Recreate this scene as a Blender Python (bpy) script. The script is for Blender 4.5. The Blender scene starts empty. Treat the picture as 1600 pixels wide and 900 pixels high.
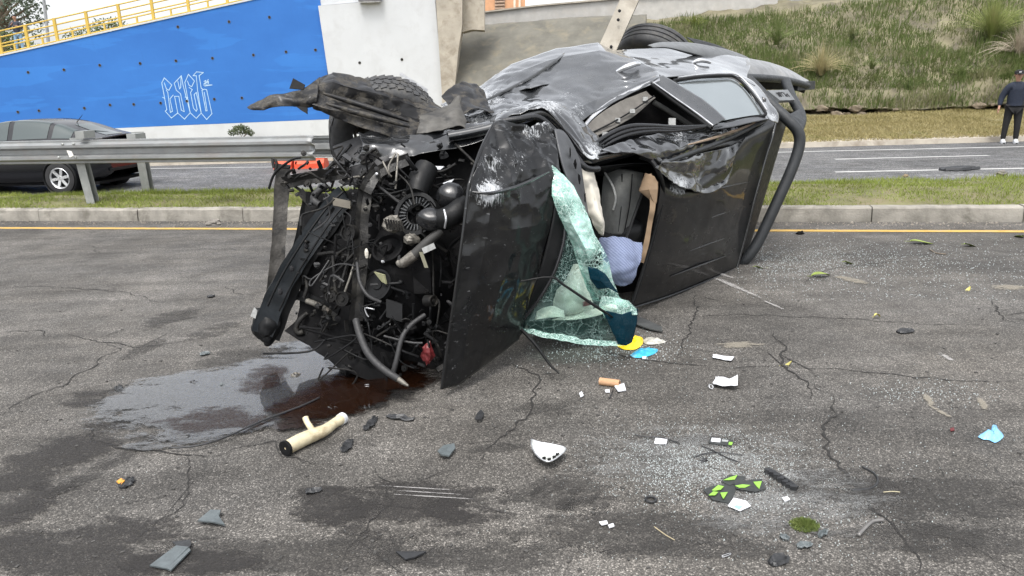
import bpy, bmesh, math, random
from mathutils import Vector, Matrix, noise
random.seed(7)
V = Vector
sc = bpy.context.scene
COL = sc.collection

# ------------------------------------------------------------------ camera
F_PX, CAM_H, ROLL, HORIZON = 1150.0, 1.6, math.radians(1.8), 140.0
PITCH = math.atan((450 - HORIZON) / F_PX)
FW = V((0, math.cos(PITCH), -math.sin(PITCH)))
_u0 = V((0, math.sin(PITCH), math.cos(PITCH)))
_r0 = V((1, 0, 0))
RT = _r0 * math.cos(ROLL) - _u0 * math.sin(ROLL)
UP = _u0 * math.cos(ROLL) + _r0 * math.sin(ROLL)
CP = V((0, 0, CAM_H))
cd = bpy.data.cameras.new('camera')
cam = bpy.data.objects.new('camera', cd)
COL.objects.link(cam)
m = Matrix((RT, UP, -FW)).transposed().to_4x4()
m.translation = CP
cam.matrix_world = m
cd.sensor_width = 36.0
cd.lens = 36.0 * F_PX / 1600.0
cd.clip_start = 0.05
cd.clip_end = 2000.0
sc.camera = cam

# ------------------------------------------------------------------ world, sun, exposure
SUN_EL, SUN_AZ = math.radians(66), math.radians(-165)      # azimuth clockwise from +Y (the view direction)
w = bpy.data.worlds.new('World')
sc.world = w
w.use_nodes = True
nt = w.node_tree
bg = nt.nodes['Background']
sky = nt.nodes.new('ShaderNodeTexSky')
sky.sky_type = 'NISHITA'
sky.sun_disc = False
sky.sun_elevation = SUN_EL
sky.sun_rotation = SUN_AZ
sky.air_density = 1.0
sky.dust_density = 4.0
hs = nt.nodes.new('ShaderNodeHueSaturation')
hs.inputs['Saturation'].default_value = 0.18
hs.inputs['Value'].default_value = 1.0
nt.links.new(sky.outputs[0], hs.inputs['Color'])
nt.links.new(hs.outputs[0], bg.inputs['Color'])
bg.inputs['Strength'].default_value = 0.15
sd = bpy.data.lights.new('sun', 'SUN')
sun = bpy.data.objects.new('sun', sd)
COL.objects.link(sun)
sd.energy = 0.75
sd.angle = math.radians(12)
sd.color = (1.0, 0.95, 0.88)
sdir = V((math.sin(SUN_AZ) * math.cos(SUN_EL), math.cos(SUN_AZ) * math.cos(SUN_EL), math.sin(SUN_EL)))
sun.rotation_euler = sdir.to_track_quat('Z', 'Y').to_euler()
sc.view_settings.view_transform = 'Standard'
sc.view_settings.look = 'None'
sc.view_settings.gamma = 1.0
sc.view_settings.exposure = 1.3
sc.render.resolution_x, sc.render.resolution_y = 1024, 576

# ------------------------------------------------------------------ pixel -> point
def ray(x, y):
    return FW + RT * ((x - 800) / F_PX) + UP * ((450 - y) / F_PX)
def gz(x, y, z=0.0):
    d = ray(x, y)
    return CP + d * ((z - CP.z) / d.z)
def dp(x, y, d):
    return CP + ray(x, y) * d
def yp(x, y, Y):
    d = ray(x, y)
    return CP + d * (Y / d.y)
# truck frame: s rearwards, u towards its roof, w towards its right side (which is up)
_R0 = V((.66, .75, 0)).normalized()
_U0 = V((_R0.y, -_R0.x, 0))
TW = (V((0, 0, 1)) + .13 * _U0 + .10 * _R0).normalized()
TS = (_R0 - TW * _R0.dot(TW)).normalized()
TU = TW.cross(TS)
if TU.dot(_U0) < 0: TU = -TU
TO = gz(1150, 418)
AX = {'s': TS, 'u': TU, 'w': TW}
def Q(x, y, k, val):
    if k == 'd': return dp(x, y, val)
    if k == 'z': return gz(x, y, val)
    if k == 'y': return yp(x, y, val)
    n = AX[k]
    d = ray(x, y)
    return CP + d * ((val + (TO - CP).dot(n)) / d.dot(n))
def LP(s, u, w_):
    return TO + TS * s + TU * u + TW * w_

# ------------------------------------------------------------------ mesh helpers
class MB:
    def __init__(self): self.v = []; self.f = []; self.mi = []; self.cur = 0
    def add(self, vs, fs):
        o = len(self.v)
        self.v += [V(p) for p in vs]
        for q in fs:
            self.f.append(tuple(i + o for i in q)); self.mi.append(self.cur)
        return self
    def box(self, c, ax, ay, az):
        c, ax, ay, az = V(c), V(ax), V(ay), V(az)
        vs = [c + ax * i + ay * j + az * k for i in (-.5, .5) for j in (-.5, .5) for k in (-.5, .5)]
        return self.add(vs, [(0, 1, 3, 2), (4, 6, 7, 5), (0, 4, 5, 1), (2, 3, 7, 6), (0, 2, 6, 4), (1, 5, 7, 3)])
    def abox(self, x0, x1, y0, y1, z0, z1):
        return self.box(((x0 + x1) / 2, (y0 + y1) / 2, (z0 + z1) / 2), (x1 - x0, 0, 0), (0, y1 - y0, 0), (0, 0, z1 - z0))
    def bar(self, a, b, wd, th, side=None):
        a, b = V(a), V(b); d = b - a
        s = V(side) if side is not None else V((0, 0, 1))
        s = (s - d.normalized() * s.dot(d.normalized()))
        s = s.normalized() if s.length > 1e-6 else d.orthogonal().normalized()
        t = d.normalized().cross(s)
        return self.box((a + b) / 2, d, s * wd, t * th)
    def tube(self, pts, r, n=8, smooth_steps=0, caps=True):
        pts = [V(p) for p in pts]
        rs = list(r) if isinstance(r, (list, tuple)) else [r] * len(pts)
        if smooth_steps:
            np_, nr = [], []
            N = len(pts)
            for i in range(N - 1):
                for k in range(smooth_steps):
                    t = k / smooth_steps
                    np_.append(cr(pts[max(i - 1, 0)], pts[i], pts[i + 1], pts[min(i + 2, N - 1)], t))
                    nr.append(rs[i] * (1 - t) + rs[i + 1] * t)
            np_.append(pts[-1]); nr.append(rs[-1])
            pts, rs = np_, nr
        base = len(self.v)
        prev = None
        for i, p in enumerate(pts):
            d = (pts[min(i + 1, len(pts) - 1)] - pts[max(i - 1, 0)])
            d = d.normalized() if d.length > 1e-9 else V((0, 0, 1))
            if prev is None: a = d.orthogonal().normalized()
            else:
                a = prev - d * prev.dot(d)
                a = a.normalized() if a.length > 1e-6 else d.orthogonal().normalized()
            prev = a
            b = d.cross(a)
            for k in range(n):
                th = 2 * math.pi * k / n
                self.v.append(p + (a * math.cos(th) + b * math.sin(th)) * rs[i])
        for i in range(len(pts) - 1):
            for k in range(n):
                q = (base + i * n + k, base + i * n + (k + 1) % n, base + (i + 1) * n + (k + 1) % n, base + (i + 1) * n + k)
                self.f.append(q); self.mi.append(self.cur)
        if caps:
            self.f.append(tuple(base + k for k in reversed(range(n)))); self.mi.append(self.cur)
            e = base + (len(pts) - 1) * n
            self.f.append(tuple(e + k for k in range(n))); self.mi.append(self.cur)
        return self
    def lathe(self, prof, o, axis, n=24, closed=False):
        o, axis = V(o), V(axis).normalized()
        a = axis.orthogonal().normalized(); b = axis.cross(a)
        base = len(self.v)
        for (r, h) in prof:
            for k in range(n):
                th = 2 * math.pi * k / n
                self.v.append(o + axis * h + (a * math.cos(th) + b * math.sin(th)) * r)
        M = len(prof)
        for i in range(M if closed else M - 1):
            j = (i + 1) % M
            for k in range(n):
                self.f.append((base + i * n + k, base + i * n + (k + 1) % n, base + j * n + (k + 1) % n, base + j * n + k)); self.mi.append(self.cur)
        return self
    def plate(self, pts, th, nrm=None):
        pts = [V(p) for p in pts]
        if nrm is None:
            nrm = V((0, 0, 0))
            for i in range(len(pts)):
                nrm += (pts[i] - pts[0]).cross(pts[(i + 1) % len(pts)] - pts[0])
        nrm = V(nrm).normalized() * th
        n = len(pts)
        vs = pts + [p + nrm for p in pts]
        fs = [tuple(reversed(range(n))), tuple(range(n, 2 * n))] + [(i, (i + 1) % n, n + (i + 1) % n, n + i) for i in range(n)]
        return self.add(vs, fs)
    def grid(self, G, closed=False):
        m_, n_ = len(G), len(G[0])
        vs = [p for r in G for p in r]
        fs = [(i * n_ + j, i * n_ + j + 1, (i + 1) * n_ + j + 1, (i + 1) * n_ + j) for i in range(m_ - 1) for j in range(n_ - 1)]
        return self.add(vs, fs)
    def blob(self, c, rx, ry, rz, n=10, amp=.2, sc_=3.0, axes=None, seed=0.0):
        c = V(c)
        A = axes or (V((1, 0, 0)), V((0, 1, 0)), V((0, 0, 1)))
        base = len(self.v); m_ = max(4, n // 2 + 1)
        for i in range(m_ + 1):
            ph = math.pi * i / m_
            for k in range(n):
                th = 2 * math.pi * k / n
                d = V((math.sin(ph) * math.cos(th), math.sin(ph) * math.sin(th), math.cos(ph)))
                g = 1 + amp * noise.noise(d * sc_ * .5 + V((seed, seed * 1.7, c.x)))
                self.v.append(c + A[0] * d.x * rx * g + A[1] * d.y * ry * g + A[2] * d.z * rz * g)
        for i in range(m_):
            for k in range(n):
                self.f.append((base + i * n + k, base + i * n + (k + 1) % n, base + (i + 1) * n + (k + 1) % n, base + (i + 1) * n + k)); self.mi.append(self.cur)
        return self
    def build(self, name, mat, parent=None, smooth=False, kind=None, label=None, cat=None, group=None, auto=None, wear=None, solid=None):
        me = bpy.data.meshes.new(name)
        me.from_pydata(self.v, [], self.f)
        mats = mat if isinstance(mat, (list, tuple)) else [mat]
        for q in mats: me.materials.append(q)
        if len(mats) > 1: me.polygons.foreach_set('material_index', self.mi)
        if wear is not None:
            at = me.attributes.new('wear', 'FLOAT', 'POINT')
            at.data.foreach_set('value', [max(0., min(1., wear(p))) for p in self.v])
        me.validate(); me.update()
        if smooth:
            me.polygons.foreach_set('use_smooth', [True] * len(me.polygons))
            if auto: me.set_sharp_from_angle(angle=math.radians(auto))
        o = bpy.data.objects.new(name, me)
        COL.objects.link(o)
        if parent is not None:
            o.parent = parent
            if parent.type == 'EMPTY': o.matrix_parent_inverse = Matrix.Translation(-parent.location)
        if solid:
            md = o.modifiers.new('thickness', 'SOLIDIFY'); md.thickness = solid; md.offset = 0
        tag(o, label, cat, group, kind)
        return o

def cr(a, b, c, d, t):
    return .5 * ((2 * b) + (c - a) * t + (2 * a - 5 * b + 4 * c - d) * t * t + (3 * b - a - 3 * c + d) * t ** 3)
def crs(row, n, lin=False):
    N = len(row); out = []
    for i in range(n):
        x = i / (n - 1) * (N - 1); k = min(int(x), N - 2); t = x - k
        if lin: out.append(row[k] * (1 - t) + row[k + 1] * t)
        else: out.append(cr(row[max(k - 1, 0)], row[k], row[k + 1], row[min(k + 2, N - 1)], t))
    return out
def surf(rows, nu, nv, lin=False):
    R1 = [crs([V(p) for p in r], nu, lin) for r in rows]
    cols = [crs([R1[i][j] for i in range(len(R1))], nv, lin) for j in range(nu)]
    return [[cols[j][i] for j in range(nu)] for i in range(nv)]
def ridge(p):
    return 1 - abs(noise.noise(p)) * 2
def crumple(G, amp, scale, seed=0, dirv=None, edge=True):
    m_, n_ = len(G), len(G[0])
    out = []
    for i in range(m_):
        r = []
        for j in range(n_):
            a = G[min(i + 1, m_ - 1)][j] - G[max(i - 1, 0)][j]
            b = G[i][min(j + 1, n_ - 1)] - G[i][max(j - 1, 0)]
            nn = a.cross(b)
            nn = nn.normalized() if nn.length > 1e-12 else V((0, 0, 1))
            p = G[i][j]
            q = p * scale + V((seed, seed * .7, -seed))
            d = (noise.voronoi(q)[0][1] - noise.voronoi(q)[0][0]) * .9 - .35 + .6 * noise.noise(q * .6) + .25 * noise.noise(q * 2.3)
            r.append(p + nn * d * amp)
        out.append(r)
    return out
def tag(o, label=None, cat=None, group=None, kind=None):
    if label: o['label'] = label
    if cat: o['category'] = cat
    if group: o['group'] = group
    if kind: o['kind'] = kind
    return o
def thing(name, label, cat, loc=(0, 0, 0), group=None, rot=None):
    o = bpy.data.objects.new(name, None)
    COL.objects.link(o)
    o.empty_display_size = .2
    o.location = loc
    if rot: o.rotation_euler = rot
    return tag(o, label, cat, group)
def place(o, parent): # child built in the parent's own space
    o.parent = parent
    o.matrix_parent_inverse = Matrix.Identity(4)
    return o

# ------------------------------------------------------------------ materials
class NT:
    def __init__(self, name):
        self.m = bpy.data.materials.new(name); self.m.use_nodes = True
        self.t = self.m.node_tree; self.b = self.t.nodes['Principled BSDF']; self.out = self.t.nodes['Material Output']
        self.tc = self.t.nodes.new('ShaderNodeTexCoord')
    def n(self, typ, **kw):
        x = self.t.nodes.new('ShaderNode' + typ)
        for k, v in kw.items(): setattr(x, k, v)
        return x
    def l(self, a, b): self.t.links.new(a, b); return b
    def coord(self, scale=(1, 1, 1), obj=False, rot=(0, 0, 0)):
        mp = self.n('Mapping'); mp.inputs['Scale'].default_value = scale; mp.inputs['Rotation'].default_value = rot
        if obj: self.l(self.tc.outputs['Object'], mp.inputs[0])
        else: self.l(self.n('NewGeometry').outputs['Position'], mp.inputs[0])
        return mp.outputs[0]
    def noise(self, vec, scale, detail=4, rough=.55, dist=0.):
        x = self.n('TexNoise'); x.inputs['Scale'].default_value = scale; x.inputs['Detail'].default_value = detail
        x.inputs['Roughness'].default_value = rough; x.inputs['Distortion'].default_value = dist
        self.l(vec, x.inputs['Vector']); return x.outputs['Fac']
    def voro(self, vec, scale, feature='F1', out='Distance', rnd=1.0):
        x = self.n('TexVoronoi'); x.feature = feature; x.inputs['Scale'].default_value = scale; x.inputs['Randomness'].default_value = rnd
        self.l(vec, x.inputs['Vector']); return x.outputs[out]
    def ramp(self, fac, stops, interp='LINEAR'):
        x = self.n('ValToRGB'); x.color_ramp.interpolation = interp
        el = x.color_ramp.elements
        while len(el) < len(stops): el.new(.5)
        for e, (p, c) in zip(el, stops):
            e.position = p; e.color = (c, c, c, 1) if not hasattr(c, '__len__') else (*c, 1)
        self.l(fac, x.inputs[0]); return x.outputs[0]
    def mix(self, fac, a, b, mode='MIX'):
        x = self.n('Mix', data_type='RGBA', blend_type=mode)
        for i, v in ((0, fac), (6, a), (7, b)):
            if hasattr(v, 'is_output') or isinstance(v, bpy.types.NodeSocket): self.l(v, x.inputs[i])
            elif i == 0: x.inputs[0].default_value = v
            else: x.inputs[i].default_value = (*v, 1) if len(v) == 3 else v
        return x.outputs[2]
    def math(self, op, a, b=None, clamp=False):
        x = self.n('Math', operation=op); x.use_clamp = clamp
        for i, v in enumerate((a, b)):
            if v is None: continue
            if isinstance(v, bpy.types.NodeSocket): self.l(v, x.inputs[i])
            else: x.inputs[i].default_value = v
        return x.outputs[0]
    def attr(self, name):
        x = self.n('Attribute'); x.attribute_name = name; return x.outputs['Fac']
    def bump(self, h, strength=.3, dist=.01):
        x = self.n('Bump'); x.inputs['Strength'].default_value = strength; x.inputs['Distance'].default_value = dist
        self.l(h, x.inputs['Height']); self.l(x.outputs[0], self.b.inputs['Normal']); return x
    def set(self, **kw):
        for k, v in kw.items():
            s = self.b.inputs[k.replace('_', ' ')]
            if isinstance(v, bpy.types.NodeSocket): self.l(v, s)
            elif hasattr(v, '__len__') and len(v) == 3: s.default_value = (*v, 1)
            else: s.default_value = v
        return self

def simple(name, col, rough=.6, metal=0., var=.25, scale=6., bump=.15, bscale=60., spec=None, coat=0., dirt=None, obj=False):
    t = NT(name)
    v = t.coord(obj=obj)
    f = t.noise(v, scale, 5, .6)
    c2 = tuple(min(1., c * (1 + var)) for c in col); c1 = tuple(c * (1 - var) for c in col)
    base = t.mix(t.ramp(f, [(.3, 0.), (.7, 1.)]), c1, c2)
    if dirt:
        d = t.ramp(t.noise(v, scale * .6 + 1, 6, .65, .4), [(.5, 0.), (.68, 1.)])
        base = t.mix(d, base, dirt)
    t.set(Base_Color=base, Metallic=metal)
    t.l(t.ramp(t.noise(v, scale * 2.7, 3), [(.25, max(0.02, rough - .12)), (.75, min(1., rough + .12))]), t.b.inputs['Roughness'])
    if spec is not None: t.set(Specular_IOR_Level=spec)
    if coat: t.set(Coat_Weight=coat)
    if bump: t.bump(t.noise(v, bscale, 4), bump, .01)
    return t.m
# ================================================================== materials of the setting
def asphalt(name, base, dark, light, fine, patch, wet=False):
    t = NT(name); v = t.coord()
    cell = t.n('TexVoronoi'); cell.inputs['Scale'].default_value = fine; t.l(v, cell.inputs['Vector'])
    rnd = t.n('SeparateColor'); t.l(cell.outputs['Color'], rnd.inputs[0])
    gcol = t.ramp(rnd.outputs[0], [(0., dark), (.35, tuple(c * .75 for c in base)), (.72, base), (.88, light), (1., tuple(min(1, c * 1.7) for c in light))])
    edge = t.ramp(cell.outputs['Distance'], [(.25, 1.), (.75, .38)])
    col = t.mix(1., gcol, edge, 'MULTIPLY')
    med = t.ramp(t.noise(v, 2.6, 6, .62), [(.32, .70), (.5, .97), (.68, 1.2)])
    col = t.mix(1., col, med, 'MULTIPLY')
    big = t.ramp(t.noise(v, patch, 5, .6, .6), [(.35, .66), (.62, 1.12)])
    col = t.mix(1., col, big, 'MULTIPLY')
    tint = t.mix(t.noise(v, .9, 3), (1.03, 1.0, .95), (.97, 1., 1.05))
    col = t.mix(1., col, tint, 'MULTIPLY')
    streak = t.ramp(t.noise(t.coord((.25, 3.2, 1), rot=(0, 0, .19)), 1.4, 5, .6), [(.40, .80), (.62, 1.08)])
    col = t.mix(1., col, streak, 'MULTIPLY')
    t.set(Base_Color=col, Specular_IOR_Level=.35)
    t.l(t.ramp(t.noise(v, 5., 4), [(.3, .62), (.7, .86)]), t.b.inputs['Roughness'])
    h = t.math('ADD', t.math('MULTIPLY', t.math('SUBTRACT', 1., cell.outputs['Distance']), .8), t.math('MULTIPLY', t.noise(v, fine * .35, 3), .9))
    t.bump(h, .4, .005)
    return t.m
M = {}
M['asphalt'] = asphalt('worn_asphalt', (.155, .145, .132), (.080, .075, .069), (.220, .206, .188), 170., .55)
M['asphalt_far'] = asphalt('smooth_asphalt', (.17, .17, .172), (.09, .09, .09), (.26, .26, .26), 60., .35)
M['concrete'] = simple('kerb_concrete', (.25, .235, .205), .85, var=.3, scale=4, bump=.6, bscale=45, dirt=(.13, .12, .10))
M['concrete_pale'] = simple('pale_concrete', (.37, .335, .28), .85, var=.18, scale=2.2, bump=.3, bscale=30, dirt=(.25, .215, .17))
M['concrete_dark'] = simple('weathered_concrete', (.115, .11, .092), .9, var=.28, scale=.9, bump=.4, bscale=14, dirt=(.155, .14, .105))
M['soil'] = simple('dry_soil', (.20, .155, .10), .95, var=.35, scale=3, bump=.7, bscale=25)
M['verge'] = simple('mown_verge', (.19, .165, .085), .95, var=.30, scale=4, bump=.6, bscale=30, dirt=(.13, .12, .05))
M['rock'] = simple('rubble_rock', (.20, .185, .165), .92, var=.4, scale=5, bump=.8, bscale=16, dirt=(.10, .095, .085))
M['yellow_line'] = simple('worn_yellow_paint', (.46, .29, .065), .7, var=.18, scale=14, bump=.3, bscale=120, dirt=(.36, .27, .14))
M['white_line'] = simple('worn_white_paint', (.48, .48, .47), .7, var=.12, scale=12, bump=.2, bscale=120, dirt=(.40, .40, .39))
M['white_wall'] = simple('white_painted_concrete', (.50, .515, .53), .8, var=.05, scale=.8, bump=.15, bscale=20, dirt=(.46, .47, .48))
M['steel'] = simple('galvanised_steel', (.30, .31, .31), .45, .6, var=.12, scale=5, bump=.05, dirt=(.30, .29, .28))
M['steel_post'] = simple('galvanised_post', (.30, .31, .30), .55, .4, var=.15, scale=8, bump=.05)
M['rail_yellow'] = simple('yellow_railing_paint', (.52, .36, .065), .5, var=.1, scale=6, bump=.05)
M['hole'] = simple('dark_hole', (.012, .012, .014), .9, bump=0)
M['graffiti'] = simple('white_spray', (.36, .52, .66), .7, var=.12, bump=0)
M['brick'] = simple('orange_render', (.55, .30, .17), .85, var=.12, scale=3)
def blue_mat():
    t = NT('blue_painted_concrete'); v = t.coord()
    c = t.mix(t.ramp(t.noise(t.coord((.5, 1, .8)), .7, 5, .6), [(.35, 0.), (.65, 1.)]), (.026, .128, .41), (.032, .150, .46))
    p = t.ramp(t.noise(t.coord((.22, 1, 1.5)), 1.3, 4, .5, .5), [(.56, 0.), (.60, 1.)])
    c = t.mix(t.math('MULTIPLY', p, .16), c, (.050, .26, .70))
    d = t.ramp(t.noise(t.coord((2.5, 1, .3)), 1.6, 5, .65), [(.58, 0.), (.75, .35)])
    c = t.mix(d, c, (.028, .12, .37))
    t.set(Base_Color=c, Roughness=.7, Specular_IOR_Level=.3); t.bump(t.noise(v, 6, 5), .2, .02)
    return t.m
M['blue'] = blue_mat()
def blades_mat(name, cols, scale=1.2, fine=14., trans=.25):
    t = NT(name); v = t.coord()
    f = t.math('ADD', t.math('MULTIPLY', t.noise(v, scale, 3), .6), t.math('MULTIPLY', t.noise(v, fine, 2), .4))
    n = len(cols)
    c = t.ramp(f, [(.32 + .36 * i / (n - 1), cols[i]) for i in range(n)])
    t.set(Base_Color=c, Roughness=.75, Specular_IOR_Level=.2)
    tr = t.n('BsdfTranslucent'); t.l(c, tr.inputs[0])
    ms = t.n('MixShader'); ms.inputs[0].default_value = trans
    t.l(t.b.outputs[0], ms.inputs[1]); t.l(tr.outputs[0], ms.inputs[2]); t.l(ms.outputs[0], t.out.inputs[0])
    return t.m
M['grass'] = blades_mat('green_grass', [(.13, .12, .035), (.16, .195, .04), (.22, .27, .06), (.29, .30, .09)])
M['drygrass'] = blades_mat('dry_grass', [(.15, .14, .05), (.24, .205, .09), (.31, .265, .13), (.18, .185, .055)], .6, 9.)
M['bankgrass'] = blades_mat('bank_grass', [(.085, .095, .04), (.14, .16, .06), (.11, .155, .045), (.21, .21, .105), (.15, .175, .07)], .45, 5.)
M['leaf'] = blades_mat('tree_leaf', [(.035, .055, .025), (.07, .09, .045), (.10, .12, .065)], .8, 8.)
M['shrub_leaf'] = blades_mat('shrub_leaf', [(.05, .08, .03), (.10, .13, .05), (.19, .18, .08)], 1., 10.)
M['bark'] = simple('bark', (.16, .13, .10), .9, bump=.5)

# ================================================================== ground, roads
KA, KB = V((-7.33, 10.54, 0)), V((5.73, 8.07, 0))
KE = (KB - KA).normalized(); KN = V((-KE.y, KE.x, 0))       # along the kerb, across it (away)
def kp(a, n, z=0.): return KA + KE * a + KN * n + V((0, 0, z))
ZF = -.15                                                   # level of the far carriageway
FA, FB = V((-40, 21.9, ZF)), V((45, 18.7, ZF))
def struct(name, mb, mat, **kw): return mb.build(name, mat, kind='structure', **kw)
g = MB(); g.add([(-400, -200, -.30), (400, -200, -.30), (400, 800, -.30), (-400, 800, -.30)], [(0, 1, 2, 3)])
struct('ground', g, M['verge'])
g = MB(); a, b = kp(-30, -.02), kp(45, -.02)
g.add([(-60, -25, 0), (60, -25, 0), b, a], [(0, 1, 2, 3)])
near_road = struct('road', g, M['asphalt'])
g = MB(); c, d = kp(-30, 1.4, ZF), kp(45, 2.2, ZF)
g.add([c, d, FB, FA], [(0, 1, 2, 3)])
far_road = struct('far_road', g, M['asphalt_far'])

def ribbon(pts, w0, w1=None, z=.004, jag=0., taper=False, seed=0):
    pts = [V(p) for p in pts]; vs = []; N = len(pts)
    for i, p in enumerate(pts):
        d = (pts[min(i + 1, N - 1)] - pts[max(i - 1, 0)]); d.z = 0; d.normalize()
        n = V((-d.y, d.x, 0))
        ww = (w0 if w1 is None else w0 + (w1 - w0) * i / max(1, N - 1)) * .5
        if jag: ww *= 1 + jag * noise.noise(V((i * .9, seed, 3.)))
        if taper: ww *= max(.12, math.sin(math.pi * (i + .3) / (N - .4)) ** .6)
        vs += [p + n * ww + V((0, 0, z)), p - n * ww + V((0, 0, z))]
    return vs, [(2 * i, 2 * i + 1, 2 * i + 3, 2 * i + 2) for i in range(N - 1)]
# yellow edge line, white lines
g = MB(); g.add(*ribbon([kp(-25 + i, -.57) for i in range(66)], .115)); g.build('edge_line', M['yellow_line'], near_road)
def fl(px0, py0, px1, py1, wd):
    g = MB(); p, q = gz(px0, py0, ZF), gz(px1, py1, ZF)
    g.add(*ribbon([p.lerp(q, i / 8) for i in range(9)], wd, z=.004)); return g
fl(1215, 238, 1700, 227, .13).build('lane_line', M['white_line'], far_road)
fl(1305, 249, 1545, 243, .12).build('lane_line', M['white_line'], far_road)
fl(1305, 269, 1700, 261, .13).build('lane_line', M['white_line'], far_road)
fl(-100, 268, 430, 261, .10).build('lane_line', M['white_line'], far_road)
# kerb stones
kerb = thing('kerb', None, None, kp(0, 0)); kerb['kind'] = 'structure'
j0 = (gz(217, 345) - KA).dot(KE); j1 = (gz(1362, 347) - KA).dot(KE)
KL = (j1 - j0) / round((j1 - j0) / 1.65)
for i in range(-8, 15):
    a0 = j0 + i * KL + .006; a1 = a0 + KL - .012
    hz = .165 + .0015 * i + random.uniform(-.006, .006); fr = random.uniform(-.006, .006)
    g = MB(); N = 8; G = []
    prof = [(0, -.05), (.004, .06), (.012, hz - .018), (.03, hz), (.15, hz + .004), (.16, hz - .03), (.16, -.05)]
    for k in range(N + 1):
        aa = a0 + (a1 - a0) * k / N
        G.append([kp(aa, fr + pn + .006 * noise.noise(V((aa * 3, pn * 9, 1))), pz + (.008 * noise.noise(V((aa * 4, pz * 9, 4))) if pz > 0 else 0)) for pn, pz in prof])
    g.grid(G); n0 = len(prof)
    g.f.append(tuple(range(n0))); g.mi.append(0)
    g.f.append(tuple(N * n0 + k for k in reversed(range(n0)))); g.mi.append(0)
    g.build('kerb_stone', M['concrete'], kerb)
# gutter grit
g = MB()
for i in range(2600):
    a = random.uniform(-6, 22); n = -abs(random.gauss(0, .16)) - .01
    r = random.uniform(.002, .008); p = kp(a, n, r * .5)
    g.box(p, V((r * 2, 0, r * .5)), V((0, r * 1.6, 0)), V((0, 0, r)))
g.build('gutter_grit', simple('grit', (.30, .27, .23), .9, var=.4, scale=80), None, kind='stuff', label='pale loose grit lying in the gutter along the kerb', cat='grit')
# median soil
def medw(a): return 1.55 + .08 * a
g = MB(); G = []
for i in range(81):
    a = -25 + i * .75; r = []
    for k in range(9):
        t = k / 8; wn = .155 + (medw(a) - .155) * t
        z = .15 + .06 * math.sin(math.pi * t) + .035 * noise.noise(V((a * 1.3, wn * 2, 0))) if 0 < k < 8 else (.150 if k == 0 else ZF + .05)
        r.append(kp(a, wn, z))
    G.append(r)
g.grid(G); median = struct('median_soil', g, simple('mossy_soil', (.13, .125, .055), .95, var=.35, scale=3, bump=.7, bscale=25, dirt=(.17, .14, .085)), smooth=True)
def med_z(a, n):
    t = max(0, min(1, (n - .155) / (medw(a) - .155)))
    return .15 + .06 * math.sin(math.pi * t) + .035 * noise.noise(V((a * 1.3, n * 2, 0)))
def blade(g, p, h, wd, lean, seg=2):
    an = random.uniform(0, 6.283); s = V((math.cos(an), math.sin(an), 0)) * wd * .5
    b = len(g.v); p = V(p)
    g.v += [p - s, p + s]
    if seg == 2:
        q = p + lean * .35 + V((0, 0, h * .62)); g.v += [q - s * .75, q + s * .75, p + lean + V((0, 0, h))]
        g.f += [(b, b + 1, b + 3, b + 2), (b + 2, b + 3, b + 4)]; g.mi += [0, 0]
    else:
        g.v.append(p + lean + V((0, 0, h))); g.f.append((b, b + 1, b + 2)); g.mi.append(0)
g = MB()
for i in range(80000):
    a = random.uniform(-5, 20); n = random.uniform(.10, medw(a) + .02)
    dn = noise.noise(V((a * .9, n * 1.6, 7))) + .5 * noise.noise(V((a * 3, n * 4, 2)))
    if dn < -.38 and random.random() < .7: continue
    h = random.uniform(.02, .055) * (1.15 + .7 * max(-.5, dn))
    if n > medw(a) - .5: h *= 1.35
    blade(g, kp(a, n, med_z(a, n) - .004), h, random.uniform(.005, .012), V((random.gauss(0, .03), random.gauss(0, .03), 0)), 1)
g.build('median_grass', M['grass'], None, kind='stuff', label='short bright green grass on the median strip behind the kerb', cat='grass')
# far kerb and pavement strip
fe = (FB - FA).normalized(); fn = V((-fe.y, fe.x, 0))
def fp(a, n, z=0.): return FA + fe * a + fn * n + V((0, 0, z))
g = MB(); g.grid([[fp(a, 0, 0), fp(a, .02, .13), fp(a, .18, .14), fp(a, .6, .145)] for a in range(0, 86, 2)])
struct('far_kerb', g, M['concrete_pale'])
# verge behind it, up to the foot of the bank
FOOT_Y, FOOT_Z = 27.0, .30
g = MB(); G = []
for i in range(60):
    a = i * 1.45; r = []
    p0 = fp(a, .58, .14)
    for k in range(8):
        t = k / 7; q = V((p0.x, p0.y + (34 - p0.y) * t, p0.z))
        q.z = p0.z + (FOOT_Z + .1 - p0.z) * min(1., t * 1.9) * max(0., min(1., (q.x + 3) / 6)) - .10 * max(0., min(1., -(q.x + 3) / 3)) * min(1., t * 3) + .05 * noise.noise(V((q.x, q.y, 0)) * .8) * (1 if 0 < k else 0)
        r.append(q)
    G.append(r)
g.grid(G); struct('verge', g, M['verge'], smooth=True)
g = MB()
for i in range(60000):
    x = random.uniform(5.5, 20); p0y = 19.9 - .0376 * (x - 0) + .55; y = p0y + (27.2 - p0y) * random.random()
    t = (y - p0y) / (34 - p0y); z = -.01 + (FOOT_Z + .1 + .01) * min(1., t * 1.9) + .05 * noise.noise(V((x, y, 0)) * .8) - .01
    d = noise.noise(V((x, y, 3)) * .7)
    blade(g, (x, y, z), random.uniform(.04, .10) * (1 + .6 * d), random.uniform(.012, .03), V((random.gauss(0, .06), random.gauss(0, .06), 0)), 1)
for i in range(9000):
    x = random.uniform(-12, -5); y = 20.9 + 4 * random.random() ** 1.5
    blade(g, (x, y, .0), random.uniform(.05, .14), .03, V((random.gauss(0, .07), random.gauss(0, .07), 0)), 1)
g.build('verge_grass', M['drygrass'], None, kind='stuff', label='dry yellowish mown grass on the verge beyond the far road', cat='grass')

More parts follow.
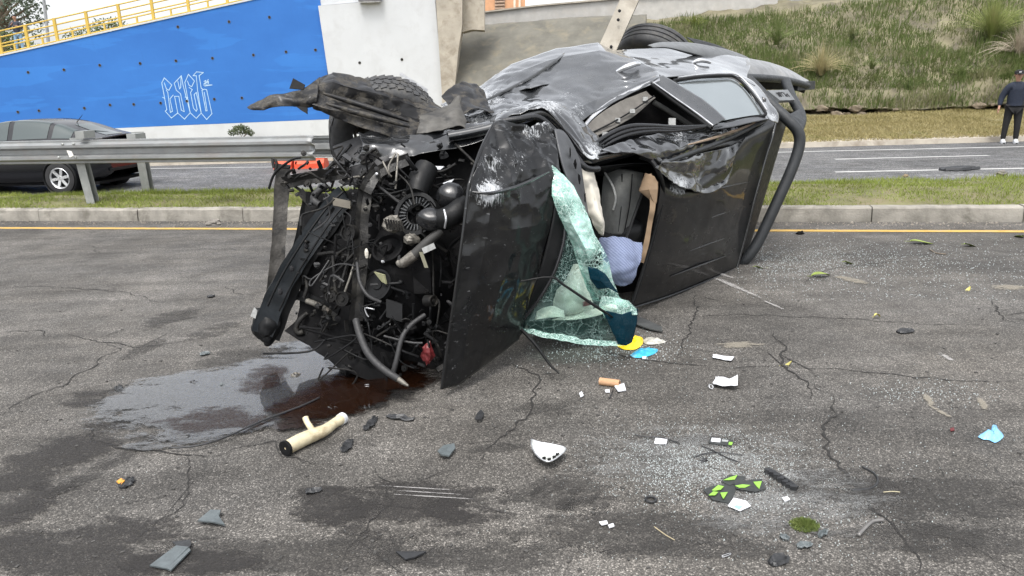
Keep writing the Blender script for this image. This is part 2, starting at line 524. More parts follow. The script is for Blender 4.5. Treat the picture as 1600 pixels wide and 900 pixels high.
# ================================================================== the bank
BR = [[(950, 192, 27), (1040, 188, 27), (1130, 184, 27), (1250, 181, 27), (1400, 181, 27), (1540, 180, 26.7), (1660, 178, 26.5), (1900, 170, 26.3)],
      [(950, 176, 27.25), (1040, 172, 27.25), (1130, 168, 27.2), (1250, 166, 27.2), (1400, 165, 27.2), (1540, 162, 26.9), (1660, 155, 26.7), (1900, 140, 26.5)],
      [(950, 150, 28), (1040, 140, 28), (1130, 138, 28), (1250, 132, 28), (1400, 130, 28), (1540, 120, 27.4), (1660, 105, 27.1), (1900, 80, 27)],
      [(955, 95, 30.5), (1040, 85, 30.5), (1130, 80, 30.5), (1250, 72, 30.5), (1400, 66, 30.5), (1540, 50, 29.6), (1660, 35, 29), (1900, 0, 28.5)],
      [(965, 36, 34), (1040, 30, 34), (1130, 22, 34), (1250, 8, 34), (1400, -12, 34), (1540, -40, 33.5), (1660, -60, 33), (1900, -90, 33)],
      [(965, 34, 37), (1040, 28, 37), (1130, 18, 37), (1250, 2, 37), (1400, -20, 37), (1540, -50, 37), (1660, -70, 37), (1900, -110, 37)],
      [(965, 54, 48), (1040, 48, 48), (1130, 36, 48), (1250, 20, 48), (1400, 0, 48), (1540, -30, 48), (1660, -50, 48), (1900, -90, 48)]]
BG = surf([[yp(*p) for p in r] for r in BR], 140, 90)
def bank_n(p): return V((0, -.72, .69)) * (.22 * noise.noise(p * .55) + .12 * noise.noise(p * 1.7) + .05 * noise.noise(p * 4.5))
for i, r in enumerate(BG):
    for j, p in enumerate(r):
        f = min(1, i / 8) * min(1, (89 - i) / 12)
        r[j] = p + bank_n(p) * f
        if 2 <= i <= 12:                       # undercut, broken ledge at the foot
            k = ridge(V((p.x * .9, 0, p.z * 2.2))) * .12 + .1 * noise.noise(V((p.x * 2.6, 5, p.z * 5)))
            r[j] += V((0, 1.1 * math.sin(math.pi * (i - 2) / 10) + k, 0))
g = MB(); g.grid(BG); struct('grass_bank', g, simple('bank_soil', (.15, .135, .085), .95, var=.45, scale=1.1, bump=.8, bscale=7, dirt=(.09, .078, .058)), smooth=True)
g = MB()                                        # loose rocks along the broken foot
for i in range(46):
    j = random.randrange(34, 118); r0 = BG[random.choice((2, 3, 5, 8, 10, 11, 12, 13))][j]
    s = random.uniform(.05, .22); g.blob(r0 + V((random.uniform(-.1, .1), -.05, 0)), s * 1.3, s, s * .7, 7, .7, 4, seed=i)
g.build('ledge_rubble', simple('earth_rubble', (.15, .12, .085), .95, var=.4, scale=5, bump=.8, bscale=16), None, kind='stuff', label='broken earth and rubble along the undercut foot of the bank', cat='rubble')
g = MB()
for i in range(62000):
    r = random.random(); ii = int(12 + 44 * r); j = random.randrange(10, 138)
    if j > 112 + 8 * noise.noise(V((ii * .1, 0, 0))) and ii < 42 and random.random() < .9: continue
    a, b2 = BG[ii][j], BG[ii + 1][min(j + 1, 139)]
    p = a.lerp(b2, random.random()) + V((random.uniform(-.12, .12), 0, 0))
    dn = noise.noise(p * .5) + .6 * noise.noise(p * 1.6)
    if ii < 27 and random.random() < .78 - .25 * dn: continue
    if dn < -.4 and random.random() < .7: continue
    h = random.uniform(.10, .40) * (1 + .75 * dn)
    blade(g, p - V((0, 0, .03)), max(.06, h), random.uniform(.014, .034), V((random.gauss(0, .10), random.gauss(-.07, .08), -.02)), 2)
g.build('bank_grass', M['bankgrass'], None, kind='stuff', label='rough dry and green grass covering the roadside bank', cat='grass')
# separate grass clumps on the bank
def clump(name, px, py, Y, h, n, mat, label, group=None, droop=.5):
    c = yp(px, py, Y); t = thing(name, label, 'grass clump', c, group)
    g = MB()
    for i in range(n):
        an = random.uniform(0, 6.283); sp = abs(random.gauss(.45, .35)); hh = h * random.uniform(.55, 1.05)
        d = V((math.cos(an), math.sin(an) * .8 - .12, 0)); base = c + d * .08 * random.random()
        pts = [base + d * (sp * hh * q ** 1.4) + V((0, 0, hh * (q - droop * sp * q * q))) for q in (0, .3, .6, .85, 1.0)]
        s = d.orthogonal().normalized() * .5 * random.uniform(.012, .024); b = len(g.v)
        for k, p in enumerate(pts): g.v += [p - s * (1 - k / 4.6), p + s * (1 - k / 4.6)]
        g.f += [(b + 2 * k, b + 2 * k + 1, b + 2 * k + 3, b + 2 * k + 2) for k in range(4)]; g.mi += [0] * 4
    g.build('blades', mat, t); return t
clump('grass_clump', 1282, 118, 28.4, 1.35, 380, blades_mat('straw_blade', [(.25, .22, .11), (.36, .31, .17), (.24, .25, .10)], .8, 6.), 'arching straw-coloured grass clump on the bank above the ledge', droop=.75)
clump('grass_clump', 1213, 70, 30.4, 1.1, 260, M['bankgrass'], 'upright green-grey grass clump near the bank top')
clump('grass_clump', 1400, 28, 32.8, .9, 260, M['bankgrass'], 'low wide grass clump at the upper rim of the bank')
clump('grass_clump', 1548, 62, 29.0, 1.9, 620, blades_mat('green_blade', [(.14, .17, .05), (.22, .26, .08), (.28, .27, .12)], .8, 5.), 'tall bushy green grass clump above the stony slope', droop=.5)
clump('grass_clump', 1590, 92, 27.8, 1.7, 420, blades_mat('plume_blade', [(.30, .26, .19), (.38, .33, .26), (.25, .23, .14)], .8, 5.), 'drooping brownish grass clump hanging over the stony slope', droop=.9)
clump('grass_clump', 1362, 108, 28.6, .55, 160, M['bankgrass'], 'small dark green tuft halfway up the bank')
for q, (x, y, Y, h, n) in enumerate([(1330, 62, 30.7, .8, 150), (1450, 85, 29.6, .7, 150), (1180, 108, 29.2, .6, 120), (1500, 120, 27.6, .6, 120), (1420, 140, 27.8, .4, 90), (1310, 150, 27.7, .35, 80), (1345, 25, 33, .7, 120), (1470, 20, 32.5, .9, 160), (1140, 40, 33, .6, 110)]):
    clump('grass_clump', x, y, Y, h, n, M['bankgrass'] if q % 2 else M['shrub_leaf'], ['dark tuft just below the middle of the bank', 'dry tuft left of the bushy tall clump', 'dark tuft on the bank right behind the truck bed', 'dry tuft low beside the stony slope', 'tiny dark tuft above the ledge below the bushy clump', 'tiny dry tuft above the ledge near the roll bar', 'dark tuft by the rim of the bank', 'dry tuft at the rim beside the low wide clump', 'dark tuft close under the parapet end'][q], 'small tufts on the bank')
clump('grass_clump', 1085, 45, 32.6, .75, 180, M['grass'], 'fresh light green tuft near the white parapet')
# stony slope behind the standing person: separate stones
sw = thing('stony_slope', 'grey rubble stones bedded in the bank behind the standing man', 'stones', yp(1585, 178, 26.6))
proto = []
for k in range(8):
    g = MB(); g.blob((0, 0, 0), 1, .7, .75, 8, .8, 3.5, seed=k * 3.1); me = g.build('stone', M['rock'], sw, smooth=False); proto.append(me)
cnt = 0
for i in range(9, 40):
    for j in range(112, 130):
        if random.random() < .48: continue
        p = BG[i][j] + V((random.uniform(-.1, .1), -.04, random.uniform(-.06, .06)))
        if j < 116 and random.random() < .5: continue
        o = proto[cnt] if cnt < 8 else proto[cnt % 8].copy()
        if cnt >= 8: COL.objects.link(o)
        s = random.uniform(.08, .2); o.scale = (s * random.uniform(.9, 1.5), s, s * random.uniform(.6, 1.)); o.rotation_euler = (random.uniform(-.5, .5), random.uniform(-.6, .6), random.uniform(0, 6))
        o.parent = sw; o.matrix_parent_inverse = Matrix.Translation(-sw.location); o.location = p; cnt += 1

# ================================================================== the ramp wall, abutment, parapet
WY = 30.0
def slab(g, pts, y0, y1):
    a = [yp(px, py, y0) for px, py in pts]; b = [V((p.x, y1, p.z)) for p in a]; n = len(a)
    g.add(a + b, [tuple(range(n)), tuple(reversed(range(n, 2 * n)))] + [(i, n + i, n + (i + 1) % n, (i + 1) % n) for i in range(n)])
    return g
wall = thing('ramp_wall', 'long blue painted retaining wall of a ramp with a white base band and graffiti', 'wall', (-10, WY, -.3))
g = MB(); slab(g, [(-260, 146), (0, 88), (200, 43), (395, 0), (498, -23), (512, 118), (520, 186), (300, 195), (0, 208), (-260, 219)], WY, WY + .5); g.build('blue_face', M['blue'], wall)
g = MB(); slab(g, [(-260, 219.3), (0, 208.3), (300, 195.3), (520, 186.3), (524, 240), (-260, 260)], WY - .012, WY + .5); g.build('base_band', M['white_wall'], wall)
g = MB(); slab(g, [(-260, 143), (0, 85), (200, 40), (395, -3), (498, -26), (498, -23.2), (395, -.2), (200, 42.8), (0, 87.8), (-260, 145.8)], WY - .03, WY + .55); g.build('coping', M['white_wall'], wall)
holes_blue = [(44, 113), (100, 109), (156, 102), (219, 99), (275, 95), (332, 91), (396, 86), (278, 42), (358, 34), (28, 175), (61, 173), (93, 171), (132, 169), (172, 164), (209, 163), (251, 161), (292, 158), (335, 155), (378, 153), (421, 27), (447, 81), (493, 78)]
def hole(px, py, Y, parent):
    c = yp(px, py, Y); g = MB(); r = .045
    g.cur = 0; g.lathe([(r * 1.25, .002), (r * 1.25, .014), (r, .014), (r, -.03)], c, (0, -1, 0), 14)
    g.cur = 1; g.lathe([(r, .006), (.0005, .006)], c, (0, -1, 0), 14)
    g.build('weep_hole', [M['concrete_dark'], M['hole']], parent)
for p in holes_blue: hole(*p, WY, wall)
strokes = [[(185, 640), (115, 265), (150, 195), (255, 295), (215, 370), (180, 350), (150, 265)], [(130, 470), (158, 484)],
           [(185, 640), (165, 665), (250, 760), (340, 690), (435, 775), (515, 685), (600, 765), (670, 690), (745, 780), (820, 700), (745, 360), (710, 355), (680, 370), (735, 660), (752, 655), (712, 400)],
           [(180, 370), (200, 400), (235, 680), (265, 665), (230, 490), (275, 438)],
           [(340, 690), (295, 455), (355, 455), (390, 650), (430, 670), (380, 420), (320, 370), (290, 270), (390, 165), (415, 300), (515, 685)],
           [(340, 240), (365, 350), (382, 330), (386, 180)], [(515, 685), (440, 260), (490, 145), (575, 240), (535, 320), (500, 300), (475, 240)],
           [(500, 330), (545, 360), (520, 400), (560, 620), (600, 665), (612, 640), (570, 430), (600, 400), (670, 690)],
           [(670, 690), (620, 380), (600, 165), (555, 165), (605, 110), (700, 120), (640, 165), (670, 340), (700, 360)], [(445, 465), (480, 470), (465, 500)],
           [(710, 245), (735, 232), (735, 255), (710, 275), (738, 275)], [(768, 220), (746, 260), (772, 272), (772, 246), (750, 250)], [(705, 295), (820, 294), (720, 310)]]
g = MB()
for st in strokes:
    P = [yp(240 + x / 9, 100 + y / 9, WY - .004) for x, y in st]
    for a, b in zip(P, P[1:]):
        d = (b - a).normalized(); n = V((-d.z, 0, d.x)) * .0135; e = d * .014
        g.add([a - e + n, a - e - n, b + e - n, b + e + n], [(0, 1, 2, 3)])
    wall_g = None
for i in range(1, len(g.v)): pass
for k, p in enumerate(g.v): g.v[k] = V((p.x, WY - .004 - .00002 * (k // 4), p.z))
g.build('graffiti', M['graffiti'], wall)
# white abutment wall
ab = thing('abutment_wall', 'tall white painted abutment wall beside the blue ramp', 'wall', yp(590, 200, 29.8))
g = MB(); slab(g, [(497, 9), (560, 4), (560, -70), (676, -70), (680, 0), (688, 100), (696, 240), (524, 240), (513, 118)], 29.85, 31.2); g.build('wall_face', M['white_wall'], ab)
g = MB(); slab(g, [(496, -70), (700, -70), (700, 2), (560, 3.5), (500, 8.5)], 30.02, 31.6); g.build('upper_wall', M['white_wall'], ab)
for p in ((562, 98), (628, 93)): hole(*p, 29.85, ab)
lf = thing('wall_lamp', 'dark box lamp fixed high on the white abutment wall', 'lamp', yp(576, 0, 29.7))
g = MB(); slab(g, [(557, -12), (596, -12), (594, 1), (560, 2)], 29.55, 29.84); g.build('housing', simple('lamp_grey', (.12, .12, .13), .5), lf)
g = MB(); slab(g, [(560, 2.3), (594, 1.3), (593, 3), (561, 4)], 29.57, 29.82); g.build('lens', simple('lamp_lens', (.5, .5, .5), .2), lf)
pil = thing('concrete_pier', 'bare beige concrete pier between the white wall and the dark slope', 'pier', yp(705, 220, 29.6))
g = MB(); slab(g, [(677, -60), (722, -60), (722, 40), (716, 80), (709, 150), (707, 240), (696, 240), (690, 140), (681, 0)], 29.6, 30.8); g.build('shaft', M['concrete_pale'], pil)
g = MB(); slab(g, [(722.3, -60), (757, -60), (757, 47), (738, 46), (722.3, 50)], 30.2, 31.2); g.build('end_block', M['concrete_pale'], pil)
g = MB(); G = surf([[yp(709, 235, 28.9), yp(800, 235, 28.6), yp(900, 232, 28.4), yp(1000, 225, 28.2)],
                    [yp(711, 125, 30.2), yp(800, 120, 29.9), yp(900, 115, 29.6), yp(1000, 108, 29.4)],
                    [yp(722, 51, 33.0), yp(800, 44, 32.8), yp(900, 37, 32.4), yp(1010, 31, 31.9)],
                    [yp(722, 47, 33.6), yp(800, 41, 33.6), yp(900, 33, 33.6), yp(1010, 28, 33.6)]], 60, 40)
G = [[p + V((0, -.04, .03)) * (noise.noise(p * .8) + .5 * noise.noise(p * 3)) for p in r] for r in G]
g.grid(G); ap = g.build('slope_apron', M['concrete_dark'], None, smooth=True, solid=.15); tag(ap, 'dark weathered concrete slope apron beside the beige pier', 'concrete apron')
par = thing('parapet', 'pale concrete parapet wall along the top of the bank', 'wall', yp(980, 30, 34.6))
g = MB(); slab(g, [(757, 62), (870, 51), (1010, 42), (1130, 30), (1215, 18), (1215, -14), (1000, -4), (840, 10), (757, 20)], 34.6, 34.9); g.build('wall_face', simple('parapet_paint', (.40, .39, .37), .85, var=.14, scale=2.4, dirt=(.40, .38, .35)), par)
g = MB(); slab(g, [(757, 19.7), (840, 9.7), (1000, -4.3), (1215, -14.3), (1215, -17), (1000, -7), (840, 7.4), (757, 17.4)], 34.5, 35.0); g.build('coping', M['concrete_pale'], par)
# building beyond the parapet
bd = thing('orange_building', 'orange rendered building showing above the parapet', 'building', yp(785, 30, 70))
g = MB(); slab(g, [(740, 60), (822, 60), (819, -60), (740, -60)], 70, 78); g.build('wall', M['brick'], bd)
for x in (781, 804, 812):
    w_ = 8 if x == 781 else 1.6
    g = MB(); slab(g, [(x - w_, 16), (x + w_, 14), (x + w_, -40), (x - w_, -40)], 69.9, 70.05)
    wv = g.build('window', simple('louvre_frame', (.30, .21, .16), .6), bd) if x == 781 else g.build('pilaster', simple('pale_trim', (.68, .58, .48), .7), bd)
    if x == 781:
        for k in range(7):
            g = MB(); c = yp(781, 13 - k * 5, 69.8); g.box(c, (.85, 0, 0), (0, .1, .05), (0, -.01, .06)); g.build('louvre', simple('louvre', (.40, .29, .22), .6), wv)
# steel rail at the rim of the bank, upper right
gr = thing('rim_guardrail', 'low steel guardrail on the rim of the bank', 'guardrail', yp(1200, 12, 36))
g = MB(); g.bar(yp(1160, 9, 36), yp(1330, -12, 36), .22, .05); g.build('rail', M['steel'], gr)
for x in (1175, 1240, 1305):
    g = MB(); q = yp(x, 9 - (x - 1160) * .123, 36.05); g.box(q - V((0, 0, .25)), (.1, 0, 0), (0, .08, 0), (0, 0, .7)); g.build('post', M['steel_post'], gr)
# ramp deck behind the blue wall
def wall_top(x): return yp(0, 88, WY).z + (x - yp(0, 88, WY).x) * (yp(395, 0, WY).z - yp(0, 88, WY).z) / (yp(395, 0, WY).x - yp(0, 88, WY).x)
g = MB(); g.grid([[V((x, WY + .5, wall_top(x) - .12)), V((x, WY + 12, wall_top(x) + .30)), V((x, WY + 12.2, -.3))] for x in (-34, -24, -14, -9, -5.9)]); struct('ramp_deck', g, M['concrete'])
# yellow railing
rl = thing('yellow_railing', 'yellow painted tubular railing along the top of the blue ramp wall', 'railing', (-14, WY + .2, wall_top(-14)))
def rp(x, h): return V((x, WY + .2, wall_top(x) + .03 + h))
x0, x1 = -24, -2.5
px_posts = [-150, -95, -45, 4, 46, 91, 140, 190, 241, 296, 356, 420, 480]
xs = []
for p in px_posts:
    lo, hi = -40, 20
    for _ in range(40):
        mid = (lo + hi) / 2; q = rp(mid, 0) - CP; pxx = 800 + F_PX * q.dot(RT) / q.dot(FW)
        if pxx < p: lo = mid
        else: hi = mid
    xs.append(mid)
for x in xs:
    g = MB(); g.box(rp(x, .45), (.10, 0, 0), (0, .08, 0), (0, 0, .95)); po = g.build('post', M['rail_yellow'], rl)
    g = MB(); g.box(rp(x, .0), (.22, 0, 0), (0, .16, 0), (0, 0, .05)); g.build('foot_plate', M['rail_yellow'], po)
for xa, xb in zip(xs, xs[1:]):
    xm = (xa + xb) / 2; g = MB(); g.box(rp(xm, .15), (.06, 0, 0), (0, .06, 0), (0, 0, .34)); g.build('short_post', M['rail_yellow'], rl)
for h in (.10, .33, .44, .68, .90):
    g = MB(); g.tube([rp(x0, h), rp(x1, h)], .026, 8); g.build('rail', M['rail_yellow'], rl)
# lamp column, trees and shrubs beyond the ramp
lp = thing('lamp_column', 'thin grey lamp column standing behind the yellow railing', 'lamp column', yp(76, 75, 40))
g = MB(); g.tube([yp(77, 80, 40), yp(72, 30, 40), yp(64, -40, 40), yp(50, -140, 40)], [.085, .075, .065, .05], 10); g.build('column', simple('lamp_steel', (.30, .31, .32), .5, .5), lp)
g = MB(); g.tube([yp(50, -140, 40), yp(40, -160, 40), yp(10, -165, 40)], [.05, .045, .04], 8, 4); arm = g.build('arm', simple('lamp_steel_arm', (.30, .31, .32), .5, .5), lp)
g = MB(); g.blob(yp(2, -163, 40), .38, .16, .09, 12, 0); g.build('lamp_head', simple('lamp_head', (.4, .4, .4), .4), arm)
def leafcloud(g, c, r, n, size, flat=.8):
    for i in range(n):
        d = V((random.gauss(0, 1), random.gauss(0, 1), random.gauss(0, 1))); d.normalize(); d *= r * random.random() ** .4
        p = c + V((d.x, d.y, d.z * flat))
        a = V((random.gauss(0, 1), random.gauss(0, 1), random.gauss(0, .8))).normalized() * size * random.uniform(.6, 1.3)
        b = a.orthogonal().normalized() * size * .42
        g.add([p - a * .5, p + b * .5, p + a * .5, p - b * .5], [(0, 1, 2, 3)])
def tree(px, py, Y, clumps, trunk_r, mat, label, size, name='tree', n=420):
    base = yp(px, py, Y); t = thing(name, label, 'tree', base)
    top = max((yp(x, y, Y + dy) for x, y, dy, r in clumps), key=lambda q: q.z)
    g = MB(); mid = base.lerp(top, .5) + V((.2, 0, 0)); g.tube([base, mid, top], [trunk_r, trunk_r * .7, trunk_r * .25], 9, 4)
    for x, y, dy, r in clumps:
        c = yp(x, y, Y + dy); s = base.lerp(top, max(.1, min(.9, (c.z - base.z) / max(.1, top.z - base.z) - .25)))
        g.tube([s, s.lerp(c, .55) + V((0, 0, .15)), c], [trunk_r * .4, trunk_r * .25, trunk_r * .1], 6, 3)
    g.build('trunk', M['bark'], t)
    g = MB()
    for x, y, dy, r in clumps: leafcloud(g, yp(x, y, Y + dy), r, int(n * r * r), size)
    g.build('crown', mat, t); return t
cl = [(x, y, random.uniform(-2, 2), r) for x, y, r in [(-8, 8, 1.3), (12, -20, 1.5), (30, 3, 1.1), (22, 32, 1.0), (48, 22, .8), (8, 50, 1.2), (-20, 40, 1.6), (55, 8, .8), (36, -10, 1.2), (66, 30, .45), (52, 48, .7), (-40, 10, 2), (-30, -30, 2), (20, -60, 2.2), (60, -50, 1.8)]]
tree(-25, 110, 52, cl, .35, blades_mat('eucalyptus_leaf', [(.06, .085, .06), (.11, .14, .105), (.16, .185, .14)], .8, 8.), 'tall loose-crowned grey-green tree rising beyond the railing', .26, n=150)
cl = [(x, y, random.uniform(-2, 2), r) for x, y, r in [(112, 60, .7), (125, 54, .8), (140, 52, .8), (155, 45, .9), (168, 42, .9), (180, 40, .8), (190, 46, .7), (130, 64, 1.), (165, 58, 1.2)]]
tree(150, 95, 55, cl, .2, M['shrub_leaf'], 'low bushy tree top showing through the yellow railing', .22, 'low_tree', n=150)
cl = [(x, y, random.uniform(-1, 1), r) for x, y, r in [(5, 68, 1.), (20, 72, 1.1), (-15, 70, 1.2), (35, 78, .9), (50, 70, .5)]]
tree(10, 110, 50, cl, .2, M['shrub_leaf'], 'dark green bush behind the legs of the person on the ramp', .22, 'bush', n=170)
cl = [(1123, -2, 0, .4), (1135, 0, .3, .4), (1145, -6, 0, .5), (1118, -14, 0, .5)]
tree(1132, 22, 40, cl, .1, M['leaf'], 'small dark shrub on the rim of the bank beyond the parapet', .16, 'shrub', n=300)
cl = [(362, 207, 0, .16), (372, 203, -.2, .24), (383, 203, 0, .24), (392, 208, 0, .15), (376, 198, 0, .14)]
tree(377, 218, 29.3, cl, .03, M['leaf'], 'small dark green shrub at the foot of the blue wall', .09, 'shrub', n=4200)
# ================================================================== the wrecked pickup
def paint_mat(name, base, rough, dust=.25, coat=1.0, spec=.5):
    t = NT(name); v = t.coord()
    w_ = t.attr('wear')
    d = t.ramp(t.noise(v, 3.5, 6, .65, .3), [(.42, 0.), (.75, dust)])
    c = t.mix(d, base, (.15, .15, .145))
    fine = t.noise(t.coord((1.6, 1.6, .4), rot=(.5, .6, .9)), 44, 6, .75, .8)
    m1 = t.math('ADD', t.math('MULTIPLY', fine, .75), t.math('MULTIPLY', w_, .42))
    k = t.ramp(m1, [(.60, 0.), (.66, 1.)])
    scr = t.mix(t.noise(v, 20, 3), (.24, .25, .27), (.55, .57, .58))
    c = t.mix(k, c, scr)
    sl = t.ramp(t.noise(t.coord((.4, 9, 9), rot=(.2, .7, .4)), 7, 3, .6), [(.67, 0.), (.70, .25)])
    c = t.mix(sl, c, (.30, .31, .32))
    t.set(Base_Color=c, Specular_IOR_Level=spec, Coat_Weight=coat, Coat_Roughness=.035, Metallic=.1)
    r = t.ramp(t.noise(v, 8, 4), [(.3, rough - .06), (.7, rough + .12)])
    t.l(t.mix(k, r, (.55, .55, .55)), t.b.inputs['Roughness'])
    t.bump(t.noise(v, 5, 3), .08, .02)
    return t.m
M['paint'] = paint_mat('black_car_paint', (.009, .010, .0115), .17, .12)
M['paint_door_skylit'] = paint_mat('skylit_car_paint', (.030, .033, .037), .22, .22)  # same black paint, lightened: reflected sky put into the door colour
M['paint_dusty_skylit'] = paint_mat('dusty_skylit_car_paint', (.036, .039, .043), .24, .35)  # same black paint with dust, base lightened to carry the sky's reflection
M['paint_roof'] = paint_mat('black_roof_paint', (.005, .0053, .006), .30, .05, .55, .2)
def under_mat():
    t = NT('dirty_undersheet'); v = t.coord()
    a = t.ramp(t.noise(v, 9, 6, .7, .5), [(.44, 0.), (.51, 1.)]); b = t.ramp(t.noise(v, 40, 5, .7), [(.50, 0.), (.58, 1.)])
    c = t.mix(t.noise(v, 5, 4), (.034, .031, .026), (.080, .072, .060)); k = t.math('MAXIMUM', a, t.math('MULTIPLY', b, .7))
    c = t.mix(k, c, (.011, .011, .012)); t.set(Base_Color=c, Metallic=.15, Specular_IOR_Level=.35); t.l(t.mix(k, (.62, .62, .62), (.34, .34, .34)), t.b.inputs['Roughness']); t.bump(k, .35, .006); return t.m
M['under'] = under_mat()
M['under_old'] = simple('dirty_undersheet', (.115, .10, .082), .6, .25, var=.45, scale=9, bump=.5, bscale=30, dirt=(.012, .012, .013))
M['plastic'] = simple('black_plastic', (.007, .0074, .008), .5, var=.3, scale=9, bump=.12, spec=.22)
M['plastic_gloss'] = simple('glossy_black_plastic', (.012, .0125, .014), .22, var=.3, scale=9, bump=.05)
M['greasy'] = simple('greasy_metal', (.013, .0127, .0124), .55, .25, var=.5, scale=12, bump=.4, spec=.25, dirt=(.034, .032, .028))
M['dark'] = simple('shade_black', (.004, .004, .0045), .85, spec=.2, var=.3, bump=.2)  # near-black: engine bay and cab shade put into colour, plus small dark parts
M['alu'] = simple('cast_aluminium', (.17, .16, .14), .5, .5, var=.45, scale=22, bump=.4, dirt=(.08, .07, .06))
M['rubber'] = simple('tyre_rubber', (.040, .041, .043), .72, var=.3, scale=14, bump=.2, dirt=(.075, .072, .066))
M['hose'] = simple('hose_rubber', (.022, .022, .023), .6, var=.3, scale=20, bump=.1)
M['chrome'] = simple('chrome', (.75, .76, .78), .12, .9, var=.05, bump=0)
M['bare'] = simple('torn_bare_metal', (.55, .56, .58), .4, .7, var=.2, scale=20, bump=.2)
M['bar_coat'] = simple('textured_black_coating', (.026, .029, .032), .5, .1, var=.2, scale=10, bump=.35, bscale=180)
M['seat'] = simple('grey_seat_fabric', (.085, .088, .085), .85, var=.2, scale=14, bump=.3)
M['tan'] = simple('tan_headliner', (.20, .138, .085), .85, var=.12, scale=10)
M['airbag'] = simple('airbag_cloth', (.56, .53, .46), .85, var=.08, scale=6, bump=.2)
M['red'] = simple('red_plastic', (.12, .012, .014), .5)
M['label_white'] = simple('label_grey', (.25, .255, .25), .6, var=.25, scale=60)
def glass_mat(name, tint, crack, density, op, kw=1.0, e1w=.8, coat=.6, lw=.022):
    t = NT(name); v0 = t.coord(); dz = t.n('VectorMath', operation='ADD'); nz_ = t.n('TexNoise'); nz_.inputs['Scale'].default_value = 9; nz_.inputs['Detail'].default_value = 4; t.l(v0, nz_.inputs['Vector']); sc2 = t.n('VectorMath', operation='SCALE'); t.l(nz_.outputs['Color'], sc2.inputs[0]); sc2.inputs['Scale'].default_value = .12; t.l(v0, dz.inputs[0]); t.l(sc2.outputs[0], dz.inputs[1]); v = dz.outputs[0]
    e1 = t.ramp(t.voro(v, density, 'DISTANCE_TO_EDGE'), [(0., 1.), (lw, 0.)])
    e2 = t.ramp(t.voro(t.coord((1.4, .7, 1)), density * 3.1, 'DISTANCE_TO_EDGE'), [(0., 1.), (.06, 0.)])
    zone = t.ramp(t.noise(v, 5, 4, .6), [(.40, 0.), (.62, 1.)])
    k = t.math('MAXIMUM', t.math('MULTIPLY', e1, e1w), t.math('MULTIPLY', e2, zone), True)
    fac = t.math('MAXIMUM', t.math('MULTIPLY', k, crack), t.math('ADD', op, t.math('MULTIPLY', t.attr('wear'), .75)), True)
    tr = t.n('BsdfTransparent'); tr.inputs[0].default_value = (*[min(1, .74 + .45 * c) for c in tint], 1)
    c = t.mix(t.ramp(t.noise(v, 7, 6, .7, .6), [(.40, 0.), (.62, 1.)]), tint, tuple(min(1, x * 1.35 + (.10 if tint[1] > .1 else 0.)) for x in tint)); c = t.mix(t.math('MULTIPLY', k, kw), c, (.80, .90, .87))
    t.set(Base_Color=c, Roughness=.12, Specular_IOR_Level=.7 if coat > .3 else .08, Coat_Weight=coat, Coat_Roughness=.05)
    ms = t.n('MixShader'); t.l(fac, ms.inputs[0]); t.l(tr.outputs[0], ms.inputs[1]); t.l(t.b.outputs[0], ms.inputs[2]); t.l(ms.outputs[0], t.out.inputs[0])
    t.bump(k, .4, .004)
    return t.m
M['screen'] = glass_mat('shattered_windscreen', (.34, .58, .51), .9, 42, .16, lw=.09)
M['screen_pane'] = glass_mat('cracked_windscreen_pane', (.16, .36, .32), .42, 14, .03, 1., .5, lw=.03)
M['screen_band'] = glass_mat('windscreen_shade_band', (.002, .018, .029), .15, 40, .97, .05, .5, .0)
M['side_glass'] = simple('tinted_side_glass', (.42, .46, .47), .16, .8, var=.04, scale=2, bump=0, spec=.9)
def stripes():
    t = NT('blue_striped_cloth'); v = t.coord((1, 1, 1), rot=(.2, .35, .5))
    wv = t.n('TexWave'); wv.inputs['Scale'].default_value = 38; wv.inputs['Distortion'].default_value = 1.2; wv.inputs['Detail'].default_value = 1; t.l(v, wv.inputs[0]); wv.bands_direction = 'Z'
    t.set(Base_Color=t.mix(t.ramp(wv.outputs['Fac'], [(.4, 0.), (.6, 1.)]), (.045, .065, .15), (.25, .29, .40)), Roughness=.9)
    return t.m
M['stripe'] = stripes()

truck = thing('wrecked_pickup_truck', 'black double-cab pickup truck wrecked and lying on its left side', 'pickup truck', gz(760, 520))
WEAR = [(Q(730, 150, 'd', 5.2), .22, 1.0), (Q(705, 165, 'd', 5.0), .14, .8), (Q(775, 150, 'd', 5.1), .10, .7), (Q(840, 185, 'd', 4.75), .16, .75), (Q(905, 170, 'd', 5.1), .10, .5),
        (Q(920, 245, 'd', 4.7), .12, .8), (Q(765, 300, 'd', 4.0), .10, .85), (Q(860, 170, 'd', 4.8), .10, .8), (Q(1000, 235, 'd', 5.2), .08, .5), (Q(1060, 290, 'u', 0), .09, .8),
        (Q(1208, 182, 'd', 6.1), .05, .7), (Q(1060, 215, 'd', 5.4), .09, .6), (Q(885, 150, 'd', 5.3), .12, .45), (Q(770, 255, 'd', 4.0), .12, .55), (Q(810, 250, 'd', 4.2), .12, .45), (Q(830, 205, 'd', 4.5), .1, .7)]
def wear(p):
    b = 0.
    for c, r, s in WEAR:
        e = p - c; rd_ = (c - CP).normalized(); e = e - rd_ * e.dot(rd_) * .8; d = e.length
        if d < 2.2 * r: b = max(b, s * math.exp(-(d / r) ** 2))
    return b
def Qs(rows, k):
    return [[Q(p[0], p[1], p[3] if len(p) > 3 else k, p[2]) for p in r] for r in rows]
